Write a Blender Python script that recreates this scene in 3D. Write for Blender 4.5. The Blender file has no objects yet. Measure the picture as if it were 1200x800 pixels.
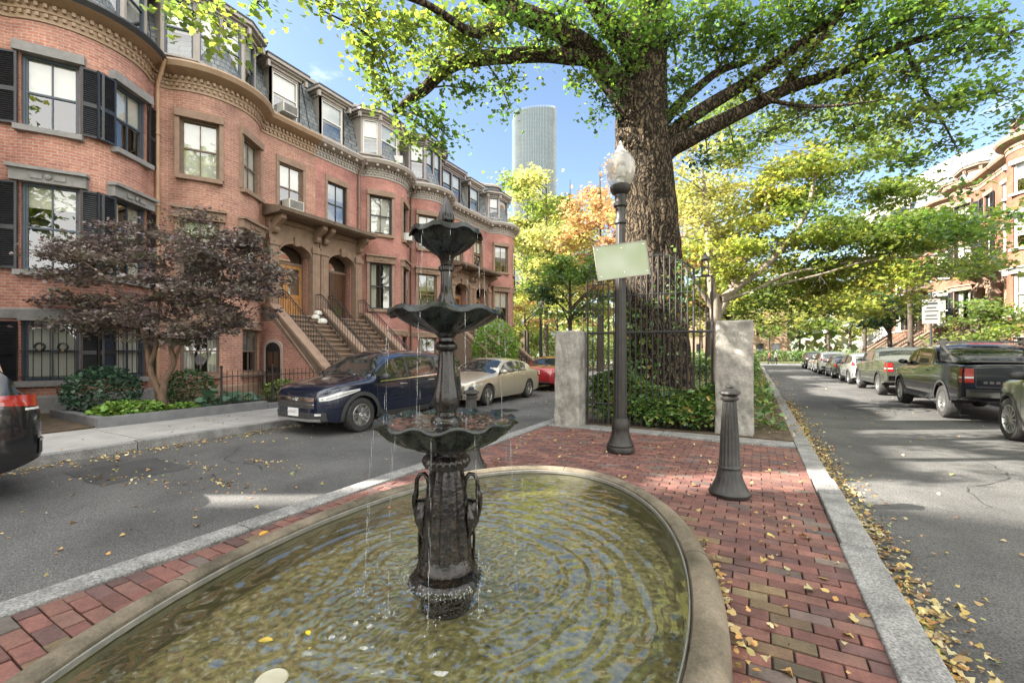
import bpy, bmesh, math, random
import numpy as np
from mathutils import Vector, Matrix
R = math.radians
rnd = random.Random(7)
rng = np.random.default_rng(11)
SC = bpy.context.scene
COL = SC.collection
PI = math.pi

# ------------------------------------------------------------------ camera
FOC, HOR, EYE, TH = 510.0, 412.0, 1.5, math.atan(284/510.0)
cT, sT = math.cos(TH), math.sin(TH)
cam_d = bpy.data.cameras.new('camera'); cam = bpy.data.objects.new('camera', cam_d); COL.objects.link(cam)
cam_d.sensor_width = 36; cam_d.lens = FOC/1200*36; cam_d.shift_y = (HOR-400)/1200
cam_d.clip_start = .05; cam_d.clip_end = 3000
cam.location = (0, 0, EYE); cam.rotation_euler = (R(90), 0, TH)
SC.camera = cam

def at(u, v, d):
    """world point seen at photo pixel (u,v) at depth d metres"""
    lat = (u-600)/FOC*d
    return Vector((lat*cT-d*sT, lat*sT+d*cT, EYE-(v-HOR)/FOC*d))

# ------------------------------------------------------------------ world, sun
FILL_CLOUD = 11.4
SUN_EL, SUN_AZ = R(32), math.atan2(-.50, -.866)     # direction towards the sun in the xy plane
w = bpy.data.worlds.new('World'); SC.world = w; w.use_nodes = True
nt = w.node_tree; nt.nodes.clear()
sky = nt.nodes.new('ShaderNodeTexSky'); sky.sky_type = 'NISHITA'; sky.sun_disc = False
sky.sun_elevation = SUN_EL; sky.sun_rotation = PI/2-SUN_AZ; sky.air_density = 1.0; sky.dust_density = 1.0; sky.ozone_density = 1.0
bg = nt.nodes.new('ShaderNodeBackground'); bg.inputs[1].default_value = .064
wo = nt.nodes.new('ShaderNodeOutputWorld')
# broken white cloud added behind and beside the viewer as fill light, blue ahead
L_ = nt.links.new
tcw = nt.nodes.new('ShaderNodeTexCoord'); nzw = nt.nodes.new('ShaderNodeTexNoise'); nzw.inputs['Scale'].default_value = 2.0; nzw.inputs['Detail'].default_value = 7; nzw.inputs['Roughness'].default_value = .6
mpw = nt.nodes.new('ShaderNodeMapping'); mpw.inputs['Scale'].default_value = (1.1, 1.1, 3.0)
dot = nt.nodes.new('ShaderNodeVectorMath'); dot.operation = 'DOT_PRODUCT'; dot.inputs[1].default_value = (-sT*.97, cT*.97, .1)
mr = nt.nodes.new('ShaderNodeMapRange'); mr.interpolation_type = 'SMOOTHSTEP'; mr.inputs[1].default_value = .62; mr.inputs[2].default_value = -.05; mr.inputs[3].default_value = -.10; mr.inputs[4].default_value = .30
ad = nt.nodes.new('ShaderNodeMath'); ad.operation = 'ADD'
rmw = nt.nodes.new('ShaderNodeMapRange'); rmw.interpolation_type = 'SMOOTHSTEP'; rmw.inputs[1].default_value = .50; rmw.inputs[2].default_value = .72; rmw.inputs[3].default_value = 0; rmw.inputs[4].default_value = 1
mxw = nt.nodes.new('ShaderNodeMixRGB'); mxw.inputs[2].default_value = (FILL_CLOUD, FILL_CLOUD*.985, FILL_CLOUD*.96, 1)
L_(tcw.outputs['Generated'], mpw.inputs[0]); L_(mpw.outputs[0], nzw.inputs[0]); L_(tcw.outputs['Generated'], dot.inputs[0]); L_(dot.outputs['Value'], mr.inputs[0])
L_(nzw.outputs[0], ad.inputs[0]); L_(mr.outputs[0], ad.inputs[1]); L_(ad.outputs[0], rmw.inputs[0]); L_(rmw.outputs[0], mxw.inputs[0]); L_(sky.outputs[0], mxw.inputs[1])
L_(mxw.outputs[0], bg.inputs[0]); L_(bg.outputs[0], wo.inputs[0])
sl = bpy.data.lights.new('sun', 'SUN'); sl.energy = 5.0; sl.angle = R(.6); sl.color = (1, .93, .82)
so = bpy.data.objects.new('sun', sl); COL.objects.link(so)
sd = Vector((math.cos(SUN_EL)*math.cos(SUN_AZ), math.cos(SUN_EL)*math.sin(SUN_AZ), math.sin(SUN_EL)))
so.rotation_euler = sd.to_track_quat('Z', 'Y').to_euler(); so.location = (-30, -20, 40)
SC.view_settings.view_transform = 'Standard'; SC.view_settings.look = 'None'; SC.view_settings.gamma = 1
SC.view_settings.exposure = 2.4
SC.render.engine = 'CYCLES'
cy = SC.cycles
cy.max_bounces = 8; cy.diffuse_bounces = 3; cy.glossy_bounces = 3; cy.transmission_bounces = 6; cy.transparent_max_bounces = 24
cy.caustics_reflective = False; cy.caustics_refractive = False
try:
    cy.use_denoising = True; cy.denoiser = 'OPENIMAGEDENOISE'
except Exception: pass

# ------------------------------------------------------------------ materials
def node(nt, t, **kw):
    n = nt.nodes.new(t)
    for k, v in kw.items(): setattr(n, k, v)
    return n
def c4(c): return (c[0], c[1], c[2], 1)
def pm(name, col, col2=None, scale=6, rough=.6, metal=0, bump=0, bscale=None, coat=0, spec=.5, detail=5, fine=None, aniso=None, attr=None, contrast=(.35, .65), rough2=None):
    """procedural principled material: two noise-mixed colours, optional fine bump"""
    m = bpy.data.materials.new(name); m.use_nodes = True
    nt = m.node_tree; b = nt.nodes['Principled BSDF']
    b.inputs['Roughness'].default_value = rough; b.inputs['Metallic'].default_value = metal
    b.inputs['Specular IOR Level'].default_value = spec; b.inputs['Coat Weight'].default_value = coat; b.inputs['Coat Roughness'].default_value = .04
    tc = node(nt, 'ShaderNodeTexCoord'); vec = tc.outputs['Object']
    if aniso:
        mp = node(nt, 'ShaderNodeMapping'); mp.inputs['Scale'].default_value = aniso
        nt.links.new(vec, mp.inputs[0]); vec = mp.outputs[0]
    if attr:
        a = node(nt, 'ShaderNodeAttribute', attribute_name=attr); nt.links.new(a.outputs['Color'], b.inputs['Base Color'])
        src = a.outputs['Color']
    else:
        b.inputs['Base Color'].default_value = c4(col); src = None
    if col2 is not None:
        nz = node(nt, 'ShaderNodeTexNoise'); nz.inputs['Scale'].default_value = scale; nz.inputs['Detail'].default_value = detail; nz.inputs['Roughness'].default_value = .65
        rp = node(nt, 'ShaderNodeValToRGB'); rp.color_ramp.elements[0].position, rp.color_ramp.elements[1].position = contrast
        nt.links.new(vec, nz.inputs[0]); nt.links.new(nz.outputs[0], rp.inputs[0])
        if src is not None:
            mx = node(nt, 'ShaderNodeMixRGB', blend_type='MULTIPLY'); mx.inputs[0].default_value = 1
            rp.color_ramp.elements[0].color = c4(col); rp.color_ramp.elements[1].color = c4(col2)
            nt.links.new(src, mx.inputs[1]); nt.links.new(rp.outputs[0], mx.inputs[2]); out = mx.outputs[0]
        else:
            rp.color_ramp.elements[0].color = c4(col); rp.color_ramp.elements[1].color = c4(col2); out = rp.outputs[0]
        if fine:
            n2 = node(nt, 'ShaderNodeTexNoise'); n2.inputs['Scale'].default_value = fine[0]; n2.inputs['Detail'].default_value = 2
            r2 = node(nt, 'ShaderNodeValToRGB'); r2.color_ramp.elements[0].position, r2.color_ramp.elements[1].position = .3, .7
            k = fine[1]; r2.color_ramp.elements[0].color = (1-k, 1-k, 1-k, 1); r2.color_ramp.elements[1].color = (1+k, 1+k, 1+k, 1)
            m2 = node(nt, 'ShaderNodeMixRGB', blend_type='MULTIPLY'); m2.inputs[0].default_value = 1
            nt.links.new(tc.outputs['Object'], n2.inputs[0]); nt.links.new(n2.outputs[0], r2.inputs[0])
            nt.links.new(out, m2.inputs[1]); nt.links.new(r2.outputs[0], m2.inputs[2]); out = m2.outputs[0]
        nt.links.new(out, b.inputs['Base Color'])
        if rough2 is not None:
            mr = node(nt, 'ShaderNodeMapRange'); mr.inputs[3].default_value = rough; mr.inputs[4].default_value = rough2
            mr.inputs[1].default_value, mr.inputs[2].default_value = .3, .7
            nt.links.new(nz.outputs[0], mr.inputs[0]); nt.links.new(mr.outputs[0], b.inputs['Roughness'])
    if bump:
        nb = node(nt, 'ShaderNodeTexNoise'); nb.inputs['Scale'].default_value = bscale or scale*4; nb.inputs['Detail'].default_value = 6
        bp = node(nt, 'ShaderNodeBump'); bp.inputs['Strength'].default_value = min(1, bump*10); bp.inputs['Distance'].default_value = bump
        nt.links.new(vec, nb.inputs[0]); nt.links.new(nb.outputs[0], bp.inputs['Height']); nt.links.new(bp.outputs[0], b.inputs['Normal'])
    return m

def brick_mat(name, c1, c2, mortar, bw=.215, rh=.075, ms=.008, stain=.48):
    m = bpy.data.materials.new(name); m.use_nodes = True
    nt = m.node_tree; b = nt.nodes['Principled BSDF']; b.inputs['Roughness'].default_value = .85; b.inputs['Specular IOR Level'].default_value = .3
    uv = node(nt, 'ShaderNodeUVMap', uv_map='uv')
    br = node(nt, 'ShaderNodeTexBrick'); br.inputs['Scale'].default_value = 1; br.inputs['Brick Width'].default_value = bw; br.inputs['Row Height'].default_value = rh
    br.inputs['Mortar Size'].default_value = ms; br.inputs['Mortar Smooth'].default_value = .15; br.inputs['Bias'].default_value = 0
    br.inputs['Color1'].default_value = c4(c1); br.inputs['Color2'].default_value = c4(c2); br.inputs['Mortar'].default_value = c4(mortar)
    nz = node(nt, 'ShaderNodeTexNoise'); nz.inputs['Scale'].default_value = .7; nz.inputs['Detail'].default_value = 6; nz.inputs['Roughness'].default_value = .65
    rp = node(nt, 'ShaderNodeValToRGB'); rp.color_ramp.elements[0].position, rp.color_ramp.elements[1].position = .3, .7
    k = stain; rp.color_ramp.elements[0].color = (1-k, 1-k, 1-k*.9, 1); rp.color_ramp.elements[1].color = (1+k*.3, 1+k*.3, 1+k*.3, 1)
    n2 = node(nt, 'ShaderNodeTexNoise'); n2.inputs['Scale'].default_value = 14; n2.inputs['Detail'].default_value = 3
    r2 = node(nt, 'ShaderNodeValToRGB'); r2.color_ramp.elements[0].position, r2.color_ramp.elements[1].position = .3, .7
    r2.color_ramp.elements[0].color = (.8, .8, .8, 1); r2.color_ramp.elements[1].color = (1.15, 1.15, 1.15, 1)
    mx = node(nt, 'ShaderNodeMixRGB', blend_type='MULTIPLY'); mx.inputs[0].default_value = 1
    mx2 = node(nt, 'ShaderNodeMixRGB', blend_type='MULTIPLY'); mx2.inputs[0].default_value = 1
    bp = node(nt, 'ShaderNodeBump'); bp.inputs['Strength'].default_value = .6; bp.inputs['Distance'].default_value = .008; bp.invert = True
    L = nt.links.new
    L(uv.outputs[0], br.inputs[0]); L(uv.outputs[0], nz.inputs[0]); L(uv.outputs[0], n2.inputs[0]); L(nz.outputs[0], rp.inputs[0]); L(n2.outputs[0], r2.inputs[0])
    L(br.outputs[0], mx.inputs[1]); L(rp.outputs[0], mx.inputs[2]); L(mx.outputs[0], mx2.inputs[1]); L(r2.outputs[0], mx2.inputs[2]); L(mx2.outputs[0], b.inputs['Base Color'])
    L(br.outputs[1], bp.inputs['Height']); L(bp.outputs[0], b.inputs['Normal'])
    return m

def slate_mat(name, c1, c2):
    m = bpy.data.materials.new(name); m.use_nodes = True
    nt = m.node_tree; b = nt.nodes['Principled BSDF']; b.inputs['Roughness'].default_value = .5
    uv = node(nt, 'ShaderNodeUVMap', uv_map='uv')
    nzw = node(nt, 'ShaderNodeTexNoise'); nzw.inputs['Scale'].default_value = 9
    br = node(nt, 'ShaderNodeTexBrick'); br.inputs['Scale'].default_value = 1; br.inputs['Brick Width'].default_value = .22; br.inputs['Row Height'].default_value = .19
    br.inputs['Mortar Size'].default_value = .012; br.inputs['Color1'].default_value = c4(c1); br.inputs['Color2'].default_value = c4(c2); br.inputs['Mortar'].default_value = (.03, .035, .04, 1)
    br.inputs['Mortar Smooth'].default_value = .4
    bwn = node(nt, 'ShaderNodeRGBToBW')
    vo = node(nt, 'ShaderNodeTexVoronoi'); vo.inputs['Scale'].default_value = 6
    mx = node(nt, 'ShaderNodeMixRGB', blend_type='MULTIPLY'); mx.inputs[0].default_value = .5
    bp = node(nt, 'ShaderNodeBump'); bp.inputs['Strength'].default_value = .7; bp.inputs['Distance'].default_value = .015; bp.invert = True
    mp = node(nt, 'ShaderNodeVectorMath', operation='ADD'); sc = node(nt, 'ShaderNodeVectorMath', operation='SCALE'); sc.inputs['Scale'].default_value = .06
    L = nt.links.new
    L(uv.outputs[0], nzw.inputs[0]); L(nzw.outputs[1], sc.inputs[0]); L(sc.outputs[0], mp.inputs[0]); L(uv.outputs[0], mp.inputs[1])
    L(mp.outputs[0], br.inputs[0]); L(uv.outputs[0], vo.inputs[0]); L(br.outputs[0], mx.inputs[1]); L(vo.outputs['Color'], bwn.inputs[0]); L(bwn.outputs[0], mx.inputs[2])
    L(mx.outputs[0], b.inputs['Base Color']); L(br.outputs[1], bp.inputs['Height']); L(bp.outputs[0], b.inputs['Normal'])
    return m

def leaf_mat(name, trans=.45, rough=.45):
    m = bpy.data.materials.new(name); m.use_nodes = True
    nt = m.node_tree; nt.nodes.clear()
    o = node(nt, 'ShaderNodeOutputMaterial'); a = node(nt, 'ShaderNodeAttribute', attribute_name='col')
    d = node(nt, 'ShaderNodeBsdfDiffuse'); t = node(nt, 'ShaderNodeBsdfTranslucent'); g = node(nt, 'ShaderNodeBsdfGlossy'); g.inputs['Roughness'].default_value = rough
    g.inputs['Color'].default_value = (.9, .95, 1, 1)
    m1 = node(nt, 'ShaderNodeMixShader'); m1.inputs[0].default_value = trans
    m2 = node(nt, 'ShaderNodeMixShader'); m2.inputs[0].default_value = .06
    hs = node(nt, 'ShaderNodeHueSaturation'); hs.inputs['Saturation'].default_value = 1.05; hs.inputs['Value'].default_value = 1.6; hs.inputs['Hue'].default_value = .49
    L = nt.links.new
    L(a.outputs[0], d.inputs[0]); L(a.outputs[0], hs.inputs['Color']); L(hs.outputs[0], t.inputs[0])
    L(d.outputs[0], m1.inputs[1]); L(t.outputs[0], m1.inputs[2]); L(m1.outputs[0], m2.inputs[1]); L(g.outputs[0], m2.inputs[2]); L(m2.outputs[0], o.inputs[0])
    return m

def glass_mat(name, tint=(.75, .8, .8), refl=.0, rough=.02, ior=1.5, wob=0):
    """thin pane: see-through plus mirror reflection by Fresnel"""
    m = bpy.data.materials.new(name); m.use_nodes = True
    nt = m.node_tree; nt.nodes.clear()
    o = node(nt, 'ShaderNodeOutputMaterial'); t = node(nt, 'ShaderNodeBsdfTransparent'); t.inputs[0].default_value = c4(tint)
    g = node(nt, 'ShaderNodeBsdfGlossy'); g.inputs['Roughness'].default_value = rough
    f = node(nt, 'ShaderNodeFresnel'); f.inputs[0].default_value = ior
    ad = node(nt, 'ShaderNodeMath', operation='ADD', use_clamp=True); ad.inputs[1].default_value = refl
    mx = node(nt, 'ShaderNodeMixShader'); L = nt.links.new
    ge = node(nt, 'ShaderNodeNewGeometry'); iv = node(nt, 'ShaderNodeMath', operation='SUBTRACT'); iv.inputs[0].default_value = 1; mu = node(nt, 'ShaderNodeMath', operation='MULTIPLY')
    L(ge.outputs['Backfacing'], iv.inputs[1]); L(iv.outputs[0], mu.inputs[1]); L(ad.outputs[0], mu.inputs[0])
    L(f.outputs[0], ad.inputs[0]); L(mu.outputs[0], mx.inputs[0]); L(t.outputs[0], mx.inputs[1]); L(g.outputs[0], mx.inputs[2]); L(mx.outputs[0], o.inputs[0])
    if wob:
        tc = node(nt, 'ShaderNodeTexCoord'); nz = node(nt, 'ShaderNodeTexNoise'); nz.inputs['Scale'].default_value = 1.6
        bp = node(nt, 'ShaderNodeBump'); bp.inputs['Distance'].default_value = wob; bp.inputs['Strength'].default_value = 1
        L(tc.outputs['Object'], nz.inputs[0]); L(nz.outputs[0], bp.inputs['Height']); L(bp.outputs[0], g.inputs['Normal'])
    return m

def bark_mat(name):
    m = bpy.data.materials.new(name); m.use_nodes = True
    nt = m.node_tree; b = nt.nodes['Principled BSDF']; b.inputs['Roughness'].default_value = .92; b.inputs['Specular IOR Level'].default_value = .25
    L = nt.links.new; tc = node(nt, 'ShaderNodeTexCoord')
    nz0 = node(nt, 'ShaderNodeTexNoise'); nz0.inputs['Scale'].default_value = 3; nz0.inputs['Detail'].default_value = 4
    sc = node(nt, 'ShaderNodeVectorMath', operation='SCALE'); sc.inputs['Scale'].default_value = .42; ad = node(nt, 'ShaderNodeVectorMath', operation='ADD')
    L(tc.outputs['Object'], nz0.inputs[0]); L(nz0.outputs[1], sc.inputs[0]); L(sc.outputs[0], ad.inputs[0]); L(tc.outputs['Object'], ad.inputs[1])
    mp = node(nt, 'ShaderNodeMapping'); mp.inputs['Scale'].default_value = (1, 1, .17); L(ad.outputs[0], mp.inputs[0])
    vo = node(nt, 'ShaderNodeTexVoronoi', feature='DISTANCE_TO_EDGE'); vo.inputs['Scale'].default_value = 14; L(mp.outputs[0], vo.inputs[0])
    rp = node(nt, 'ShaderNodeValToRGB'); rp.color_ramp.elements[0].position = .02; rp.color_ramp.elements[1].position = .24
    rp.color_ramp.elements[0].color = (.012, .009, .007, 1); rp.color_ramp.elements[1].color = (.115, .085, .06, 1); L(vo.outputs[0], rp.inputs[0])
    nz = node(nt, 'ShaderNodeTexNoise'); nz.inputs['Scale'].default_value = 1.1; nz.inputs['Detail'].default_value = 8; nz.inputs['Roughness'].default_value = .7
    r2 = node(nt, 'ShaderNodeValToRGB'); r2.color_ramp.elements[0].position, r2.color_ramp.elements[1].position = .3, .72
    r2.color_ramp.elements[0].color = (.62, .6, .56, 1); r2.color_ramp.elements[1].color = (1.3, 1.32, 1.2, 1); L(tc.outputs['Object'], nz.inputs[0]); L(nz.outputs[0], r2.inputs[0])
    n3 = node(nt, 'ShaderNodeTexNoise'); n3.inputs['Scale'].default_value = 45; n3.inputs['Detail'].default_value = 4; L(tc.outputs['Object'], n3.inputs[0])
    r3 = node(nt, 'ShaderNodeValToRGB'); r3.color_ramp.elements[0].position, r3.color_ramp.elements[1].position = .3, .7; r3.color_ramp.elements[0].color = (.65, .65, .65, 1); r3.color_ramp.elements[1].color = (1.35, 1.35, 1.35, 1); L(n3.outputs[0], r3.inputs[0])
    m1 = node(nt, 'ShaderNodeMixRGB', blend_type='MULTIPLY'); m1.inputs[0].default_value = 1; m2 = node(nt, 'ShaderNodeMixRGB', blend_type='MULTIPLY'); m2.inputs[0].default_value = 1
    L(rp.outputs[0], m1.inputs[1]); L(r2.outputs[0], m1.inputs[2]); L(m1.outputs[0], m2.inputs[1]); L(r3.outputs[0], m2.inputs[2]); L(m2.outputs[0], b.inputs['Base Color'])
    cl_ = node(nt, 'ShaderNodeMath', operation='MINIMUM'); cl_.inputs[1].default_value = .22; L(vo.outputs[0], cl_.inputs[0])
    mm = node(nt, 'ShaderNodeMath', operation='MULTIPLY_ADD'); mm.inputs[1].default_value = .12; L(n3.outputs[0], mm.inputs[0]); L(cl_.outputs[0], mm.inputs[2])
    bp = node(nt, 'ShaderNodeBump'); bp.inputs['Strength'].default_value = 1; bp.inputs['Distance'].default_value = .16; L(mm.outputs[0], bp.inputs['Height']); L(bp.outputs[0], b.inputs['Normal'])
    return m
M = {}
M['brick_a'] = brick_mat('orange_red_brick', (.52, .245, .17), (.43, .18, .125), (.50, .40, .34))
M['brick_b'] = brick_mat('weathered_orange_brick', (.51, .26, .18), (.42, .19, .13), (.48, .39, .32))
M['brick_c'] = brick_mat('rose_brick', (.50, .23, .18), (.44, .185, .145), (.46, .33, .28), ms=.006)
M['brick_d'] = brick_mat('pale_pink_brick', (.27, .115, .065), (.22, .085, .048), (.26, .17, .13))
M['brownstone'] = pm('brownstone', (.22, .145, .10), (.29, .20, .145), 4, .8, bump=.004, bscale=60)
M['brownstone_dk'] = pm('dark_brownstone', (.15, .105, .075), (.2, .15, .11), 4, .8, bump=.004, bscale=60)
M['greystone'] = pm('grey_stone_trim', (.20, .195, .19), (.27, .26, .25), 5, .8, bump=.003, bscale=70)
M['tan_trim'] = pm('tan_painted_cornice', (.30, .20, .125), (.36, .25, .165), 3, .6, bump=.002, bscale=50)
M['taupe_trim'] = pm('taupe_painted_wood', (.31, .275, .24), (.36, .32, .285), 3, .55, bump=.001, bscale=50)
M['lilac_trim'] = pm('grey_lilac_painted_wood', (.24, .205, .20), (.29, .25, .24), 3, .55, bump=.001, bscale=50)
M['slate'] = slate_mat('scalloped_slate', (.15, .17, .175), (.22, .24, .24))
M['roof_tar'] = pm('roof_membrane', (.05, .05, .05), (.08, .08, .08), 5, .9)
M['black_paint'] = pm('black_paint', (.012, .013, .016), (.022, .023, .027), 7, .35, bump=.001)
M['bluegrey_sash'] = pm('blue_grey_sash_paint', (.05, .07, .095), (.065, .085, .11), 5, .4)
M['white_paint'] = pm('white_paint', (.62, .6, .56), (.7, .68, .64), 4, .5)
M['iron'] = pm('black_wrought_iron', (.010, .010, .011), (.024, .022, .02), 20, .6, bump=.001, bscale=80)
M['bronze'] = pm('wet_bronze', (.006, .0055, .005), (.034, .024, .017), 11, .16, metal=.3, coat=.25, bump=.01, bscale=38, rough2=.35, contrast=(.45, .72))
M['bronze_green'] = pm('verdigris_bronze', (.007, .0085, .008), (.04, .05, .042), 14, .14, metal=.3, bump=.008, bscale=50, rough2=.4, contrast=(.42, .72))
M['lamp_iron'] = pm('lamp_post_paint', (.009, .008, .007), (.024, .02, .017), 8, .5, bump=.0015, bscale=60)
M['bollard_iron'] = pm('weathered_bollard_paint', (.012, .0115, .011), (.036, .033, .03), 9, .5, bump=.002, bscale=70)
M['granite'] = pm('kerb_granite', (.14, .138, .134), (.26, .256, .248), 4, .8, bump=.004, bscale=60, fine=(70, .5))
M['granite_rough'] = pm('rough_split_granite', (.17, .16, .145), (.34, .325, .29), 3.2, .85, bump=.04, bscale=7, fine=(60, .25), contrast=(.38, .62))
M['rim_stone'] = pm('mossy_cast_stone', (.06, .05, .031), (.19, .155, .11), 2.6, .7, bump=.006, bscale=40, fine=(70, .2), contrast=(.35, .62))
M['asphalt'] = pm('worn_asphalt', (.052, .051, .05), (.10, .098, .095), .8, .85, bump=.007, bscale=110, fine=(85, .7))
M['concrete'] = pm('sidewalk_concrete', (.27, .26, .25), (.36, .35, .335), 1.6, .85, bump=.002, bscale=80, fine=(120, .15))
M['paver'] = pm('red_clay_paver', (.72, .70, .70), (1.15, 1.1, 1.08), 5, .8, bump=.004, bscale=70, attr='col', fine=(60, .18))
M['sand'] = pm('dark_joint_sand', (.035, .028, .022), (.09, .07, .055), 9, .95, bump=.004, bscale=90)
M['soil'] = pm('garden_soil', (.05, .035, .022), (.11, .08, .05), 5, .95, bump=.01, bscale=30)
M['grass'] = pm('grassy_ground', (.05, .07, .02), (.13, .13, .05), 2, .95, bump=.01, bscale=40)
M['bark'] = bark_mat('furrowed_bark')
M['bark_pale'] = pm('pale_smooth_bark', (.13, .10, .075), (.31, .26, .205), 5, .8, bump=.006, bscale=20, aniso=(1, 1, .4))
M['bark_tan'] = pm('tan_bark', (.09, .058, .036), (.19, .125, .08), 7, .85, bump=.006, bscale=20, aniso=(1, 1, .4))
M['bark_dark'] = pm('dark_bark', (.03, .024, .018), (.08, .062, .047), 7, .9, bump=.01, bscale=14, aniso=(1, 1, .3))
M['leaf'] = leaf_mat('translucent_leaf', .6)
M['leaf_dull'] = leaf_mat('dull_leaf', .25, .5)
M['litter'] = leaf_mat('fallen_leaf', .15, .6)
M['pane'] = glass_mat('window_glass', (.8, .82, .8), .15, .012, 1.5, .0025)
M['pane_dark'] = glass_mat('dark_window_glass', (.45, .48, .48), .18, .012, 1.5, .0025)
M['interior'] = pm('dark_room', (.03, .026, .02), (.07, .055, .04), .8, .9)
M['blind'] = pm('white_roller_blind', (.62, .6, .54), (.7, .68, .62), 2, .8)
M['curtain'] = pm('pale_curtain', (.5, .48, .42), (.66, .63, .56), 9, .9, aniso=(3, 3, .1))
M['oak'] = pm('varnished_oak_door', (.40, .19, .065), (.50, .26, .10), 5, .3, aniso=(5, 5, .5))
M['walnut'] = pm('dark_brown_door', (.07, .035, .02), (.11, .06, .035), 5, .35, aniso=(5, 5, .5))
M['ac'] = pm('beige_plastic', (.55, .54, .5), (.62, .6, .56), 4, .5)
M['brass'] = pm('brass', (.5, .33, .12), (.55, .38, .15), 5, .3, metal=1)
M['copper_pipe'] = pm('tan_painted_downspout', (.36, .22, .13), (.42, .27, .17), 5, .5)
M['brown_pipe'] = pm('brown_downspout', (.14, .09, .07), (.2, .13, .1), 5, .5)
M['tyre'] = pm('tyre_rubber', (.018, .018, .018), (.035, .034, .033), 10, .8)
M['rim'] = pm('alloy_wheel', (.45, .45, .45), (.55, .55, .54), 6, .3, metal=.9)
M['rim_dark'] = pm('dark_alloy', (.16, .16, .16), (.22, .22, .22), 6, .3, metal=.9)
M['chrome'] = pm('chrome', (.7, .7, .7), (.75, .75, .75), 6, .1, metal=1)
M['plastic'] = pm('black_plastic_cladding', (.025, .025, .026), (.04, .04, .04), 9, .55)
M['car_glass'] = pm('tinted_car_glass', (.012, .015, .016), (.02, .024, .024), 2, .03, spec=1.0)
M['lens'] = pm('headlight_lens', (.45, .46, .46), (.7, .7, .68), 20, .08, spec=.8, coat=1)
M['red_lens'] = pm('red_lamp_lens', (.22, .006, .007), (.34, .015, .014), 20, .1, spec=.8, coat=1)
M['amber_lens'] = pm('amber_lens', (.8, .25, .03), (.85, .3, .05), 20, .1, coat=1)
M['plate'] = pm('white_number_plate', (.65, .65, .65), (.72, .72, .72), 10, .5)
M['sign_grey'] = pm('weathered_sign_face', (.15, .15, .148), (.22, .22, .215), 3, .5)
M['plate_ink'] = pm('plate_ink', (.12, .05, .05), (.16, .06, .06), 10, .5)
def paint(name, c, metal=.3, rough=.22, k=1.25):
    M[name] = pm(name, c, tuple(min(1, x*k) for x in c), 1.2, rough, metal=metal, coat=1, spec=.5)
paint('navy_paint', (.006, .010, .026), .3); paint('gold_paint', (.47, .42, .33), .5, .3, 1.08); paint('crimson_paint', (.26, .012, .016), .2)
paint('black_car_paint', (.008, .008, .009), .1, .18); paint('olive_grey_paint', (.17, .18, .155), .4, .3); paint('deep_navy_paint', (.007, .009, .016), .3)
paint('green_grey_paint', (.07, .075, .06), .4); paint('pearl_white_paint', (.62, .62, .6), .1); paint('silver_paint', (.42, .43, .44), .7, .3); paint('graphite_paint', (.06, .063, .068), .5)

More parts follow.
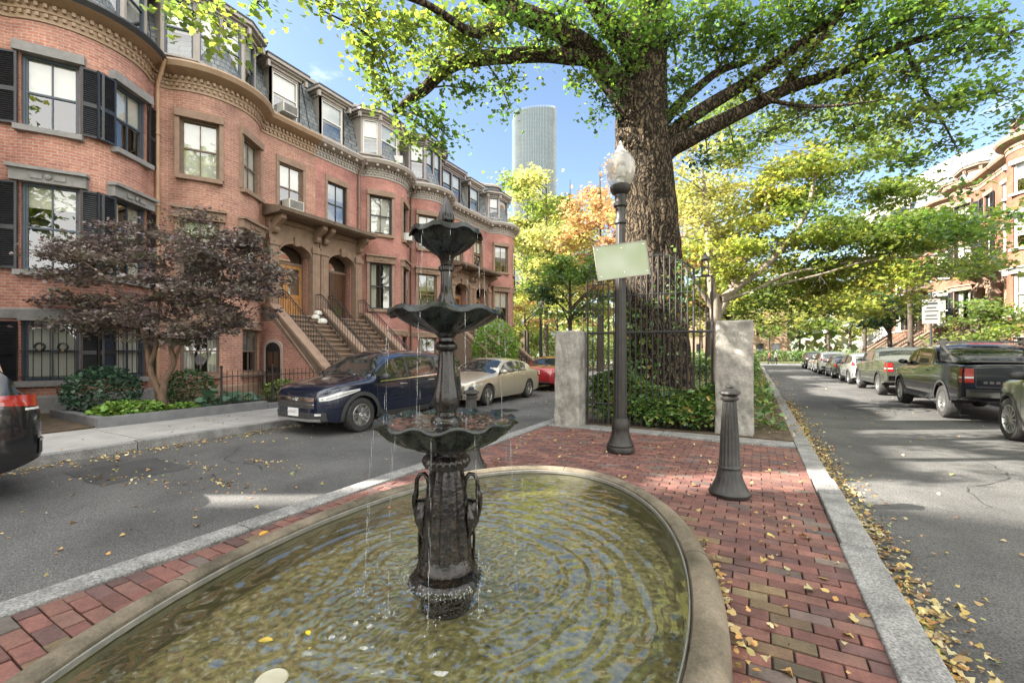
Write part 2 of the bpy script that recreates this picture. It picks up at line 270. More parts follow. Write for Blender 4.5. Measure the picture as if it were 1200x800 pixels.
# ------------------------------------------------------------------ mesh builder
class MB:
    def __init__(s): s.v = []; s.f = []; s.m = []; s.uv = {}; s.sm = []
    def add(s, vs, fs, mat=0, T=None, smooth=False):
        o = len(s.v)
        if T is not None: vs = [T @ Vector(p) for p in vs]
        s.v += [tuple(p) for p in vs]
        for f in fs: s.f.append(tuple(i+o for i in f)); s.m.append(mat); s.sm.append(smooth)
        return s
    def quad(s, a, b, c, d, mat=0, uv=None, smooth=False):
        s.add([a, b, c, d], [(0, 1, 2, 3)], mat, smooth=smooth)
        if uv: s.uv[len(s.f)-1] = uv
        return s
    def box(s, x0, x1, y0, y1, z0, z1, mat=0, T=None):
        return s.add([(x0, y0, z0), (x1, y0, z0), (x1, y1, z0), (x0, y1, z0), (x0, y0, z1), (x1, y0, z1), (x1, y1, z1), (x0, y1, z1)],
                     [(0, 3, 2, 1), (4, 5, 6, 7), (0, 1, 5, 4), (1, 2, 6, 5), (2, 3, 7, 6), (3, 0, 4, 7)], mat, T)
    def tube(s, pts, rad, n=8, mat=0, caps=True, T=None, jit=0):
        pts = [Vector(p) for p in pts]
        if not hasattr(rad, '__len__'): rad = [rad]*len(pts)
        vs = []; fs = []; up = None
        for i, p in enumerate(pts):
            t = (pts[min(i+1, len(pts)-1)]-pts[max(i-1, 0)])
            if t.length < 1e-9: t = Vector((0, 0, 1))
            t.normalize()
            if up is None:
                up = t.orthogonal().normalized()
            else:
                up = (up-t*up.dot(t))
                up = up.normalized() if up.length > 1e-6 else t.orthogonal().normalized()
            b = t.cross(up)
            for k in range(n):
                a = 2*PI*k/n; r = rad[i]*(1+(rnd.uniform(-jit, jit) if jit else 0))
                vs.append(p+(up*math.cos(a)+b*math.sin(a))*r)
        for i in range(len(pts)-1):
            for k in range(n):
                fs.append((i*n+k, i*n+(k+1) % n, (i+1)*n+(k+1) % n, (i+1)*n+k))
        if caps:
            fs.append(tuple(range(n-1, -1, -1))); fs.append(tuple((len(pts)-1)*n+k for k in range(n)))
        return s.add(vs, fs, mat, T, smooth=True)
    def lathe(s, prof, n=24, c=(0, 0, 0), mat=0, T=None, mod=None, caps=True, smooth=True):
        vs = []; fs = []
        for i, (r, z) in enumerate(prof):
            for k in range(n):
                a = 2*PI*k/n
                rr, zz = (r, z) if mod is None else mod(r, z, a, i)
                vs.append((c[0]+rr*math.cos(a), c[1]+rr*math.sin(a), c[2]+zz))
        for i in range(len(prof)-1):
            for k in range(n):
                fs.append((i*n+k, i*n+(k+1) % n, (i+1)*n+(k+1) % n, (i+1)*n+k))
        if caps:
            fs.append(tuple(range(n-1, -1, -1))); fs.append(tuple((len(prof)-1)*n+k for k in range(n)))
        return s.add(vs, fs, mat, T, smooth=smooth)
    def prism(s, poly, y0, y1, mat=0, T=None, axis='y'):
        """polygon given in (x,z) extruded along y"""
        n = len(poly); g = (lambda a, b, c: (a, c, b)) if axis == 'y' else ((lambda a, b, c: (c, a, b)) if axis == 'x' else (lambda a, b, c: (a, b, c)))
        vs = [g(p[0], p[1], y0) for p in poly]+[g(p[0], p[1], y1) for p in poly]
        fs = [tuple(range(n)), tuple(range(2*n-1, n-1, -1))]+[(i, n+i, n+(i+1) % n, (i+1) % n) for i in range(n)]
        return s.add(vs, fs, mat, T)
    def sphere(s, c, r, n=12, mat=0, sc=(1, 1, 1), T=None):
        prof = [(max(1e-4, math.sin(PI*i/(n//2))), -math.cos(PI*i/(n//2))) for i in range(n//2+1)]
        o = len(s.v)
        s.lathe(prof, n, (0, 0, 0), mat, None)
        for i in range(o, len(s.v)):
            p = s.v[i]; q = Vector((c[0]+p[0]*r*sc[0], c[1]+p[1]*r*sc[1], c[2]+p[2]*r*sc[2]))
            s.v[i] = tuple(T @ q if T is not None else q)
        return s
    def build(s, name, mats, parent=None, smooth=None, recalc=True, bevel=0):
        me = bpy.data.meshes.new(name); me.from_pydata(s.v, [], s.f)
        if not isinstance(mats, (list, tuple)): mats = [mats]
        for m in mats: me.materials.append(m)
        me.polygons.foreach_set('material_index', s.m)
        me.polygons.foreach_set('use_smooth', s.sm if smooth is None else [smooth]*len(s.f))
        if s.uv:
            ul = me.uv_layers.new(name='uv')
            for fi, uv in s.uv.items():
                for li, c in zip(me.polygons[fi].loop_indices, uv): ul.data[li].uv = c
        if recalc and not s.uv:
            bm = bmesh.new(); bm.from_mesh(me); bmesh.ops.recalc_face_normals(bm, faces=bm.faces); bm.to_mesh(me); bm.free()
        me.update()
        if any(s.sm) or smooth:
            try: me.set_sharp_from_angle(angle=R(38))
            except Exception: pass
        o = bpy.data.objects.new(name, me); COL.objects.link(o)
        if parent is not None: o.parent = parent
        if bevel:
            b = o.modifiers.new('bevel', 'BEVEL'); b.width = bevel; b.segments = 2; b.limit_method = 'ANGLE'; b.angle_limit = R(40)
        return o

def empty(name, loc=(0, 0, 0), rz=0):
    o = bpy.data.objects.new(name, None); COL.objects.link(o); o.location = loc; o.rotation_euler = (0, 0, rz); o.empty_display_size = .3
    return o
def tag(o, label=None, cat=None, group=None, kind=None):
    if label: o['label'] = label
    if cat: o['category'] = cat
    if group: o['group'] = group
    if kind: o['kind'] = kind
    return o
def kids(o): return [c for c in COL.objects if c.parent == o]
CH = {}
def copy_tree(o, parent=None, table=None):
    if table is None:
        table = {}
        for c in COL.objects:
            if c.parent: table.setdefault(c.parent.name, []).append(c)
    c = o.copy(); COL.objects.link(c)
    if parent is not None: c.parent = parent
    for k in table.get(o.name, []): copy_tree(k, c, table)
    return c
def interp(tab, x):
    if x <= tab[0][0]: return tab[0][1]
    for (a, b), (c, d) in zip(tab, tab[1:]):
        if x <= c: return b+(d-b)*(x-a)/(c-a) if c > a else d
    return tab[-1][1]
def spline(tab, x):
    """monotone-ish cubic (Catmull-Rom) through table points"""
    n = len(tab)
    if x <= tab[0][0]: return tab[0][1]
    if x >= tab[-1][0]: return tab[-1][1]
    for i in range(n-1):
        if x <= tab[i+1][0]: break
    x0, y0 = tab[i]; x1, y1 = tab[i+1]; h = x1-x0
    def slope(k):
        if k <= 0 or k >= n-1: return None
        d0 = (tab[k][1]-tab[k-1][1])/(tab[k][0]-tab[k-1][0]); d1 = (tab[k+1][1]-tab[k][1])/(tab[k+1][0]-tab[k][0])
        if d0*d1 <= 0: return 0
        return 2*d0*d1/(d0+d1)
    d = (y1-y0)/h; m0 = slope(i); m1 = slope(i+1); m0 = d if m0 is None else m0; m1 = d if m1 is None else m1
    t = (x-x0)/h
    return (2*t**3-3*t**2+1)*y0+(t**3-2*t**2+t)*h*m0+(-2*t**3+3*t**2)*y1+(t**3-t**2)*h*m1

def leaf_mesh(name, P, size, cols, mat, parent=None, flat=.5, shape='lobed', droop=0, nrm=None, vary=(.6, 1.3), curl=.25):
    """many little leaves: P (n,3) centres, size scalar/array, cols (n,3); one n-gon each"""
    n = len(P)
    if shape == 'lobed':
        t = np.array([(0, -.5), (.28, -.36), (.5, .0), (.22, .08), (.2, .42), (0, .55), (-.2, .42), (-.22, .08), (-.5, .0), (-.28, -.36)])
    elif shape == 'oval':
        t = np.array([(0, -.5), (.3, -.15), (.26, .2), (0, .5), (-.26, .2), (-.3, -.15)])
    else:
        t = np.array([(-.5, -.3), (.5, -.4), (.4, .5), (-.35, .4)])
    k = len(t)
    if nrm is None:
        N = rng.normal(size=(n, 3)); N /= np.linalg.norm(N, axis=1)[:, None]
        N[:, 2] = np.abs(N[:, 2])+flat*1.2; N /= np.linalg.norm(N, axis=1)[:, None]
    else: N = nrm
    A = rng.normal(size=(n, 3)); A -= (A*N).sum(1)[:, None]*N; A /= np.linalg.norm(A, axis=1)[:, None]
    B = np.cross(N, A)
    s = np.asarray(size)*np.ones(n)*rng.uniform(vary[0], vary[1], n)
    fold = rng.uniform(-curl, curl, n)
    V = (P[:, None, :]+A[:, None, :]*(t[None, :, 0]*s[:, None])[:, :, None]+B[:, None, :]*(t[None, :, 1]*s[:, None])[:, :, None]
         + N[:, None, :]*((np.abs(t[None, :, 0])*fold[:, None]*2)*s[:, None])[:, :, None])
    me = bpy.data.meshes.new(name)
    me.vertices.add(n*k); me.vertices.foreach_set('co', V.reshape(-1).astype(np.float32))
    me.loops.add(n*k); me.loops.foreach_set('vertex_index', np.arange(n*k, dtype=np.int32))
    me.polygons.add(n); me.polygons.foreach_set('loop_start', np.arange(0, n*k, k, dtype=np.int32)); me.polygons.foreach_set('loop_total', np.full(n, k, dtype=np.int32))
    ca = me.attributes.new('col', 'FLOAT_COLOR', 'POINT')
    C = np.concatenate([np.clip(cols, 0, 1), np.ones((n, 1))], 1).repeat(k, axis=0)
    ca.data.foreach_set('color', C.reshape(-1).astype(np.float32))
    me.materials.append(mat); me.update(); me.validate()
    o = bpy.data.objects.new(name, me); COL.objects.link(o)
    if parent is not None: o.parent = parent
    return o
def leaf_cols(n, pal, var=.18):
    """pal: list of (weight, rgb)"""
    wts = np.array([p[0] for p in pal], float); wts /= wts.sum()
    idx = rng.choice(len(pal), n, p=wts); c = np.array([p[1] for p in pal])[idx]
    return c*rng.uniform(1-var, 1+var, (n, 1))*rng.uniform(.94, 1.06, (n, 3))
# ================================================================== ground, streets, plaza
RZ = -.15
def sheet(name, x0, x1, y0, y1, z, mat, kind='structure', nx=1, ny=1):
    b = MB(); 
    for i in range(nx):
        for j in range(ny):
            xa, xb = x0+(x1-x0)*i/nx, x0+(x1-x0)*(i+1)/nx; ya, yb = y0+(y1-y0)*j/ny, y0+(y1-y0)*(j+1)/ny
            b.quad((xa, ya, z), (xb, ya, z), (xb, yb, z), (xa, yb, z))
    o = b.build(name, mat); o['kind'] = kind; return o
sheet('ground', -900, 900, -700, 1100, RZ-.02, M['grass'])
sheet('road', -9.0, -3.95, -3.0, 60, RZ, M['asphalt'])
sheet('road', .81, 6.4, -3.0, 58, RZ, M['asphalt'])
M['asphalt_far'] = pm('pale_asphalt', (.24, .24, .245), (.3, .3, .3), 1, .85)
sheet('road', -80, 90, -16, -3.0, RZ, M['asphalt'])
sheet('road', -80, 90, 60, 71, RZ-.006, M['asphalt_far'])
PCX, PCY, PA, PB, PROT = -1.62, 2.2, 1.35, 2.32, R(5)
def pool(th, off):
    x, y = (PA+off)*math.cos(th), (PB+off)*math.sin(th)
    return (PCX+x*math.cos(PROT)-y*math.sin(PROT), PCY+x*math.sin(PROT)+y*math.cos(PROT))
def in_pool(x, y, off):
    dx, dy = x-PCX, y-PCY
    a, b = dx*math.cos(PROT)+dy*math.sin(PROT), -dx*math.sin(PROT)+dy*math.cos(PROT)
    return (a/(PA+off))**2+(b/(PB+off))**2 < 1

# pavements: individual concrete slabs in one sheet
def slabs(name, x0, x1, y0, y1, sx, sy, z, mat):
    b = MB(); nx = max(1, round((x1-x0)/sx)); ny = max(1, round((y1-y0)/sy))
    for i in range(nx):
        for j in range(ny):
            xa, xb = x0+(x1-x0)*i/nx+.006, x0+(x1-x0)*(i+1)/nx-.006
            ya, yb = y0+(y1-y0)*j/ny+.006, y0+(y1-y0)*(j+1)/ny-.006
            dz = rnd.uniform(-.005, .005)
            b.box(xa, xb, ya, yb, z-.12, z+dz)
    o = b.build(name, mat); o['kind'] = 'structure'; return o
slabs('sidewalk', -11.35, -9.17, -3, 58, 1.1, 1.6, 0, M['concrete'])
slabs('sidewalk', 6.57, 9.2, -3, 58, 1.3, 1.6, 0, M['concrete'])
def kerb(x0, x1, y0, y1, ln=2.1, z=.006):
    b = MB(); n = max(1, round((y1-y0)/ln))
    for j in range(n):
        ya, yb = y0+(y1-y0)*j/n+.004, y0+(y1-y0)*(j+1)/n-.004
        dx = rnd.uniform(-.012, .012); dz = rnd.uniform(-.006, .006)
        b.box(x0+dx, x1+dx, ya, yb, RZ-.1, z+dz)
    o = b.build('kerb', M['granite'], bevel=.012); o['kind'] = 'structure'; return o
kerb(-9.17, -9.0, -3, 58); kerb(6.4, 6.57, -3, 58)
kerb(-3.95, -3.73, -2.0, 54); kerb(.59, .81, -2.0, 54)
# garden strips
b = MB(); b.box(-15.6, -11.36, .5, 60, -.1, .03); b.build('garden_bed', M['soil'])['kind'] = 'structure'
b = MB(); b.box(9.21, 12.6, -3, 60, -.1, .03); b.build('garden_bed', M['soil'])['kind'] = 'structure'
b = MB(); b.box(-3.72, .58, 8.62, 54, -.1, .02); b.build('garden_bed', M['soil'])['kind'] = 'structure'
# granite strip at the end of the bricks
b = MB()
xs = [-3.72, -2.6, -1.5, -.45, .58]
for xa, xb in zip(xs, xs[1:]): b.box(xa+.006, xb-.006, 8.18, 8.6, -.1, .004+rnd.uniform(-.003, .003))
b.build('paving_strip', M['granite'], bevel=.01)['kind'] = 'structure'
# clay brick paving, every brick modelled
b = MB(); NB = 128; ring = []
def box_hit(dx, dy):
    t = min([q for q in ((.58-PCX)/dx if dx > 1e-9 else 9e9, (-3.72-PCX)/dx if dx < -1e-9 else 9e9, (8.18-PCY)/dy if dy > 1e-9 else 9e9, (-2.0-PCY)/dy if dy < -1e-9 else 9e9)])
    return (PCX+dx*t, PCY+dy*t)
cors = [math.atan2(y-PCY, x-PCX) for x in (.58, -3.72) for y in (8.18, -2.0)]
angs = sorted([2*PI*k/NB-PI for k in range(NB)]+cors)
for a_ in angs:
    dx, dy = math.cos(a_), math.sin(a_); lo_, hi_ = 0, 5
    for _ in range(30):
        mid = (lo_+hi_)/2
        if in_pool(PCX+dx*mid, PCY+dy*mid, .1): lo_ = mid
        else: hi_ = mid
    ring.append(((PCX+dx*lo_, PCY+dy*lo_), box_hit(dx, dy)))
for (p0, q0), (p1, q1) in zip(ring, ring[1:]+ring[:1]): b.quad((*p0, -.045), (*q0, -.045), (*q1, -.045), (*p1, -.045))
b.build('paving_bed', M['sand'], recalc=False)['kind'] = 'structure'
b = MB(); cols = []
pal = [(.155, .072, .060), (.185, .083, .068), (.13, .062, .053), (.20, .098, .077), (.118, .065, .06), (.165, .088, .07)]
def warp(x, y): return .006*math.sin(1.3*x+2.1*y)+.004*math.sin(3.1*x-1.7*y+1)
j = 0; y = -2.0
BL, BW = .205, .103
while y < 8.08:
    x = -3.72+(-.1 if j % 2 else 0)
    while x < .58:
        xa, xb = max(x, -3.72), min(x+BL, .585)
        cx, cyy = (xa+xb)/2, y+BW/2
        if xb-xa > .05 and not any(in_pool(px, py, .04) for px in (xa, xb) for py in (y, y+BW)):
            dz = warp(cx, cyy)+rnd.uniform(-.004, .004); tx, ty = rnd.uniform(-.01, .01), rnd.uniform(-.02, .02)
            g, e = .004+rnd.uniform(-.0015, .002), .004
            ox, oy = rnd.uniform(-.002, .002), rnd.uniform(-.002, .002)
            x0, x1, y0, y1 = xa+g+ox, xb-g+ox, y+g+oy, y+BW-g+oy
            Z = lambda px, py, h: -.012+dz+h+(px-cx)*tx+(py-cyy)*ty
            vs = [(x0, y0, -.05), (x1, y0, -.05), (x1, y1, -.05), (x0, y1, -.05)]
            vs += [(px, py, Z(px, py, -e)) for px, py in ((x0, y0), (x1, y0), (x1, y1), (x0, y1))]
            vs += [(px, py, Z(px, py, 0)) for px, py in ((x0+e, y0+e), (x1-e, y0+e), (x1-e, y1-e), (x0+e, y1-e))]
            fs = [(8, 9, 10, 11)]+[(a, (a+1) % 4, 4+(a+1) % 4, 4+a) for a in range(4)]+[(4+a, 4+(a+1) % 4, 8+(a+1) % 4, 8+a) for a in range(4)]
            b.add(vs, fs)
            c = list(rnd.choice(pal)); k = rnd.uniform(.72, 1.1)
            near = in_pool(cx, cyy, .55)
            if near and rnd.random() < .4: c = [c[0]*.9, c[1]*1.3, c[2]*.95]
            elif rnd.random() < .07: c = [c[0]*.8, c[1]*1.3, c[2]*1.4]
            cols += [[q*k for q in c]+[1]]*12
        x += BL
    y += BW; j += 1
o = b.build('brick_paving', M['paver'], recalc=False); o['kind'] = 'structure'
ca = o.data.attributes.new('col', 'FLOAT_COLOR', 'POINT'); ca.data.foreach_set('color', np.array(cols, np.float32).reshape(-1))

# ================================================================== pool
N = 160
b = MB(); prof = [(-.07, -.22), (-.03, .0), (0, .15), (.012, .182), (.05, .2), (.1, .198), (.145, .175), (.172, .13), (.18, .06), (.185, -.05)]
vs = []; fs = []
for i, (off, z) in enumerate(prof):
    for k in range(N):
        x, y = pool(2*PI*k/N, off); vs.append((x, y, z))
for i in range(len(prof)-1):
    for k in range(N): fs.append((i*N+k, i*N+(k+1) % N, (i+1)*N+(k+1) % N, (i+1)*N+k))
b.add(vs, fs, 0, smooth=True)
for fi in range(2*N): b.m[fi] = 1
basin = empty('pool_basin', (0, 0, 0)); tag(basin, 'oval stone rimmed fountain pool with olive algae floor set in red brick paving', 'pool')
M['wet_wall'] = pm('wet_algae_stone', (.035, .033, .016), (.10, .09, .045), 5, .5, bump=.005, bscale=40)
b.build('rim', [M['rim_stone'], M['wet_wall']], basin)
# thin lead liner lip inside the rim, joints across the rim
b = MB(); vs = []; fs = []
for i, (off, z) in enumerate([(-.004, .142), (-.012, .142), (-.012, .168), (-.004, .172)]):
    for k in range(N): x, y = pool(2*PI*k/N, off); vs.append((x, y, z))
for i in range(3):
    for k in range(N): fs.append((i*N+k, i*N+(k+1) % N, (i+1)*N+(k+1) % N, (i+1)*N+k))
b.add(vs, fs, 0, smooth=True)
M['lead'] = pm('grey_lead_lip', (.13, .13, .115), (.22, .21, .18), 8, .6)
b.build('liner_lip', M['lead'], basin)
b = MB()
for th in (-.35, .32, .95, 1.6, 2.25, 2.9, 3.5):
    pts = [(*pool(th, off), z+.0008) for off, z in prof[3:9]]
    b.tube(pts, .0022, 5)
b.build('rim_joint', M['sand'], basin)
M['algae'] = pm('algae_pool_floor', (.075, .065, .026), (.165, .142, .07), 3.0, .9, fine=(26, .6), contrast=(.3, .7), bump=.006, bscale=30)
b = MB(); vs = [(PCX, PCY, -.05)]; fs = []
for k in range(N): x, y = pool(2*PI*k/N, -.034); vs.append((x, y, -.05))
for k in range(N): fs.append((0, 1+k, 1+(k+1) % N))
b.add(vs, fs); b.build('pool_floor', M['algae'], basin)
FX, FY = -1.645, 2.13
# water surface with real ripples
WZ = .135
drops = [(FX+rnd.uniform(.28, .75)*math.cos(a), FY+rnd.uniform(.28, .75)*math.sin(a)) for a in [rnd.uniform(0, 2*PI) for _ in range(16)]]
drops += [(-1.05, 1.55), (-.75, 2.2), (-2.3, 1.7), (-1.3, 1.2)]
nr, nth = 230, 420
t = np.linspace(0, 1, nr)[:, None]; th = np.linspace(0, 2*PI, nth, endpoint=False)[None, :]
ex = (PA-.008)*np.cos(th); ey = (PB-.008)*np.sin(th)
bx = PCX+ex*math.cos(PROT)-ey*math.sin(PROT); by = PCY+ex*math.sin(PROT)+ey*math.cos(PROT)
X = FX+(bx-FX)*t; Y = FY+(by-FY)*t
rr = np.hypot(X-FX, Y-FY)
wob = .012*np.sin(3*np.arctan2(Y-FY, X-FX)+4*rr)+.015*np.sin(5*np.arctan2(Y-FY, X-FX)-6*rr)
Z = .0052*np.exp(-rr*.9)*np.sin(2*PI*(rr+wob)/.13)*np.clip((rr-.15)/.2, 0, 1)
Z += .0022*np.exp(-rr*.7)*np.sin(2*PI*(rr+wob*1.6)/.074+1)
for i, (dx, dy) in enumerate(drops):
    q = np.hypot(X-dx, Y-dy); Z += .0035*np.exp(-q*5)*np.sin(2*PI*q/.06+i)*np.clip(1.2-q, 0, 1)
for i in range(14):
    a = i*2.4; k = 2*PI/(.10+.035*(i % 5)); Z += .0007*np.sin(k*(X*math.cos(a)+Y*math.sin(a))+i*1.7)
rim_d = (1-t)*1.3; Z *= np.clip(rim_d/.12, .25, 1)
V = np.stack([X, Y, WZ+Z], -1).reshape(-1, 3)
me = bpy.data.meshes.new('water')
i0 = (np.arange(nr-1)[:, None]*nth+np.arange(nth)[None, :]); i1 = (np.arange(nr-1)[:, None]*nth+(np.arange(nth)+1)[None, :] % nth)
F = np.stack([i0, i0+nth, i1+nth, i1], -1).reshape(-1, 4)
me.from_pydata(V.tolist(), [], F.tolist()); me.polygons.foreach_set('use_smooth', [True]*len(F))
def water_mat(name, tint, refl=.0):
    m = glass_mat(name, tint, refl, .012, 1.33); nt = m.node_tree
    g = [n for n in nt.nodes if n.type == 'BSDF_GLOSSY'][0]; f = [n for n in nt.nodes if n.type == 'FRESNEL'][0]
    tc = node(nt, 'ShaderNodeTexCoord'); nz = node(nt, 'ShaderNodeTexNoise'); nz.inputs['Scale'].default_value = 26; nz.inputs['Detail'].default_value = 3
    bp = node(nt, 'ShaderNodeBump'); bp.inputs['Distance'].default_value = .0015; bp.inputs['Strength'].default_value = .8
    nt.links.new(tc.outputs['Object'], nz.inputs[0]); nt.links.new(nz.outputs[0], bp.inputs['Height']); nt.links.new(bp.outputs[0], g.inputs['Normal']); nt.links.new(bp.outputs[0], f.inputs['Normal'])
    return m
M['water'] = water_mat('pool_water', (.93, .95, .82), .19)
me.materials.append(M['water']); wob_ = bpy.data.objects.new('water', me); COL.objects.link(wob_); wob_['kind'] = 'structure'

# ================================================================== fountain
M['bronze_relief'] = pm('wet_relief_bronze', (.006, .0055, .005), (.042, .029, .02), 17, .14, metal=.3, coat=.25, bump=.03, bscale=30, rough2=.35, contrast=(.45, .7), fine=(70, .4))
ft = empty('fountain', (FX, FY, -.2)); tag(ft, 'wet dark bronze three tiered fountain with scalloped bowls standing in the oval pool', 'fountain')
def fl(n, k, lo=None, hi=None):
    def f(r, z, a, i):
        g = 1 if lo is None else max(0, min(1, (z-lo)/.04))*max(0, min(1, (hi-z)/.04))
        return r*(1+k*g*math.cos(n*a)), z
    return f
def part(name, prof, mat, n=64, mod=None, par=ft):
    b = MB(); b.lathe([(r, z+.2) for r, z in prof], n, mod=(None if mod is None else (lambda r, z, a, i: (lambda q: (q[0], q[1]+.2))(mod(r, z-.2, a, i)))))
    return b.build(name, mat, par)
part('base', [(.15, -.205), (.15, .09), (.225, .105), (.232, .115), (.226, .13), (.19, .155), (.195, .17), (.165, .18), (.178, .2), (.17, .24), (.15, .27)], M['bronze_relief'], 64, fl(24, .02))
ped = part('pedestal', [(.152, .265), (.145, .33), (.136, .45), (.128, .56), (.116, .66), (.104, .74), (.098, .79), (.125, .80), (.134, .815), (.145, .835), (.138, .86), (.12, .875), (.11, .9)], M['bronze_relief'], 120,
     lambda r, z, a, i: (r*(1+(.05*math.cos(12*a)+.025*math.sin(31*a+z*40) if z < .79 else .03*math.cos(24*a))), z))
def bowl(name, under, lip, inside, n, amp, mat):
    k0 = len(under); prof = under+lip+inside
    def mod(r, z, a, i):
        if i < k0-2: return r*(1+.05*math.cos(n*a)+.02*math.cos(3*n*a)), z
        g = 1.0 if i < k0+len(lip) else .35
        c = math.cos(n*a)
        return r*(1+.028*c*g), z+amp*(-abs(c)**.7 if c > 0 else abs(c)**.7)*g
    return part(name, prof, mat, n*12, mod)
bowl('bowl', [(.108, .895), (.15, .91), (.24, .94), (.33, .99), (.385, 1.04), (.41, 1.068)], [(.428, 1.073), (.435, 1.083), (.425, 1.095)], [(.40, 1.09), (.36, 1.06), (.2, 1.045), (.02, 1.045)], 12, .012, M['bronze_green'])
part('column', [(.095, 1.045), (.1, 1.075), (.09, 1.1), (.066, 1.115), (.06, 1.135), (.074, 1.165), (.078, 1.2), (.07, 1.26), (.058, 1.33), (.051, 1.41), (.047, 1.48), (.047, 1.5), (.064, 1.512), (.07, 1.532), (.064, 1.552), (.048, 1.565), (.047, 1.582), (.06, 1.597), (.075, 1.615)], M['bronze'], 72,
     lambda r, z, a, i: (r*(1+(.07*math.cos(6*a)*max(0, 1-abs(z-1.24)/.1)+.035*math.cos(10*a) if 1.15 < z < 1.5 else 0)), z))
bowl('bowl', [(.075, 1.612), (.12, 1.625), (.2, 1.655), (.27, 1.695), (.31, 1.73), (.325, 1.748)], [(.338, 1.742), (.35, 1.722), (.356, 1.728), (.345, 1.753)], [(.32, 1.757), (.28, 1.725), (.2, 1.712), (.02, 1.712)], 9, .014, M['bronze_green'])
part('column', [(.058, 1.712), (.066, 1.75), (.064, 1.79), (.046, 1.83), (.037, 1.86), (.033, 1.92), (.034, 1.985), (.046, 1.995), (.048, 2.015), (.034, 2.03), (.038, 2.06), (.06, 2.09)], M['bronze'], 60,
     lambda r, z, a, i: (r*(1+(.08*math.cos(5*a) if 1.73 < z < 1.85 else .03*math.cos(10*a))), z))
bowl('bowl', [(.06, 2.088), (.09, 2.105), (.135, 2.14), (.17, 2.18), (.188, 2.21), (.198, 2.228)], [(.206, 2.222), (.214, 2.202), (.22, 2.206), (.212, 2.234)], [(.195, 2.238), (.17, 2.215), (.1, 2.205), (.01, 2.205)], 8, .012, M['bronze_green'])
part('finial', [(.05, 2.2), (.042, 2.24), (.025, 2.265), (.022, 2.28), (.045, 2.295), (.05, 2.315), (.04, 2.35), (.03, 2.385), (.02, 2.41), (.008, 2.435), (.001, 2.452)], M['bronze'], 40,
     lambda r, z, a, i: (r*(1+.1*math.cos(6*a)*(1 if z > 2.28 else 0)), z))
# cranes round the pedestal, necks in a loop
for ang in (R(8)+TH, R(172)+TH, R(90)+TH):
    b = MB(); T = Matrix.Rotation(ang, 4, 'Z')
    P3 = lambda r, z, y=0: (r-.045, y, z+.2)
    b.tube([P3(.15, .50), P3(.152, .58), P3(.152, .66), P3(.162, .72), P3(.185, .75), P3(.213, .745), P3(.232, .715), P3(.236, .67), P3(.235, .63)], [.03, .022, .016, .014, .0135, .013, .013, .0135, .015], 10, T=T)
    b.tube([P3(.235, .645), P3(.243, .615), P3(.25, .58), P3(.252, .54), P3(.25, .49)], [.014, .021, .017, .010, .003], 8, T=T)
    b.tube([P3(.16, .585), P3(.19, .565), P3(.205, .52), P3(.20, .46), P3(.185, .40), P3(.172, .34)], [.02, .046, .05, .044, .028, .008], 12, T=T)
    for sy in (-1, 1):
        b.tube([P3(.175, .56, sy*.035), P3(.19, .5, sy*.058), P3(.18, .42, sy*.05), P3(.168, .33, sy*.03)], [.014, .028, .022, .004], 8, T=T)
        b.tube([P3(.2, .46, sy*.015), P3(.215, .36, sy*.015), P3(.21, .25, sy*.018), P3(.235, .235, sy*.022)], [.012, .008, .008, .006], 7, T=T)
    b.build('crane_figure', M['bronze'], ft)
# dolphin-mask bosses on bowl rims where the water leaves
M['bowl_water'] = water_mat('bowl_water', (.75, .8, .78), .22)
def bowlwater(r, z):
    b = MB(); vs = [(0, 0, z+.2)]; fs = []; n = 48; nrr = 10
    for i in range(1, nrr+1):
        for k in range(n):
            q = r*i/nrr; a = 2*PI*k/n
            vs.append((q*math.cos(a), q*math.sin(a), z+.2+.004*math.sin(q*70+3*a)+.003*math.sin(q*40*math.cos(a*3))))
    fs = [(0, 1+k, 1+(k+1) % n) for k in range(n)]
    for i in range(nrr-1):
        for k in range(n): fs.append((1+i*n+k, 1+(i+1)*n+k, 1+(i+1)*n+(k+1) % n, 1+i*n+(k+1) % n))
    b.add(vs, fs, smooth=True); o = b.build('water_surface', M['bowl_water'], ft, recalc=False); return o
bowlwater(.388, 1.078); bowlwater(.30, 1.742); bowlwater(.18, 2.226)
# falling water: strings of drops from the lips
def spray_mat():
    m = glass_mat('falling_water_glint', (.92, .94, .95), .2, .05, 1.33); nt = m.node_tree
    o = [n for n in nt.nodes if n.type == 'OUTPUT_MATERIAL'][0]; src = o.inputs[0].links[0].from_socket
    d = node(nt, 'ShaderNodeBsdfDiffuse'); d.inputs[0].default_value = (.75, .77, .78, 1); m2 = node(nt, 'ShaderNodeMixShader'); m2.inputs[0].default_value = .2
    nt.links.new(src, m2.inputs[1]); nt.links.new(d.outputs[0], m2.inputs[2]); nt.links.new(m2.outputs[0], o.inputs[0]); return m
M['spray'] = spray_mat()
b = MB()
def string(r, a, z0, z1, out=.03):
    z = z0; 
    while z > z1:
        ln = rnd.uniform(.03, .12); f = (z0-z)/(z0-z1+1e-6); rr2 = r+out*math.sqrt(f)
        if rnd.random() < .75:
            x, y = FX+rr2*math.cos(a)+rnd.uniform(-.003, .003), FY+rr2*math.sin(a)+rnd.uniform(-.003, .003)
            b.tube([(x, y, z), (x, y, z-ln*.5), (x, y, z-ln)], [.0005, rnd.uniform(.001, .0021), .0005], 5)
        z -= ln+rnd.uniform(-.01, .025)
for k in range(12):
    a = 2*PI*k/12+TH; string(.436, a+rnd.uniform(-.05, .05), 1.07, WZ, .05)
    if k % 2: string(.436, a+rnd.uniform(-.15, .15), 1.07, .4, .04)
for k in range(9): string(.356, 2*PI*k/9+rnd.uniform(-.08, .08), 1.72, 1.09, .03)
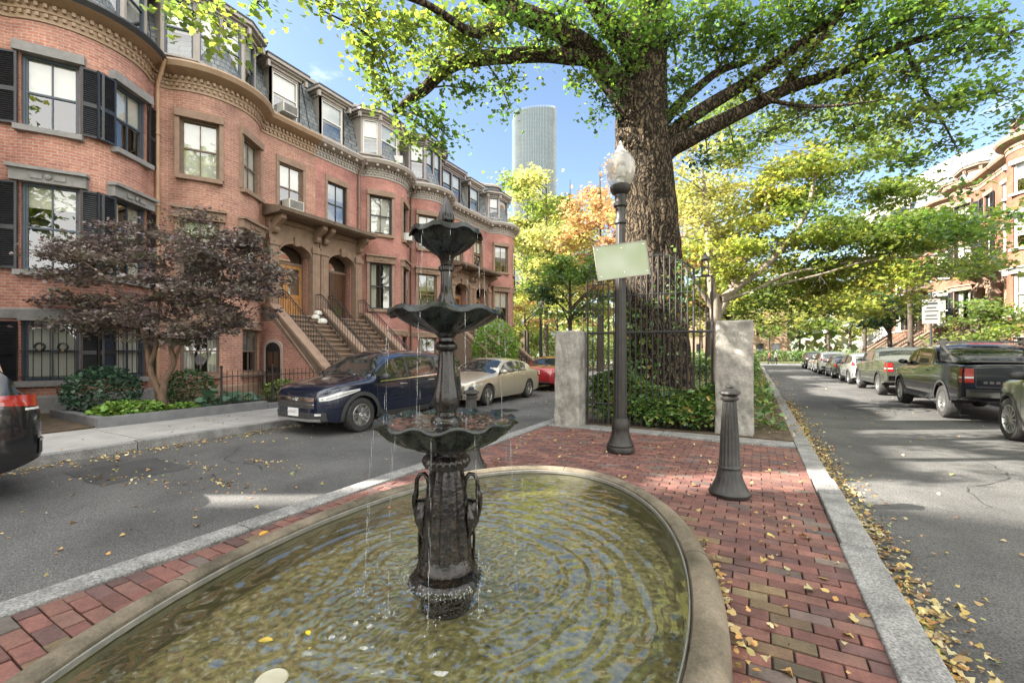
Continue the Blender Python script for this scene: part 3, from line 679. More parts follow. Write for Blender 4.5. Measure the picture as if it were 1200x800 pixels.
for k in range(8): string(.22, 2*PI*k/8+rnd.uniform(-.08, .08), 2.2, 1.75, .02)
for _ in range(520):        # splashes where strings land and froth round the foot
    a = rnd.uniform(0, 2*PI); r, h = rnd.choice([(rnd.gauss(.25, .02), abs(rnd.gauss(0, .02))), (rnd.gauss(.25, .02), abs(rnd.gauss(0, .012))), (rnd.gauss(.49, .04), abs(rnd.gauss(0, .04)))])
    if r > .4: a = 2*PI*rnd.randrange(12)/12+TH+rnd.gauss(0, .06)
    b.sphere((FX+r*math.cos(a), FY+r*math.sin(a), WZ+h), rnd.uniform(.0018, .005), 6)
for _ in range(90):
    a = rnd.uniform(0, 2*PI); r = rnd.uniform(.12, .36); b.sphere((FX+r*math.cos(a), FY+r*math.sin(a), 1.085+abs(rnd.gauss(0, .015))), rnd.uniform(.002, .004), 6)
tag(b.build('falling_water', M['spray']), kind='stuff')

def globe_mat():
    m = glass_mat('prismatic_acorn_glass', (.85, .85, .83), .08, .15, 1.45); nt = m.node_tree
    o = [n for n in nt.nodes if n.type == 'OUTPUT_MATERIAL'][0]; src = o.inputs[0].links[0].from_socket
    d = node(nt, 'ShaderNodeBsdfDiffuse'); d.inputs[0].default_value = (.6, .59, .56, 1); t = node(nt, 'ShaderNodeBsdfTranslucent'); t.inputs[0].default_value = (.7, .69, .66, 1)
    m1 = node(nt, 'ShaderNodeMixShader'); m2 = node(nt, 'ShaderNodeMixShader'); m2.inputs[0].default_value = .42
    nt.links.new(d.outputs[0], m1.inputs[1]); nt.links.new(t.outputs[0], m1.inputs[2]); nt.links.new(src, m2.inputs[1]); nt.links.new(m1.outputs[0], m2.inputs[2]); nt.links.new(m2.outputs[0], o.inputs[0])
    return m
# ================================================================== lamp post, sign, bollards, pillars, gate
def fluted(n, k): return lambda r, z, a, i: (r*(1+k*math.cos(n*a)), z)
def lamp_post(loc, label, s=1.0, group='acorn street lamps'):
    t = empty('street_lamp', loc); tag(t, label, 'street lamp', group)
    b = MB(); b.lathe([(.205*s, 0), (.21*s, .05*s), (.195*s, .075*s), (.2*s, .1*s), (.185*s, .12*s), (.15*s, .2*s), (.125*s, .3*s), (.13*s, .33*s), (.13*s, .45*s), (.12*s, .47*s), (.115*s, .5*s)], 48, mod=lambda r, z, a, i: (r*(1+(.025*math.cos(16*a) if .13*s < z < .46*s else 0)), z)); b.build('base', M['lamp_iron'], t)
    b = MB(); b.lathe([(.098*s, .5*s), (.092*s, 1.2*s), (.08*s, 2.4*s), (.07*s, 3.3*s), (.068*s, 3.42*s)], 64, mod=fluted(12, .045)); b.build('shaft', M['lamp_iron'], t)
    b = MB(); b.lathe([(.068*s, 3.42*s), (.09*s, 3.44*s), (.09*s, 3.48*s), (.07*s, 3.51*s), (.07*s, 3.68*s), (.1*s, 3.7*s), (.105*s, 3.74*s), (.08*s, 3.77*s), (.085*s, 3.87*s), (.125*s, 3.9*s), (.15*s, 3.94*s), (.155*s, 4.0*s), (.13*s, 4.02*s)], 36); b.build('capital', M['lamp_iron'], t)
    b = MB(); b.lathe([(.128*s, 4.015*s), (.165*s, 4.06*s), (.2*s, 4.14*s), (.218*s, 4.24*s), (.214*s, 4.33*s), (.19*s, 4.41*s), (.15*s, 4.46*s), (.115*s, 4.485*s)], 36, mod=fluted(24, .008)); b.build('globe', M['globe'], t)
    b = MB(); b.lathe([(.118*s, 4.483*s), (.12*s, 4.5*s), (.085*s, 4.54*s), (.055*s, 4.57*s), (.05*s, 4.6*s), (.03*s, 4.63*s), (.028*s, 4.66*s), (.004*s, 4.7*s)], 24); b.build('finial', M['globe_cap'], t)
    b = MB(); b.lathe([(.05*s, 4.02*s), (.05*s, 4.12*s), (.075*s, 4.14*s), (.08*s, 4.24*s), (.06*s, 4.3*s), (.02*s, 4.32*s)], 20); b.build('bulb_housing', M['ac'], t)
    return t
M['globe'] = globe_mat()
M['globe_cap'] = pm('frosted_cap', (.4, .4, .39), (.5, .5, .49), 9, .3)
LX, LY = -1.775, 6.57
lamp_post((LX, LY, 0), 'tall dark fluted acorn lamp post on the brick plaza, carrying a blank sign')
sg = empty('hanging_sign', (LX, LY, 2.85)); tag(sg, 'blank pale green tilted sign board fixed to the front of the lamp post', 'sign')
T = Matrix.Rotation(TH+R(3), 4, 'Z') @ Matrix.Rotation(R(-8), 4, 'Y')
M['sign_face'] = pm('blank_pale_green_board', (.28, .34, .19), (.42, .46, .36), 2.0, .35, detail=1, contrast=(.3, .7))
b = MB(); b.box(-.40, .38, -.115, -.105, -.235, .255, T=T); b.build('sign_board', M['sign_face'], sg)
b = MB()
for x0, x1, z0, z1 in ((-.412, .392, -.247, -.236), (-.412, .392, .256, .267), (-.412, -.401, -.236, .256), (.381, .392, -.236, .256)): b.box(x0, x1, -.12, -.1, z0, z1, T=T)
b.build('sign_frame', M['taupe_trim'], sg)
b = MB(); 
for z in (-.15, .15): b.box(-.1, .1, -.104, -.085, z-.02, z+.02, T=T); b.lathe([(.1, 0), (.1, .03)], 24, (0, 0, z-.015))
b.build('bracket', M['lamp_iron'], sg)
b = MB()
for bx_, bz_ in ((0, .19), (0, -.17), (-.36, .21), (.34, .21), (-.36, -.19), (.34, -.19)): b.sphere((bx_, -.118, bz_), .011, 8, sc=(1, .5, 1), T=T)
b.build('bolts', M['chrome'], sg)

def bollard(loc, label, h=1.15):
    s = h/1.15
    t = empty('bollard', loc); tag(t, label, 'bollard', 'cast iron bollards on the plaza')
    b = MB(); b.lathe([(.2, 0), (.205, .025), (.19, .05), (.17, .07), (.13, .16), (.11, .25), (.105, .27)], 64, mod=lambda r, z, a, i: (r*(1+(.025*math.cos(20*a) if .06 < z < .26 else 0)), z*s)); b.build('base', M['bollard_iron'], t)
    b = MB(); b.lathe([(.112, .265), (.114, .285), (.104, .3), (.098, .31), (.086, .6), (.066, .95), (.062, .985)], 80, mod=lambda r, z, a, i: (r*(1+(.055*math.cos(16*a) if z > .3 else 0)), z*s)); b.build('shaft', M['bollard_iron'], t)
    b = MB(); b.lathe([(.064, .98), (.085, .99), (.088, 1.01), (.07, 1.03), (.085, 1.045), (.103, 1.06), (.098, 1.08), (.066, 1.1), (.035, 1.115), (.04, 1.13), (.027, 1.145), (.004, 1.155)], 48, mod=lambda r, z, a, i: (r*(1+(.05*math.cos(8*a) if 1.035 < z < 1.1 else 0)), z*s)); b.build('cap', M['bollard_iron'], t)
    return t
bollard((-.23, 5.15, 0), 'dark fluted bollard at the right of the pool near the kerb', 1.15)
bollard((-3.2, 4.66, 0), 'dark fluted bollard beyond the pool, partly behind the fountain', 1.05)

def pillar(cx, cy, wx, wy, h, label, seed):
    rr = random.Random(seed); b = MB(); nz_, n = 12, 7
    bm = bmesh.new(); bmesh.ops.create_cube(bm, size=1)
    bmesh.ops.subdivide_edges(bm, edges=bm.edges[:], cuts=8, use_grid_fill=True)
    for v in bm.verts:
        x, y, z = v.co; tap = 1-.04*(z+.5)
        v.co = (x*wx*tap, y*wy*tap, (z+.5)*(h+.06)-.06)
        e = min(.5-abs(x), .5-abs(y)); 
        v.co += Vector((rr.gauss(0, .006), rr.gauss(0, .006), rr.gauss(0, .006)))
    me = bpy.data.meshes.new('granite_pillar'); bm.to_mesh(me); bm.free(); me.materials.append(M['granite_rough'])
    o = bpy.data.objects.new('granite_pillar', me); COL.objects.link(o); o.location = (cx, cy, 0); o.rotation_euler = (0, 0, R(rr.uniform(-1, 1)))
    bv = o.modifiers.new('bevel', 'BEVEL'); bv.width = .03; bv.segments = 2; bv.limit_method = 'ANGLE'; bv.angle_limit = R(50)
    tag(o, label, 'pillar', 'rough granite gate pillars'); return o
pillar(-3.32, 8.5, .54, .54, 1.92, 'shorter rough granite pillar left of the iron gate, beside the left street', 3)
pillar(-.32, 9.0, .62, .56, 2.06, 'wider rough granite pillar right of the iron gate, near the right kerb', 5)

gt = empty('iron_gate', (-1.8, 8.75, 0)); tag(gt, 'black wrought iron gate screen of tall bars between the two granite pillars', 'gate')
b = MB(); x0, x1 = -1.2, 1.12; yl = -.15
dy = lambda x: yl+.25*(x-x0)/(x1-x0)
n = 23
def top(x):
    t = (x-x0)/(x1-x0)
    if t < .17: return 3.02
    if t > .87: return 2.9
    if t < .3: return 2.85+.1*(t-.17)/.13
    return 3.05+.32*math.sin(PI*min(1, max(0, (t-.3)/.57)))
bar = lambda x, z0, z1, r=.009: b.tube([(x, dy(x), z0), (x, dy(x), z1)], r, 6)
for i in range(n):
    x = x0+(x1-x0)*i/(n-1); bar(x, .05, top(x), .022 if i in (0, 4, n-1, n-4) else .0135)
def rail(z, xa, xb, r=.014): b.tube([(xa+(xb-xa)*k/8, dy(xa+(xb-xa)*k/8), z) for k in range(9)], r, 6)
rail(1.88, x0, x1, .026); rail(.45, x0, x1, .016); rail(2.62, x0+.25, x1-.3, .015)
xs = [x0+(x1-x0)*k/30 for k in range(31)]
b.tube([(x, dy(x), top(x)) for x in xs if .3 <= (x-x0)/(x1-x0) <= .87], .015, 6)
rail(2.86, x0, x0+.42, .012); rail(3.02, x0, x0+.39, .012); rail(2.35, x0, x0+.3, .01); rail(2.22, x0, x0+.3, .01); rail(2.9, x1-.32, x1, .013)
for k, (zz0, zz1) in enumerate(((2.35, 2.62), (2.5, 2.72), (2.2, 2.5), (2.4, 2.8))):   # stepped grille work
    xx = x0+.42+k*.13; bar(xx, zz0, zz1, .012); rail(zz0, xx-.05, xx+.05, .009); rail(zz1, xx-.05, xx+.05, .009)
for xx in (x0+.06, x0+.2): bar(xx, 3.0, 3.3, .01)
rail(3.14, x0+.06, x0+.2, .009); rail(3.29, x0+.06, x0+.2, .009)
for i in range(0, n, 2):
    x = x0+(x1-x0)*i/(n-1); t = (x-x0)/(x1-x0)
    if .3 < t < .87: b.lathe([(.004, 0), (.018, .03), (.002, .1)], 6, (x, dy(x), top(x)))
b.build('bars', M['iron'], gt)
# finial lantern over the right side of the gate
b = MB(); lx, lz = x1-.12, 2.92
T = Matrix.Translation((lx, dy(lx), lz))
for sx in (-.055, .055):
    for sy in (-.055, .055): b.box(sx-.007, sx+.007, sy-.007, sy+.007, .0, .28, T=T)
for z in (.0, .14, .28): 
    for sy in (-.055, .055): b.box(-.07, .07, sy-.008, sy+.008, z, z+.014, T=T)
    for sx in (-.055, .055): b.box(sx-.008, sx+.008, -.046, .046, z, z+.014, T=T)
b.lathe([(.09, .295), (.05, .34), (.02, .4), (.003, .45)], 8, (0, 0, 0), T=T)
b.build('lantern', M['iron'], gt)

# ================================================================== fallen leaves
P = []
def scat(n, fx): 
    for _ in range(n): P.append(fx())
g = rnd.gauss; u_ = rnd.uniform
def gutter_r(): y = 1.2+abs(u_(0, 1))**1.4*16; return (.83+abs(g(0, .13+.05*(u_(0, 1) < .2))), y, RZ+.012+u_(0, .03))
def gutter_l(): y = u_(-1, 26); return (-8.97+abs(g(0, .25)), y, RZ+.012+u_(0, .02))
scat(2600, gutter_r); scat(2400, gutter_l)
scat(420, lambda: (u_(-8.8, -4.0), u_(.3, 18), RZ+.01))
for cx, cyy, s in ((-6.6, 2.6, .5), (-6.9, 3.3, .4), (-6.2, 3.9, .4), (-5.7, 3.0, .3), (-7.3, 2.4, .4)): scat(36, lambda: (g(cx, s), g(cyy, .22*s), RZ+.01))
scat(220, lambda: (u_(1.3, 6.2), u_(2, 30), RZ+.01))
scat(230, lambda: (u_(-3.6, .55), u_(3.2, 8.1), .008))
scat(45, lambda: (u_(-.05, .55), u_(1.2, 5), .008))
def nearrim():
    th = u_(-.75, .55); x, y = pool(th, .19+abs(g(0, .06))); return (x, y, .012+u_(0, .03))
scat(120, nearrim)
scat(900, lambda: (.5+g(0, .35), u_(9, 30), .035+u_(0, .03)))
scat(160, lambda: (u_(-11.2, -9.2), u_(1, 20), .008))
P = np.array([p for p in P if not (in_pool(p[0], p[1], .17) and p[2] > -.1)])
pal = [(4, (.44, .33, .10)), (3, (.50, .42, .22)), (2, (.33, .20, .065)), (1.5, (.46, .24, .06)), (2, (.20, .11, .05)), (1, (.24, .26, .07))]
NN = rng.normal(size=(len(P), 3))*.35; NN[:, 2] = 1; NN /= np.linalg.norm(NN, axis=1)[:, None]
h_ = rng.random(len(P)) < .5
tag(leaf_mesh('fallen_leaves', P[h_], .04, leaf_cols(int(h_.sum()), pal, .3), M['litter'], shape='oval', nrm=NN[h_], vary=(.35, 1.5), curl=.7), kind='stuff')
tag(leaf_mesh('fallen_leaves', P[~h_], .05, leaf_cols(int((~h_).sum()), pal, .3), M['litter'], shape='lobed', nrm=NN[~h_], vary=(.35, 1.4), curl=.6), kind='stuff')
def single_leaf(name, loc, size, col, label, cat, group, rz, mat=None):
    b = MB(); L_ = [(0, -.5, 0), (.2, -.25, .05), (.27, .05, .09), (.17, .32, .06), (0, .52, .0), (-.17, .32, .06), (-.27, .05, .09), (-.2, -.25, .05)]
    b.add([(x*size, y*size, z*size) for x, y, z in L_]+[(0, .05*size, 0)], [(8, k, (k+1) % 8) for k in range(8)])
    o = b.build(name, mat or pm('leaf_'+name, col, tuple(c*.7 for c in col), 30, .5), recalc=False, smooth=True); o.location = loc; o.rotation_euler = (0, 0, rz); tag(o, label, cat, group); return o
def wpt(u, v): 
    d = FOC*(EYE-WZ)/(v-HOR); p = at(u, v, d); return (p.x, p.y, WZ+.004)
for (u, v, s, c, l, rz) in ((309, 625, .09, (.6, .36, .03), 'bright yellow leaf floating near the left rim of the pool', .3), (311, 751, .07, (.5, .36, .05), 'long yellow leaf floating toward the front of the pool', -1.0),
      (361, 742, .045, (.75, .55, .02), 'small vivid yellow leaf floating right of the long one', 1.2), (363, 760, .02, (.7, .55, .1), 'tiny pale yellow leaf floating just below the vivid yellow one', .2),
      (456, 595, .05, (.45, .16, .04), 'orange brown leaf floating between the fountain and far left rim', .8)):
    single_leaf('floating_leaf', wpt(u, v), s, c, l, 'leaf', 'leaves floating on the pool', rz)
M['lid'] = pm('cream_plastic', (.36, .34, .25), (.42, .40, .31), 9, .4)
b = MB(); b.lathe([(.002, 0), (.058, .0), (.064, .006), (.058, .012), (.05, .009), (.002, .011)], 32, (0, 0, 0)); o = b.build('round_lid', M['lid']); p = wpt(318, 797); o.location = (p[0], p[1], WZ-.002); tag(o, 'pale cream round lid in the shallow water at the very front of the pool', 'lid')

# tar-dark repair patches, cracks and a manhole in the asphalt
M['asphalt_patch'] = pm('asphalt_repair', (.035, .035, .035), (.06, .06, .058), 2, .85, bump=.005, bscale=110, fine=(90, .5))
for x0, x1, y0, y1 in ((-6.3, -5.2, 6.2, 8.6), (2.2, 3.4, 15.5, 18.2), (-8.2, -7.0, 2.2, 3.2)):
    b = MB(); n = 10; ring = []
    for k in range(n): ring.append((x0+(x1-x0)*k/n, y0+rnd.uniform(-.03, .03)))
    for k in range(n): ring.append((x1+rnd.uniform(-.03, .03), y0+(y1-y0)*k/n))
    for k in range(n): ring.append((x1-(x1-x0)*k/n, y1+rnd.uniform(-.03, .03)))
    for k in range(n): ring.append((x0+rnd.uniform(-.03, .03), y1-(y1-y0)*k/n))
    b.add([(x, y, RZ+.004) for x, y in ring], [tuple(range(len(ring)))]); b.build('road_patch', M['asphalt_patch'])['kind'] = 'structure'
M['tar'] = pm('crack_filler', (.018, .018, .018), (.03, .03, .03), 9, .6)
def crack(x, y, ang, L):
    b = MB(); p = Vector((x, y)); a = ang; pts = [p.copy()]
    for _ in range(int(L/.12)): a = ang+(a-ang)*.8+rnd.gauss(0, .35); p = p+Vector((math.cos(a), math.sin(a)))*.12; pts.append(p.copy())
    w = [rnd.uniform(.002, .006) for _ in pts]
    for i in range(len(pts)-1):
        d = (pts[i+1]-pts[i]).normalized(); n = Vector((-d.y, d.x)); q = [pts[i]-n*w[i], pts[i+1]-n*w[i+1], pts[i+1]+n*w[i+1], pts[i]+n*w[i]]
        b.quad(*[(v.x, v.y, RZ+.0065) for v in q])
    b.build('road_crack', M['tar'], recalc=False)['kind'] = 'structure'
for q in ((-6.0, 3.6, 2.9, 2.2), (-5.6, 9.5, 1.5, 6), (2.2, 6.5, 1.45, 6), (2.6, 12.0, 1.7, 9)): crack(*q)
mh = MB(); mh.lathe([(.001, .003), (.3, .003), (.31, .006), (.36, .006), (.37, 0)], 40, (-6.1, 10.6, RZ+.003)); 
for k in range(-4, 5): mh.box(-6.1-.22, -6.1+.22, 10.6+k*.055-.012, 10.6+k*.055+.012, RZ+.006, RZ+.011)
tag(mh.build('manhole_cover', M['lamp_iron']), 'round dark iron manhole cover in the left street beyond the pool', 'manhole cover')
# ================================================================== row houses
class Profile:
    """street wall line in plan: flat wall with swell-front bays; outward is -y"""
    def __init__(s, W, bays, Rb=1.6, sag=.85, rho=.35):
        s.W = W; pts = []
        s.half = math.sqrt((Rb+rho)**2-(rho-(sag-Rb))**2); s.Rb = Rb; s.sag = sag
        aend = math.atan2(s.half, rho-(sag-Rb))
        s.bc = bays
        pts.append((0, 0, 0, -1))
        for bc in bays:
            x0 = bc-s.half
            for k in range(0, 6):      # concave fillet
                a = aend*k/5
                pts.append((x0+rho*math.sin(a), -(rho-rho*math.cos(a)), -math.sin(a), -math.cos(a)))
            for k in range(1, 24):
                a = -aend+2*aend*k/24
                pts.append((bc+Rb*math.sin(a), -(sag-Rb+Rb*math.cos(a)), math.sin(a), -math.cos(a)))
            for k in range(5, -1, -1):
                a = aend*k/5
                pts.append((bc+s.half-rho*math.sin(a), -(rho-rho*math.cos(a)), math.sin(a), -math.cos(a)))
        pts.append((W, 0, 0, -1))
        q = [pts[0]]
        for p in pts[1:]:
            if math.hypot(p[0]-q[-1][0], p[1]-q[-1][1]) > 1e-4: q.append(p)
        s.p = q; s.s = [0]
        for a, b_ in zip(q, q[1:]): s.s.append(s.s[-1]+math.hypot(b_[0]-a[0], b_[1]-a[1]))
        s.L = s.s[-1]
    def at(s, t):
        t = max(0, min(s.L, t))
        for i in range(len(s.s)-1):
            if t <= s.s[i+1]: break
        f = (t-s.s[i])/(s.s[i+1]-s.s[i]); a, b_ = s.p[i], s.p[i+1]
        n = Vector((a[2]+(b_[2]-a[2])*f, a[3]+(b_[3]-a[3])*f)); n.normalize()
        return (a[0]+(b_[0]-a[0])*f, a[1]+(b_[1]-a[1])*f, n.x, n.y)
    def s_of_x(s, x, front=True):
        for i in range(len(s.p)-1):
            if s.p[i][0] <= x <= s.p[i+1][0]+1e-9: 
                d = s.p[i+1][0]-s.p[i][0]
                return s.s[i]+(s.s[i+1]-s.s[i])*((x-s.p[i][0])/d if d > 1e-9 else 0)
        return s.L
    def s_of_angle(s, bc, ang): return s.s_of_x(bc+s.Rb*math.sin(ang))

def sweep(b, pr, sec, mat=0, close_caps=False, uvs=False, s0=None, s1=None, mats=None):
    ss = [t for t in pr.s]; 
    if s0 is not None: ss = [s0]+[t for t in ss if s0 < t < s1]+[s1]
    rows = [pr.at(t) for t in ss]; k = len(sec)
    vl = 0; vlen = [0]
    for a, c in zip(sec, sec[1:]): vlen.append(vlen[-1]+math.hypot(c[0]-a[0], c[1]-a[1]))
    for i in range(len(rows)-1):
        for j in range(k-1):
            q = []
            for (ii, jj) in ((i, j), (i+1, j), (i+1, j+1), (i, j+1)):
                x, y, nx, ny = rows[ii]; o, z = sec[jj]; q.append((x+nx*o, y+ny*o, z))
            uv = [(ss[i], vlen[j]), (ss[i+1], vlen[j]), (ss[i+1], vlen[j+1]), (ss[i], vlen[j+1])] if uvs else None
            b.quad(*q, mat=(mats[j] if mats else mat), uv=uv, smooth=False)

def wall(b, pr, z0, z1, ops):
    """brick skin with openings [(s0,s1,za,zb)], reveals 0.24 deep"""
    ss = sorted(set([round(t, 4) for t in pr.s]+[round(o[k], 4) for o in ops for k in (0, 1)]))
    zz = sorted(set([z0, z1]+[o[k] for o in ops for k in (2, 3)]))
    for a, c in zip(ss, ss[1:]):
        if c-a < 1e-4: continue
        pa, pc = pr.at(a), pr.at(c); m = (a+c)/2
        for za, zb in zip(zz, zz[1:]):
            if any(o[0]-1e-4 < m < o[1]+1e-4 and o[2] < (za+zb)/2 < o[3] for o in ops): continue
            b.quad((pa[0], pa[1], za), (pc[0], pc[1], za), (pc[0], pc[1], zb), (pa[0], pa[1], zb), uv=[(a, za), (c, za), (c, zb), (a, zb)])
    for o in ops:
        pa, pc = pr.at(o[0]), pr.at(o[1]); t = Vector((pc[0]-pa[0], pc[1]-pa[1])).normalized(); n = Vector((-t.y, t.x))*.24
        for p, sgn in ((pa, 1), (pc, -1)):
            A = (p[0], p[1], o[2]); B = (p[0]+n.x, p[1]+n.y, o[2]); C = (B[0], B[1], o[3]); D = (p[0], p[1], o[3])
            uv = [(0, o[2]), (.24, o[2]), (.24, o[3]), (0, o[3])]
            if sgn > 0: b.quad(A, B, C, D, uv=uv)
            else: b.quad(B, A, D, C, uv=[uv[1], uv[0], uv[3], uv[2]])

WP = {}
def window(par, x, y, rz, z, w, h, trim, sash, lint='flat', blind=.45, sagt=.0, glass='pane', split=True, curtain='blind', sillm=None):
    """one sash window; local origin bottom centre of the opening, outward -y"""
    key = (round(w, 2), round(h, 2), trim, sash, lint, blind, sagt, glass, split, curtain)
    if key in WP:
        c = copy_tree(WP[key]); c.parent = par; c.location = (x, y, z); c.rotation_euler = (0, 0, rz)
        return c
    hw = w/2; b = MB(); f = .055; y0, y1 = .07, .15
    b.box(-hw, -hw+f, y0, y1, 0, h); b.box(hw-f, hw, y0, y1, 0, h); b.box(-hw+f, hw-f, y0, y1, h-f, h); b.box(-hw+f, hw-f, y0, y1, 0, f+.02)
    b.box(-hw+f, hw-f, y0+.015, y1-.01, h*.5-.025, h*.5+.025)
    b.box(-hw+f, -hw+f+.035, y0+.02, y1-.01, f+.02, h-f); b.box(hw-f-.035, hw-f, y0+.02, y1-.01, f+.02, h-f)
    if split: b.box(-.014, .014, y0+.025, y1-.02, f+.02, h*.5-.025); b.box(-.014, .014, y0+.025, y1-.02, h*.5+.025, h-f)
    o = b.build('window', M[sash], par)
    o.location = (x, y, z); o.rotation_euler = (0, 0, rz)
    b = MB(); b.quad((-hw+.02, .121, .02), (hw-.02, .121, .02), (hw-.02, .121, h-.02), (-hw+.02, .121, h-.02)); b.build('pane', M[glass], o, recalc=False)
    if blind:
        b = MB(); n = 12
        if curtain == 'curtain':
            for sx in (-1, 1):
                xs = [sx*(hw-.03-(hw*.62)*k/n) for k in range(n+1)]
                for k in range(n):
                    ya, yb = .2+.02*math.sin(k*2.2), .2+.02*math.sin((k+1)*2.2)
                    b.quad((xs[k], ya, .03), (xs[k+1], yb, .03), (xs[k+1], yb, h-.03), (xs[k], ya, h-.03))
        else:
            b.box(-hw+.05, hw-.05, .17, .176, h*(1-blind), h-.03)
            b.box(-hw+.05, hw-.05, .165, .185, h*(1-blind)-.03, h*(1-blind))
        b.build('window_shade', M['curtain' if curtain == 'curtain' else 'blind'], o)
    b = MB(); b.box(-hw-.09, hw+.09, -.09-sagt, .24, -.13, -.002); b.build('sill', M[sillm or trim], o)
    b = MB()
    if lint == 'flat': b.box(-hw-.12, hw+.12, -.045-sagt, .24, h+.002, h+.23)
    elif lint == 'band': b.box(-hw-.02, hw+.02, -.03-sagt, .24, h+.002, h+.05)
    else:
        b.box(-hw-.16, hw+.16, -.06-sagt, .24, h+.002, h+.27); b.box(-hw-.2, hw+.2, -.15-sagt, .02, h+.272, h+.35)
        b.box(-hw*.6, -hw*.2, -.085-sagt, -.05-sagt, h+.08, h+.2); b.box(hw*.2, hw*.6, -.085-sagt, -.05-sagt, h+.08, h+.2); b.lathe([(.06, 0), (.06, .04), (.03, .06)], 12, T=Matrix.Translation((0, -.055-sagt, h+.14)) @ Matrix.Rotation(R(90), 4, 'X'))
    if trim in ('brownstone', 'brownstone_dk') and lint != 'band':
        b.box(-hw-.12, -hw-.003, -.03-sagt*.3, .2, 0, h); b.box(hw+.003, hw+.12, -.03-sagt*.3, .2, 0, h)
    b.build('lintel', M[trim], o)
    WP[key] = o
    return o

SHP = {}
def shutter(par, x, y, rz, z, w, h):
    if (w, h) in SHP:
        c = copy_tree(SHP[(w, h)]); c.parent = par; c.location = (x, y, z); c.rotation_euler = (0, 0, rz); return c
    b = MB(); hw = w/2; f = .05
    for za, zb in ((0, h*.47), (h*.47, h)):
        b.box(-hw+f, hw-f, -.04, 0, za+.001, za+f); b.box(-hw+f, hw-f, -.04, 0, zb-f, zb-.001)
        n = int((zb-za-2*f)/.05)
        for k in range(n):
            zc = za+f+(zb-za-2*f)*(k+.5)/n
            b.box(-hw+f, hw-f, -.014, .0, -.024, .024, T=Matrix.Translation((0, -.012, zc)) @ Matrix.Rotation(R(-32), 4, 'X'))
    b.box(-hw, -hw+f, -.042, .001, 0, h); b.box(hw-f, hw, -.042, .001, 0, h)
    b.box(-hw+f, hw-f, .004, .008, .02, h-.02)
    o = b.build('shutter', M['black_paint'], par); o.location = (x, y, z); o.rotation_euler = (0, 0, rz); SHP[(w, h)] = o; return o

def dormer(par, cx, y, z, w, d, h, trim, sash, faceted=False, wide=False, shade=True, roof='roof_tar'):
    """dormer on the mansard: trim box with moulded roof; windows are its sub-parts"""
    h *= .92
    if faceted:
        fw = w*.5; pl = [(-w/2, d), (-w/2, .55), (-fw/2, 0), (fw/2, 0), (w/2, .55), (w/2, d)]
    else: pl = [(-w/2, d), (-w/2, 0), (w/2, 0), (w/2, d)]
    b = MB(); n = len(pl)
    segs = [(pl[i], pl[i+1]) for i in range(n-1)]
    wins = []
    for a, c in segs:
        L = math.hypot(c[0]-a[0], c[1]-a[1]); ang = math.atan2(c[1]-a[1], c[0]-a[0]); T = Matrix.Translation((a[0], a[1], 0)) @ Matrix.Rotation(ang, 4, 'Z')
        isw = abs(math.degrees(ang)) < 75 and L > .5
        if not isw: b.box(0, L, 0, .06, 0, h, 0, T); continue
        k = 2 if (wide and L > 1.1) else 1
        m = .09; ww = (L-m*(k+1))/k; wz0, wz1 = .28, h-.3
        b.box(0, L, 0, .1, 0, wz0, 0, T); b.box(0, L, 0, .1, wz1, h, 0, T)
        for q in range(k+1): b.box(q*(ww+m), q*(ww+m)+m, 0, .1, wz0+.001, wz1-.001, 0, T)
        for q in range(k): wins.append((T, m+q*(ww+m), ww, wz0, wz1))
        b.box(-.04, L+.04, -.07, .0, wz0-.06, wz0-.002, 0, T)
    # moulded roof: offset plan slabs
    def off(o):
        cxm = 0; return [(p[0]*(1+o/(w/2)), p[1]-(o if p[1] < d else 0)) for p in pl]
    for o_, za, zb, mt in ((.06, h-.22, h-.12, 0), (.16, h-.119, h-.05, 0), (.26, h-.049, h+.06, 0), (.28, h+.061, h+.12, 1)):
        b.prism(off(o_), za, zb, mt, axis='z')
    for p in off(.17)[1:-1]: b.box(p[0]-.05, p[0]+.05, p[1]-.03, p[1]+.1, h-.34, h-.121)
    o = b.build('dormer', [M[trim], M[roof]], par); o.location = (cx, y, z)
    for T, x, ww, za, zb in wins:
        b = MB(); f = .05; hh = zb-za
        for (x0, x1, z0, z1) in ((0, f, 0, hh), (ww-f, ww, 0, hh), (f, ww-f, 0, f), (f, ww-f, hh-f, hh), (f, ww-f, hh/2-.025, hh/2+.025)): b.box(x0, x1, .03, .09, z0+.002, z1-.002)
        b.quad((.02, .075, .02), (ww-.02, .075, .02), (ww-.02, .075, hh-.02), (.02, .075, hh-.02), 1)
        b.quad((.02, .35, .02), (ww-.02, .35, .02), (ww-.02, .35, hh-.02), (.02, .35, hh-.02), 2)
        if shade: b.quad((.03, .13, hh*.45), (ww-.03, .13, hh*.45), (ww-.03, .13, hh-.02), (.03, .13, hh-.02), 3)
        q = b.build('window', [M[sash], M['pane'], M['interior'], M['blind']], o, recalc=False); q.matrix_local = T @ Matrix.Translation((x, 0, za))
    return o

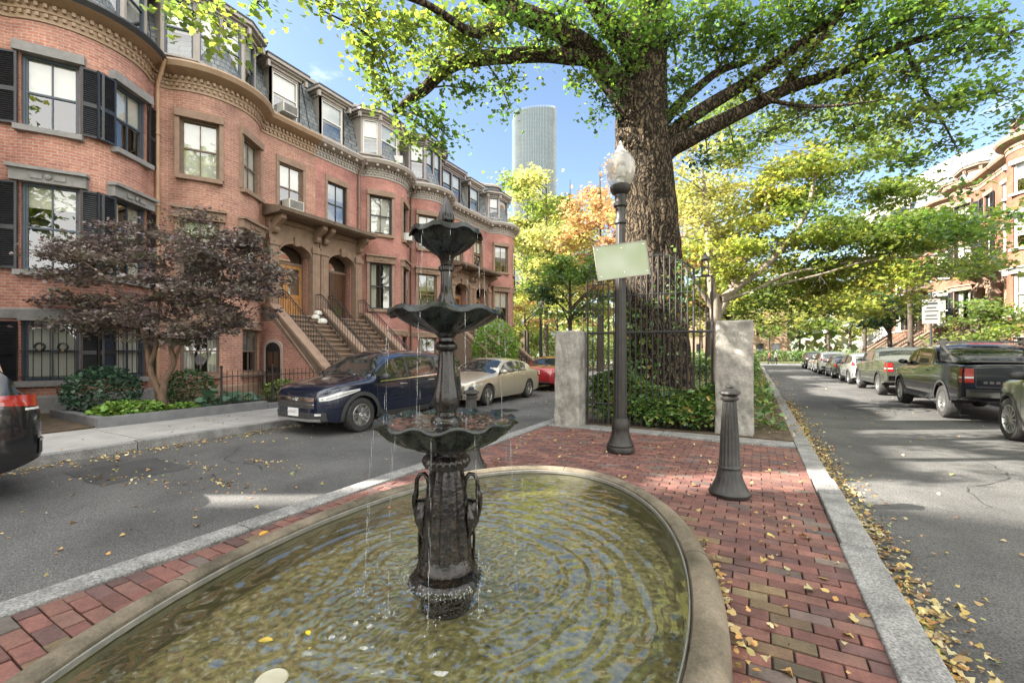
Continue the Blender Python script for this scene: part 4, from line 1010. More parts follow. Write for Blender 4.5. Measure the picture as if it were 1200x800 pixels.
def stoop(par, x0, x1, ztop, cheeks, brickm, run=3.25, land=.75, open_side=None, rail=(1, 1)):
    n = 16; b = MB(); dy = run/(n-1); dz = ztop/n
    for k in range(n):
        ya = 0 if k == 0 else -(land+(k-1)*dy); yb = -(land+k*dy); zt = ztop-k*dz
        b.box(x0, x1, yb-.045, ya-.002 if k else 0, zt-.05, zt, 0); b.box(x0, x1, yb+.012, ya+.012 if k else 0, max(-.05, zt-.3), zt-.0505, 1)  # risers coloured darker, standing in for shade under the nosings
    o = b.build('stoop', [M['brownstone'], M['brownstone_dk']], par)
    nose = lambda y: ztop if y > -land else ztop-(-y-land)/dy*dz
    for cxx in cheeks:
        b = MB(); w = .15; yE = -(land+run+.12)
        poly = [(0, .0), (0, ztop+.2), (-land+.1, ztop+.2), (yE, .32), (yE, .0)]
        b.prism(poly, cxx-w+.02, cxx+w-.02, 0, axis='x')
        b.prism([(.0, ztop+.201), (-land+.08, ztop+.201), (yE-.05, .321), (yE-.05, .45), (-land+.12, ztop+.33), (0, ztop+.33)], cxx-w-.03, cxx+w+.03, 1, axis='x')
        # sunk panel moulding along the cheek
        for sgn in (-1, 1):
            b.tube([(cxx+sgn*(w-.015), -land, ztop-.05), (cxx+sgn*(w-.015), yE+.5, .3)], .03, 6, 1)
        for f_i, f in enumerate(b.f): pass
        b.build('cheek_wall', [M['brownstone_dk'], M['brownstone']], o)
    for cxx, sd_ in zip((x0+.12, x1-.12), (0, 1)):
        if not rail[sd_]: continue
        b = MB(); pts = []
        for k in range(26):
            y = -land*.55-(run+land*.3)*k/25; zb = nose(y)
            b.tube([(cxx, y, zb-.05), (cxx, y, zb+.86)], .009, 5); pts.append((cxx, y, zb+.86))
        b.tube(pts, .02, 6); b.tube([(p[0], p[1], p[2]-.72) for p in pts], .01, 5); b.tube([(p[0], p[1], p[2]-.1) for p in pts], .008, 5)
        b.tube([(cxx, pts[-1][1], 0), (cxx, pts[-1][1], pts[-1][2]+.1)], .03, 8)
        b.build('railing', M['iron'], o)
    return o

def portico(par, x0, x1, ztop, door, trim, roofm):
    """door recess with pilasters, arched panel, brackets and a sloping hood; x0..x1 is the bay of the wall"""
    cx = (x0+x1)/2; hw = (x1-x0)/2; pw = .17
    b = MB()
    for sx in (-1, 1):
        px = cx+sx*(hw-pw)
        b.box(px-pw+.004, px+pw-.004, -.34, .0, ztop, ztop+2.75); b.box(px-pw-.035, px+pw+.035, -.39, .0, ztop+.001, ztop+.22); b.box(px-pw-.03, px+pw+.03, -.385, 0, ztop+2.5, ztop+2.66)
        b.box(px-.09, px+.09, -.36, -.34, ztop+.35, ztop+2.35)
    # arched panel
    ow = hw-2*pw; pts = [(cx-ow, ztop+2.2)]
    for k in range(13):
        a = PI-PI*k/12; pts.append((cx+ow*math.cos(a), ztop+2.2+.5*math.sin(a)))
    pts += [(cx+hw-.005, ztop+2.755), (cx+hw-.005, ztop+3.35), (cx-hw+.005, ztop+3.35), (cx-hw+.005, ztop+2.755), (cx-ow, ztop+2.755)]
    L_ = [(cx-hw+.005, ztop+2.755)]+[(cx-ow, ztop+2.755)]
    # built as strips between arch and top
    m = 16
    for k in range(m):
        a0, a1 = PI-PI*k/m, PI-PI*(k+1)/m
        xa, xb = cx+ow*math.cos(a0), cx+ow*math.cos(a1); za, zb = ztop+2.2+.5*math.sin(a0), ztop+2.2+.5*math.sin(a1)
        b.add([(xa, -.26, za), (xb, -.26, zb), (xb, -.26, ztop+3.35), (xa, -.26, ztop+3.35), (xa, 0.3, za), (xb, .3, zb)], [(0, 1, 2, 3), (0, 4, 5, 1)])
        b.add([(xa, -.31, za+.0), (xb, -.31, zb+.0), (xb*1.0, -.31, zb+.1), (xa, -.31, za+.1), (xa, -.262, za), (xb, -.262, zb), (xb, -.262, zb+.1), (xa, -.262, za+.1)], [(0, 1, 2, 3), (0, 4, 5, 1), (3, 2, 6, 7)])
    for sx in (-1, 1): b.box(min(cx+sx*ow, cx+sx*(hw-.006)), max(cx+sx*ow, cx+sx*(hw-.006)), -.26, -.02, ztop+2.76, ztop+3.35)
    b.box(cx-.09, cx+.09, -.38, -.25, ztop+2.62, ztop+2.95)
    b.box(cx-hw+.004, cx+hw-.004, -.34, -.02, ztop+3.351, ztop+3.52)
    p = b.build('portico', M[trim], par)
    for sx in (-1, 1):
        px = cx+sx*(hw-pw); b = MB()
        pr_ = [(0, 0), (-.18, .02), (-.24, .1), (-.22, .2), (-.3, .28), (-.5, .36), (-.62, .46), (-.6, .6), (0, .6)]
        b.prism([(y-.27, z+ztop+2.93) for y, z in pr_], px-.09, px+.09, 0, axis='x')
        b.tube([(px-.1, -.8, ztop+3.42), (px+.1, -.8, ztop+3.42)], .07, 12)
        b.build('bracket', M[trim], p)
    b = MB(); b.prism([(0, ztop+3.54), (-1.0, ztop+3.54), (-1.12, ztop+3.6), (-1.15, ztop+3.72), (0, ztop+3.98)], cx-hw-(.12 if door[1] == 'L' else 0)+.001, cx+hw+(.12 if door[1] == 'R' else 0)-.001, 0, axis='x')
    b.build('hood', M[roofm], p)
    # doors
    dy = .38; b = MB()
    for sx in (-1, 1): b.box(min(sx*ow, sx*(ow+.02))+cx, max(sx*ow, sx*(ow+.02))+cx, .005, .6, ztop, ztop+2.85)
    b.box(cx-ow, cx+ow, .5, .55, ztop, ztop+2.9, 0)
    b.box(cx-ow+.003, cx+ow-.003, dy-.06, dy+.05, ztop+2.0, ztop+2.1)
    b.build('door_surround', M[trim], p)
    b = MB(); b.quad((cx-ow+.02, dy-.01, ztop+2.1), (cx+ow-.02, dy-.01, ztop+2.1), (cx+ow-.02, dy-.01, ztop+2.72), (cx-ow+.02, dy-.01, ztop+2.72)); b.build('transom_window', M['pane_dark'], p, recalc=False)
    for sx in (-1, 1):
        b = MB(); xa, xb = sorted((cx+sx*.006, cx+sx*(ow-.01))); st = .11
        b.box(xa, xa+st, dy-.04, dy, ztop+.02, ztop+1.99); b.box(xb-st, xb, dy-.04, dy, ztop+.02, ztop+1.99)
        for z0, z1 in ((.02, .2), (.72, .86), (1.86, 1.99)): b.box(xa+st, xb-st, dy-.04, dy, ztop+z0, ztop+z1)
        b.box(xa+st, xb-st, dy-.02, dy, ztop+.2, ztop+.72); b.box(xa+st+.05, xb-st-.05, dy-.035, dy-.0205, ztop+.27, ztop+.65)
        if door[0] == 'oak': b.quad((xa+st, dy-.012, ztop+.86), (xb-st, dy-.012, ztop+.86), (xb-st, dy-.012, ztop+1.86), (xa+st, dy-.012, ztop+1.86), 1)
        else: b.box(xa+st, xb-st, dy-.02, dy, ztop+.86, ztop+1.86); b.box(xa+st+.05, xb-st-.05, dy-.035, dy-.0205, ztop+.95, ztop+1.77)
        b.sphere((cx+sx*.07, dy-.07, ztop+.95), .028, 10, 2)
        b.build('door', [M[door[0]], M['pane'], M['brass']], p)
    return p

ZC, ZM = 9.4, 13.0     # brick top, mansard top
def house(loc, rz, W, bay, doorx, brickm, trim, sash, cornice, label, dorm, opts):
    """bay: centre of the bay (local x) or list; doorx: (x0,x1) of the entrance bay or None"""
    h = empty('row_house', loc, rz); tag(h, label, 'house', opts.get('group', 'brick row houses'))
    bays = bay if isinstance(bay, list) else [bay]
    pr = Profile(W, bays); ops = []; wl = []
    WB, WF = opts.get('wb', 1.0), .98
    floors = opts.get('floors') or [(.8, 1.44, 'band'), (3.44, 2.1, 'eared'), (6.85, 1.75, 'flat')]
    for bc in bays:
        for ang in (R(-31), R(31)):
            half = math.asin(WB/2/pr.Rb); s0, s1 = pr.s_of_angle(bc, ang-half), pr.s_of_angle(bc, ang+half)
            rr = pr.Rb*math.cos(half)
            for fi, (z, hh, li) in enumerate(floors):
                ops.append((s0, s1, z, z+hh)); x, y = bc+rr*math.sin(ang), -(pr.sag-pr.Rb+rr*math.cos(ang))
                wl.append((x, y, ang, z, WB, hh, li, pr.Rb-rr, fi))
    fl = opts.get('flat', [])
    if doorx:
        cx = (doorx[0]+doorx[1])/2; fl = fl+[(cx, f) for f in range(2, len(floors))]
    for cx, f in fl:
        z, hh, li = floors[f]; s0 = pr.s_of_x(cx-WF/2); s1 = pr.s_of_x(cx+WF/2); ops.append((s0, s1, z, z+hh)); wl.append((cx, 0, 0, z, WF, hh, li, 0, f))
    zd = opts.get('zdoor', 2.87)
    if doorx:
        cx = (doorx[0]+doorx[1])/2; ow = (doorx[1]-doorx[0])/2-.36; ops.append((pr.s_of_x(cx-ow), pr.s_of_x(cx+ow), zd, zd+2.75))
    zc = opts.get('zc', ZC); zm = opts.get('zm', ZM)
    b = MB(); wall(b, pr, -.1, zc+.02, ops)
    D = opts.get('D', 9.0)
    b.quad((0, D, -.1), (0, 0, -.1), (0, 0, zc), (0, D, zc), uv=[(0, 0), (D, 0), (D, zc), (0, zc)]); b.quad((W, 0, -.1), (W, D, -.1), (W, D, zc), (W, 0, zc), uv=[(0, 0), (D, 0), (D, zc), (0, zc)])
    b.quad((W, D, -.1), (0, D, -.1), (0, D, zm), (W, D, zm), uv=[(0, 0), (W, 0), (W, zm), (0, zm)])
    b.build('wall', M[brickm], h)
    b = MB(); sweep(b, pr, [(-.8, -.05), (-.8, zc)]); b.build('inner_wall', M['interior'], h)
    # bands
    b = MB(); sweep(b, pr, [(0, 2.29), (.05, 2.29), (.06, 2.5), (.0, 2.54)]); b.build('stone_band', M[opts.get('band', trim)], h)
    b = MB(); sweep(b, pr, [(0, .45), (.05, .4), (.07, -.1)]); b.build('plinth', M[opts.get('band', trim)], h)
    # cornice
    b = MB(); g = opts.get('gutter', 0)
    sec = [(0, zc), (.035, zc+.003), (.035, zc+.2), (.075, zc+.22), (.075, zc+.4), (.14, zc+.42), (.34, zc+.50), (.40, zc+.53), (.46, zc+.66), (.44, zc+.72), (.2, zc+.76), (-.45, zc+.82)]
    sweep(b, pr, sec, mats=[0, 0, 0, 0, 0, 0, 0, 1, 1, 1, 2])
    dn = opts.get('dent', 1)
    if dn:
        t = .06
        while t < pr.L-.08:
            x, y, nx, ny = pr.at(t); T = Matrix.Translation((x, y, 0)) @ Matrix.Rotation(math.atan2(nx, -ny), 4, 'Z')
            b.box(-.035, .035, -.09, -.02, zc+.1, zc+.19, 0, T); b.box(-.035, .035, -.15, -.06, zc+.3, zc+.395, 0, T)
            t += .15
        t = .2
        if opts.get('modil'):
            while t < pr.L-.1:
                x, y, nx, ny = pr.at(t); T = Matrix.Translation((x, y, 0)) @ Matrix.Rotation(math.atan2(nx, -ny), 4, 'Z')
                b.box(-.05, .05, -.36, -.07, zc+.41, zc+.52, 0, T); t += .4
    b.build('cornice', [M[cornice], M['black_paint' if g else cornice], M['roof_tar']], h)
    # mansard roof
    zr = zc+.8; b = MB(); sec = [(-.25, zr), (-.42, zr+.5), (-.62, zr+1.3), (-.85, zr+2.1), (-.98, zm)]
    sweep(b, pr, sec, uvs=True)
    for xx, s in ((0, 0), (W, 1)):
        q = [(xx, .25, zr), (xx, D, zr), (xx, D, zm), (xx, .98, zm)]; q = q if s == 0 else q[::-1]
        b.quad(*q, uv=[(p[1], p[2]) for p in q])
    b2 = MB(); sweep(b2, pr, [(-.98, zm-.12), (-.84, zm-.12), (-.82, zm), (-.9, zm+.06), (-1.1, zm+.08)])
    rows = [pr.at(t) for t in pr.s]; top = [(x-nx*1.1, y-ny*1.1, zm+.08) for x, y, nx, ny in rows]
    for a, c in zip(top, top[1:]): b2.quad(a, c, (c[0], D, zm+.08), (a[0], D, zm+.08), 1)
    rf = b.build('mansard_roof', M['slate'], h); b2.build('roof_edge', [M[cornice], M['roof_tar']], rf)
    if opts.get('chimney'):
        b = MB(); b.box(W-.4, W+.3, 3, 4.4, zm, zm+1.3); b.box(W-.45, W+.35, 2.95, 4.45, zm+1.3, zm+1.42); b.build('chimney', M['brownstone'], rf)
    for d_ in dorm: dormer(h, *d_)
    i = 0
    for (x, y, ang, z, w_, hh, li, sg, fi) in wl:
        bl, cu, gl = opts['shade'][fi][i % len(opts['shade'][fi])]; i += 1
        wd = window(h, x, y, ang, z, w_, hh, trim, sash, li, bl, round(sg, 2), gl, opts.get('split', True), cu)
        if opts.get('shutters'):
            ca_, sa_ = math.cos(ang), math.sin(ang)
            for sx in (-1, 1):
                px = sx*(w_/2+.25); a2 = ang+sx*(.2 if sg else 0); off = -.05+ (.05 if sg else 0)
                shutter(h, x+ca_*px-sa_*off, y+sa_*px+ca_*off, a2, z+.02, .44, round(hh-.04, 2))
        if fi == 0 and opts.get('grille'):
            b = MB()
            for k in range(7): xx = -w_/2+w_*(k+.5)/7; b.tube([(xx, -.03, .02), (xx, -.03, hh-.02)], .01, 5)
            for zz in (.1, hh*.5, hh-.1): b.tube([(-w_/2, -.03, zz), (w_/2, -.03, zz)], .012, 5)
            b.build('window_grille', M['iron'], wd)
    if doorx:
        portico(h, doorx[0], doorx[1], zd, opts.get('door', ('oak', 'L')), opts.get('ptrim', 'brownstone'), opts.get('hood', 'brownstone_dk'))
        stoop(h, doorx[0]+.14, doorx[1]-.14, zd, opts.get('cheeks', [doorx[0], doorx[1]]), brickm, rail=opts.get('rail', (1, 1)))
    if 'pipe' in opts:
        px, pm_ = opts['pipe']; b = MB(); x, y, nx, ny = pr.at(pr.s_of_x(px))
        b.tube([(px, y-.5, zc+.62), (px, y-.42, zc+.45), (px, y-.1, zc+.0), (px, y-.09, zc-.4), (px, y-.09, .1)], .055, 10)
        for zz in (1.5, 3.6, 5.8, 7.9): b.lathe([(.075, 0), (.075, .05)], 12, (px, y-.09, zz))
        b.build('downspout', M[pm_], h)
    return h

XF = -15.5
B_, C_ = 'blind', 'curtain'
bay_sh = [[(.55, B_, 'pane'), (.5, B_, 'pane')], [(.3, B_, 'pane'), (.9, C_, 'pane')], [(.5, B_, 'pane'), (.62, B_, 'pane')]]
HW = [(-3.1, .15), (.15, 6.2), (6.2, 11.5), (11.5, 16.9), (16.9, 22.3), (22.3, 27.75)]
HS = []
def lh(i, **k):
    y0, y1 = HW[i]; return house((XF, y0, 0), R(90), y1-y0, **k)
# black-shuttered house nearest the viewer
h1 = lh(1, bay=6.05-1.63, doorx=(.03, 2.13), brickm='brick_a', trim='greystone', sash='bluegrey_sash', cornice='tan_trim', label='orange brick row house with black shutters and grey stone trim, at the left edge',
   dorm=[(4.4, -.35, 10.3, 2.9, 2.4, 2.5, 'taupe_trim', 'bluegrey_sash', True, True, True)],
   opts=dict(shutters=True, grille=True, gutter=1, pipe=(5.99, 'copper_pipe'), door=('walnut', 'L'), ptrim='greystone', wb=1.02,
             shade=[[(.97, B_, 'pane'), (.9, B_, 'pane')], [(.9, C_, 'pane'), (.25, B_, 'pane')], [(.35, B_, 'pane'), (.9, C_, 'pane'), (.5, B_, 'pane')]]))
h2 = lh(2, bay=1.63, doorx=(3.22, 5.28), brickm='brick_b', trim='brownstone', sash='brownstone_dk', cornice='tan_trim', label='orange brick house with brown window surrounds and oak double door, behind purple maple',
   dorm=[(1.6, -.3, 10.3, 2.9, 2.4, 2.55, 'taupe_trim', 'bluegrey_sash', True, True, True), (4.25, .35, 10.3, 1.2, 2.2, 2.3, 'taupe_trim', 'white_paint', False, False, True)],
   opts=dict(door=('oak', 'L'), ptrim='brownstone', cheeks=[3.2, 5.3], shade=[[(.85, C_, 'pane'), (.5, B_, 'pane_dark')], [(.45, B_, 'pane'), (.4, B_, 'pane')], [(.46, B_, 'pane'), (.5, B_, 'pane'), (.92, B_, 'pane')]]))
h3 = lh(3, bay=5.4-1.63, doorx=(.02, 2.1), brickm='brick_c', trim='brownstone', sash='black_paint', cornice='taupe_trim', label='rose brick house with black sashes and dark brown double door under the shared portico',
   dorm=[(1.1, .35, 10.3, 1.2, 2.2, 2.3, 'taupe_trim', 'white_paint', False, False, True), (3.75, -.35, 10.3, 2.5, 2.3, 2.35, 'taupe_trim', 'white_paint', True, False, True)],
   opts=dict(door=('walnut', 'R'), cheeks=[2.12], modil=1, pipe=(2.15, 'brown_pipe'), shade=[[(.85, C_, 'pane'), (.5, B_, 'pane_dark')], [(.97, C_, 'pane_dark'), (.5, C_, 'pane')], [(.35, B_, 'pane_dark'), (.4, B_, 'pane'), (.9, B_, 'pane')]]))
h4 = lh(4, bay=1.63, doorx=(3.22, 5.36), brickm='brick_c', trim='brownstone', sash='brownstone_dk', cornice='taupe_trim', label='rose brick row house with a wide grey lilac dormer, directly behind the fountain top',
   dorm=[(1.6, -.35, 10.3, 2.7, 2.3, 2.55, 'lilac_trim', 'black_paint', True, True, True), (4.1, .3, 10.3, 1.9, 2.2, 2.35, 'lilac_trim', 'black_paint', False, True, True)],
   opts=dict(door=('oak', 'L'), modil=1, cheeks=[3.2, 5.36], pipe=(.12, 'brown_pipe'), shade=[[(.85, C_, 'pane'), (.5, B_, 'pane_dark')], [(.5, B_, 'pane'), (.4, B_, 'pane_dark')], [(.9, B_, 'pane'), (.5, B_, 'pane_dark'), (.6, B_, 'pane')]]))
h5 = lh(5, bay=5.45-1.63, doorx=(.02, 2.1), brickm='brick_c', trim='brownstone', sash='brownstone_dk', cornice='taupe_trim', label='rose brick row house at the far end of the left row, next to the trees',
   dorm=[(1.1, .3, 10.3, 1.15, 2.2, 2.2, 'taupe_trim', 'bluegrey_sash', False, False, True), (3.8, -.3, 10.3, 2.3, 2.2, 2.1, 'taupe_trim', 'bluegrey_sash', True, False, True)],
   opts=dict(door=('oak', 'R'), modil=1, cheeks=[2.12], shade=[[(.85, C_, 'pane'), (.5, B_, 'pane_dark')], [(.7, B_, 'pane'), (.5, B_, 'pane')], [(.4, B_, 'pane'), (.5, B_, 'pane_dark')]]))
# the row goes on behind the viewer's left shoulder (casts the shade over the plaza)
h0 = lh(0, bay=[], doorx=None, brickm='brick_a', trim='greystone', sash='black_paint', cornice='tan_trim', label='flat fronted orange brick row house left of the black-shuttered one', dorm=[],
   opts=dict(flat=[(1.0, 1), (2.5, 1), (1.0, 2), (2.5, 2)], shade=[[(.5, B_, 'pane')]]*3))
shade_block = house((-24.5, -28.9, 0), R(90), 18.4, [], None, 'brick_b', 'brownstone', 'black_paint', 'tan_trim', 'unseen tall brick block added behind the viewer on the left to shade the plaza', [],  # unseen block, height and depth set to shade plaza and right road
   dict(flat=[(k, f) for k in (2, 5, 8, 11, 14, 17) for f in (1, 2)], zc=17.6, zm=20.4, D=3.2, shade=[[(.5, B_, 'pane')]]*3))

# basement entrance in the side of the double stoop
b = MB(); yS = 9.42
st_T = Matrix.Translation((XF, 6.2, 0)) @ Matrix.Rotation(R(90), 4, 'Z')
b = MB(); zt = 2.87
prof = [(0, -.05), (0, zt-.3), (-.75, zt-.3), (-4.0, .0), (-4.0, -.05)]
# brick flank under the left stair
vs = [(3.06, y, z) for y, z in prof]; b.add(vs, [(0, 1, 2, 3, 4)]); b.uv[0] = [(y, z) for y, z in prof]
o = b.build('stoop_flank', M['brick_a'], h2)
b = MB(); pts = []
ax, dw = -.8, .45
arch = [(ax-dw, .02), (ax-dw, 1.55)]+[(ax-dw*math.cos(PI*k/10), 1.55+.28*math.sin(PI*k/10)) for k in range(1, 10)]+[(ax+dw, 1.55), (ax+dw, .02)]
b.prism(arch, 3.035, 3.055, 0, axis='x')
big = [(ax+(p[0]-ax)*1.18, p[1]+(.1 if p[1] > 1 else 0)) for p in arch]
for p, q, r_, s_ in zip(arch, arch[1:], big, big[1:]):
    b.add([(3.0, *p), (3.0, *q), (3.0, *s_), (3.0, *r_), (3.05, *p), (3.05, *q), (3.05, *s_), (3.05, *r_)], [(0, 1, 2, 3), (0, 4, 5, 1), (3, 2, 6, 7)], 1)
b.box(3.02, 3.034, ax-.3, ax-.05, .3, .8, 2); b.box(3.02, 3.034, ax+.05, ax+.3, .3, .8, 2); b.box(3.02, 3.034, ax-.3, ax-.05, .95, 1.5, 2); b.box(3.02, 3.034, ax+.05, ax+.3, .95, 1.5, 2)
b.build('basement_door', [M['black_paint'], M['brick_b'], M['walnut']], h2)

# air conditioners sitting in the windows
def ac(hs, W, x, z, y, label, rz=0):
    t = empty('air_conditioner', (0, 0, 0)); tag(t, label, 'air conditioner', 'window air conditioners')
    t.matrix_world = hs.matrix_basis @ Matrix.Translation((x, y, z)) @ Matrix.Rotation(rz, 4, 'Z')
    b = MB(); b.box(-.31, .31, -.34, .1, 0, .36); b.build('casing', M['ac'], t, bevel=.012)
    b = MB()
    for k in range(13): b.box(-.27, .27, -.352, -.341, .04+k*.023, .052+k*.023)
    b.build('grille', M['greystone'], t)
bpy.context.view_layer.update()
ac(h2, 5.3, 4.25, 6.87, 0, 'beige air conditioner in the upper window above the oak door')
ac(h2, 5.3, 4.25, 10.3+.3, .35, 'beige air conditioner in the slate roof dormer above the oak door')
ac(h3, 5.4, 5.4-1.63+.82, 6.87, -.62, 'small beige air conditioner in the bay window just left of the fountain top', R(31))
ac(h3, 5.4, 4.35, 10.3+.3, -.2, 'beige air conditioner in the three-sided roof dormer of the rose brick house', R(35))

# two wreaths on the barred basement window
for k, yy in enumerate((-.2, .2)):
    t = MB(); ang = R(-31); cxw = 6.05-1.63+1.52*math.sin(ang); cyw = -(.85-1.6+1.52*math.cos(ang))-.06
    pts = [(.085*math.cos(a), -.02, .085*math.sin(a)) for a in [2*PI*i/16 for i in range(17)]]
    t.tube(pts, .022, 7, caps=False, jit=.25); t.box(-.02, .02, -.05, -.03, -.11, -.07, 1)
    o = t.build('wreath', [M['black_paint'], M['brass']]); o.matrix_world = h1.matrix_basis @ Matrix.Translation((cxw+yy*math.cos(ang), cyw+yy*math.sin(ang)-.03, 1.62)) @ Matrix.Rotation(ang, 4, 'Z')
    tag(o, ['small dark wreath, the left of the pair on the barred basement window', 'small dark wreath, the right of the pair on the barred basement window'][k], 'wreath', 'wreaths on the basement window')

# pumpkins and pots on the stoop landing
def squash(p, r, col, label, name='pumpkin', cat='pumpkin'):
    b = MB(); b.lathe([(.01, 0), (r*.6, .01), (r*.95, r*.35), (r, r*.7), (r*.85, r*1.15), (r*.4, r*1.38), (.02, r*1.36)], 40, mod=lambda rr, z, a, i: (rr*(1+.06*math.cos(8*a)), z)); b.tube([(0, 0, r*1.3), (r*.1, 0, r*1.55), (r*.25, 0, r*1.7)], [.03, .02, .018], 6, 1)
    o = b.build(name, [M['blind'] if col == 'w' else M['amber_lens'], M['bark_tan']]); o.location = p; tag(o, label, cat, 'pumpkins on the stoop'); return o
zs = 2.87-2*2.87/16
squash((XF+1.15, 6.2+4.75, zs+.02), .17, 'w', 'white pumpkin on the oak door stoop, lowest one'); squash((XF+.95, 6.2+4.6, 2.87-2.87/16+.02), .14, 'w', 'smaller white pumpkin nearer the oak door')
squash((XF+.7, 6.2+4.9, 2.89), .15, 'w', 'cream pumpkin at the top of the stoop against the middle cheek wall')

# ---------------------------------------------------------------- right-hand row
XR = 12.6
sh2 = [[(.5, B_, 'pane_dark')], [(.6, B_, 'pane'), (.5, C_, 'pane')], [(.6, B_, 'pane'), (.9, B_, 'pane')], [(.5, B_, 'pane')]]
fl4 = [(.8, 1.44, 'band'), (3.44, 2.1, 'eared'), (6.85, 1.75, 'flat'), (9.7, 1.5, 'flat')]
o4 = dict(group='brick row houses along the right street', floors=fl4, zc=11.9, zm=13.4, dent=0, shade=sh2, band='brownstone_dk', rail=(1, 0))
lab_r = ['warm brick row house at the right edge with black shutters and a stone stoop', 'warm brick row house second from the right edge, mostly behind leaves', 'warm brick row house third from the right edge, behind the parking sign', 'warm brick row house fourth from the right edge, deep behind yellow leaves', 'warm brick row house, fifth along the right street', 'warm brick row house, sixth along the right street and the farthest']
for k in range(6):
    y1 = 31.2+5.45*k
    if k == 0:
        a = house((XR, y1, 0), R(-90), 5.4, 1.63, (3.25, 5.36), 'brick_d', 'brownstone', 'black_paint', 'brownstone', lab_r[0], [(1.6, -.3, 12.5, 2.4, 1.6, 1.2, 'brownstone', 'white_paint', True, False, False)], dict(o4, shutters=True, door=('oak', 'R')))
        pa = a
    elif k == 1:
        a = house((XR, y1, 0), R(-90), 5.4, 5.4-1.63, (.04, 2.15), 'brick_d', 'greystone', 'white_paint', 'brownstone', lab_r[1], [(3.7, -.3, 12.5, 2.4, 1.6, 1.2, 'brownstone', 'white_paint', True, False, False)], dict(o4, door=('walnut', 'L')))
        pb = a
    else:
        a = copy_tree(pa if k % 2 == 0 else pb); a.location = (XR, y1, 0); a['label'] = lab_r[k]
# nearer neighbour that only shows at the frame's right edge
a = copy_tree(pb); a.location = (XR, 31.2-5.45, 0); a['label'] = 'brick row house nearest the viewer on the right street, cut by the right edge'

M['pale_render'] = pm('pale_rendered_wall', (.30, .295, .28), (.36, .355, .34), 1, .9)
# white apartment block far beyond the right row
t = empty('apartment_block', (22, 88, 0), R(-70)); tag(t, 'far white apartment block with rows of windows above the trees on the right', 'building')
b = MB(); b.box(-14, 14, 0, 12, 0, 26.0); b.box(-14.3, 14.3, -.3, 12.3, 26, 26.6); b.box(-9, 6, 1, 10, 26.6, 29)
b.build('wall', M['pale_render'], t)
wq = None
for fz in range(2, 8):
    for k in range(12):
        if wq is None:
            b = MB(); b.box(0, 1.3, -.06, .02, 0, 1.7); wq = b.build('window', M['car_glass'], t)
        else: wq = wq.copy(); COL.objects.link(wq)
        wq.location = (-13+k*2.2, 0, 1.4+fz*3.1)
# glass tower
M['tower_glass'] = pm('tower_glass', (.075, .125, .155), (.12, .175, .205), .02, .3, spec=.5, fine=(.5, .06))
M['tower_mull'] = pm('tower_fins', (.20, .225, .235), (.25, .275, .28), .1, .5)
M['tower_dark'] = pm('tower_dark_slot', (.07, .10, .13), (.1, .14, .17), .1, .3)
tw = at(627, 412, 420); t = empty('glass_tower', (tw.x, tw.y, 0), TH+R(8)); tag(t, 'tall curved pale glass skyscraper rising behind the trees', 'tower')
HT = 236; b = MB(); n = 40; pts = []
for k in range(n+1):
    a = PI*k/n; pts.append((-20.5*math.cos(a), -9*math.sin(a)))
pts += [(20.5, 14), (-20.5, 14)]
sl_top = lambda x: HT-7+7*(x+20.5)/41
vs = [(x, y, 0) for x, y in pts]+[(x, y, sl_top(x)) for x, y in pts]; m = len(pts)
b.add(vs, [(k, (k+1) % m, m+(k+1) % m, m+k) for k in range(m)]+[tuple(range(m, 2*m))])
b.build('glass_wall', M['tower_glass'], t)
b = MB()
for k in range(0, n+1, 1):
    a = PI*k/n; x, y = -20.6*math.cos(a), -9.1*math.sin(a); b.box(x-.22, x+.22, y-.45, y+.1, 0, sl_top(x)+1.5)
for f in range(58):
    z = 4*f+3
    for k in range(n):
        a0, a1 = PI*k/n, PI*(k+1)/n; x0, y0, x1, y1 = -20.56*math.cos(a0), -9.06*math.sin(a0), -20.56*math.cos(a1), -9.06*math.sin(a1)
        if z < sl_top(x0)-2: b.quad((x0, y0-.04, z), (x1, y1-.04, z), (x1, y1-.04, z+.3), (x0, y0-.04, z+.3))
b.build('fins', M['tower_mull'], t)
b = MB()
for f in range(54):
    a0, a1 = PI*.79, PI*.84; z = 4*f+4; b.add([(-20.75*math.cos(a0), -9.4*math.sin(a0), z), (-20.75*math.cos(a1), -9.4*math.sin(a1), z), (-20.75*math.cos(a1), -9.4*math.sin(a1), z+2.8), (-20.75*math.cos(a0), -9.4*math.sin(a0), z+2.8)], [(0, 1, 2, 3)])
b.build('balcony_slots', M['tower_dark'], t)
M['lamp_bowl'] = pm('headlamp_reflector', (.10, .105, .11), (.5, .5, .48), 60, .15, metal=.6)
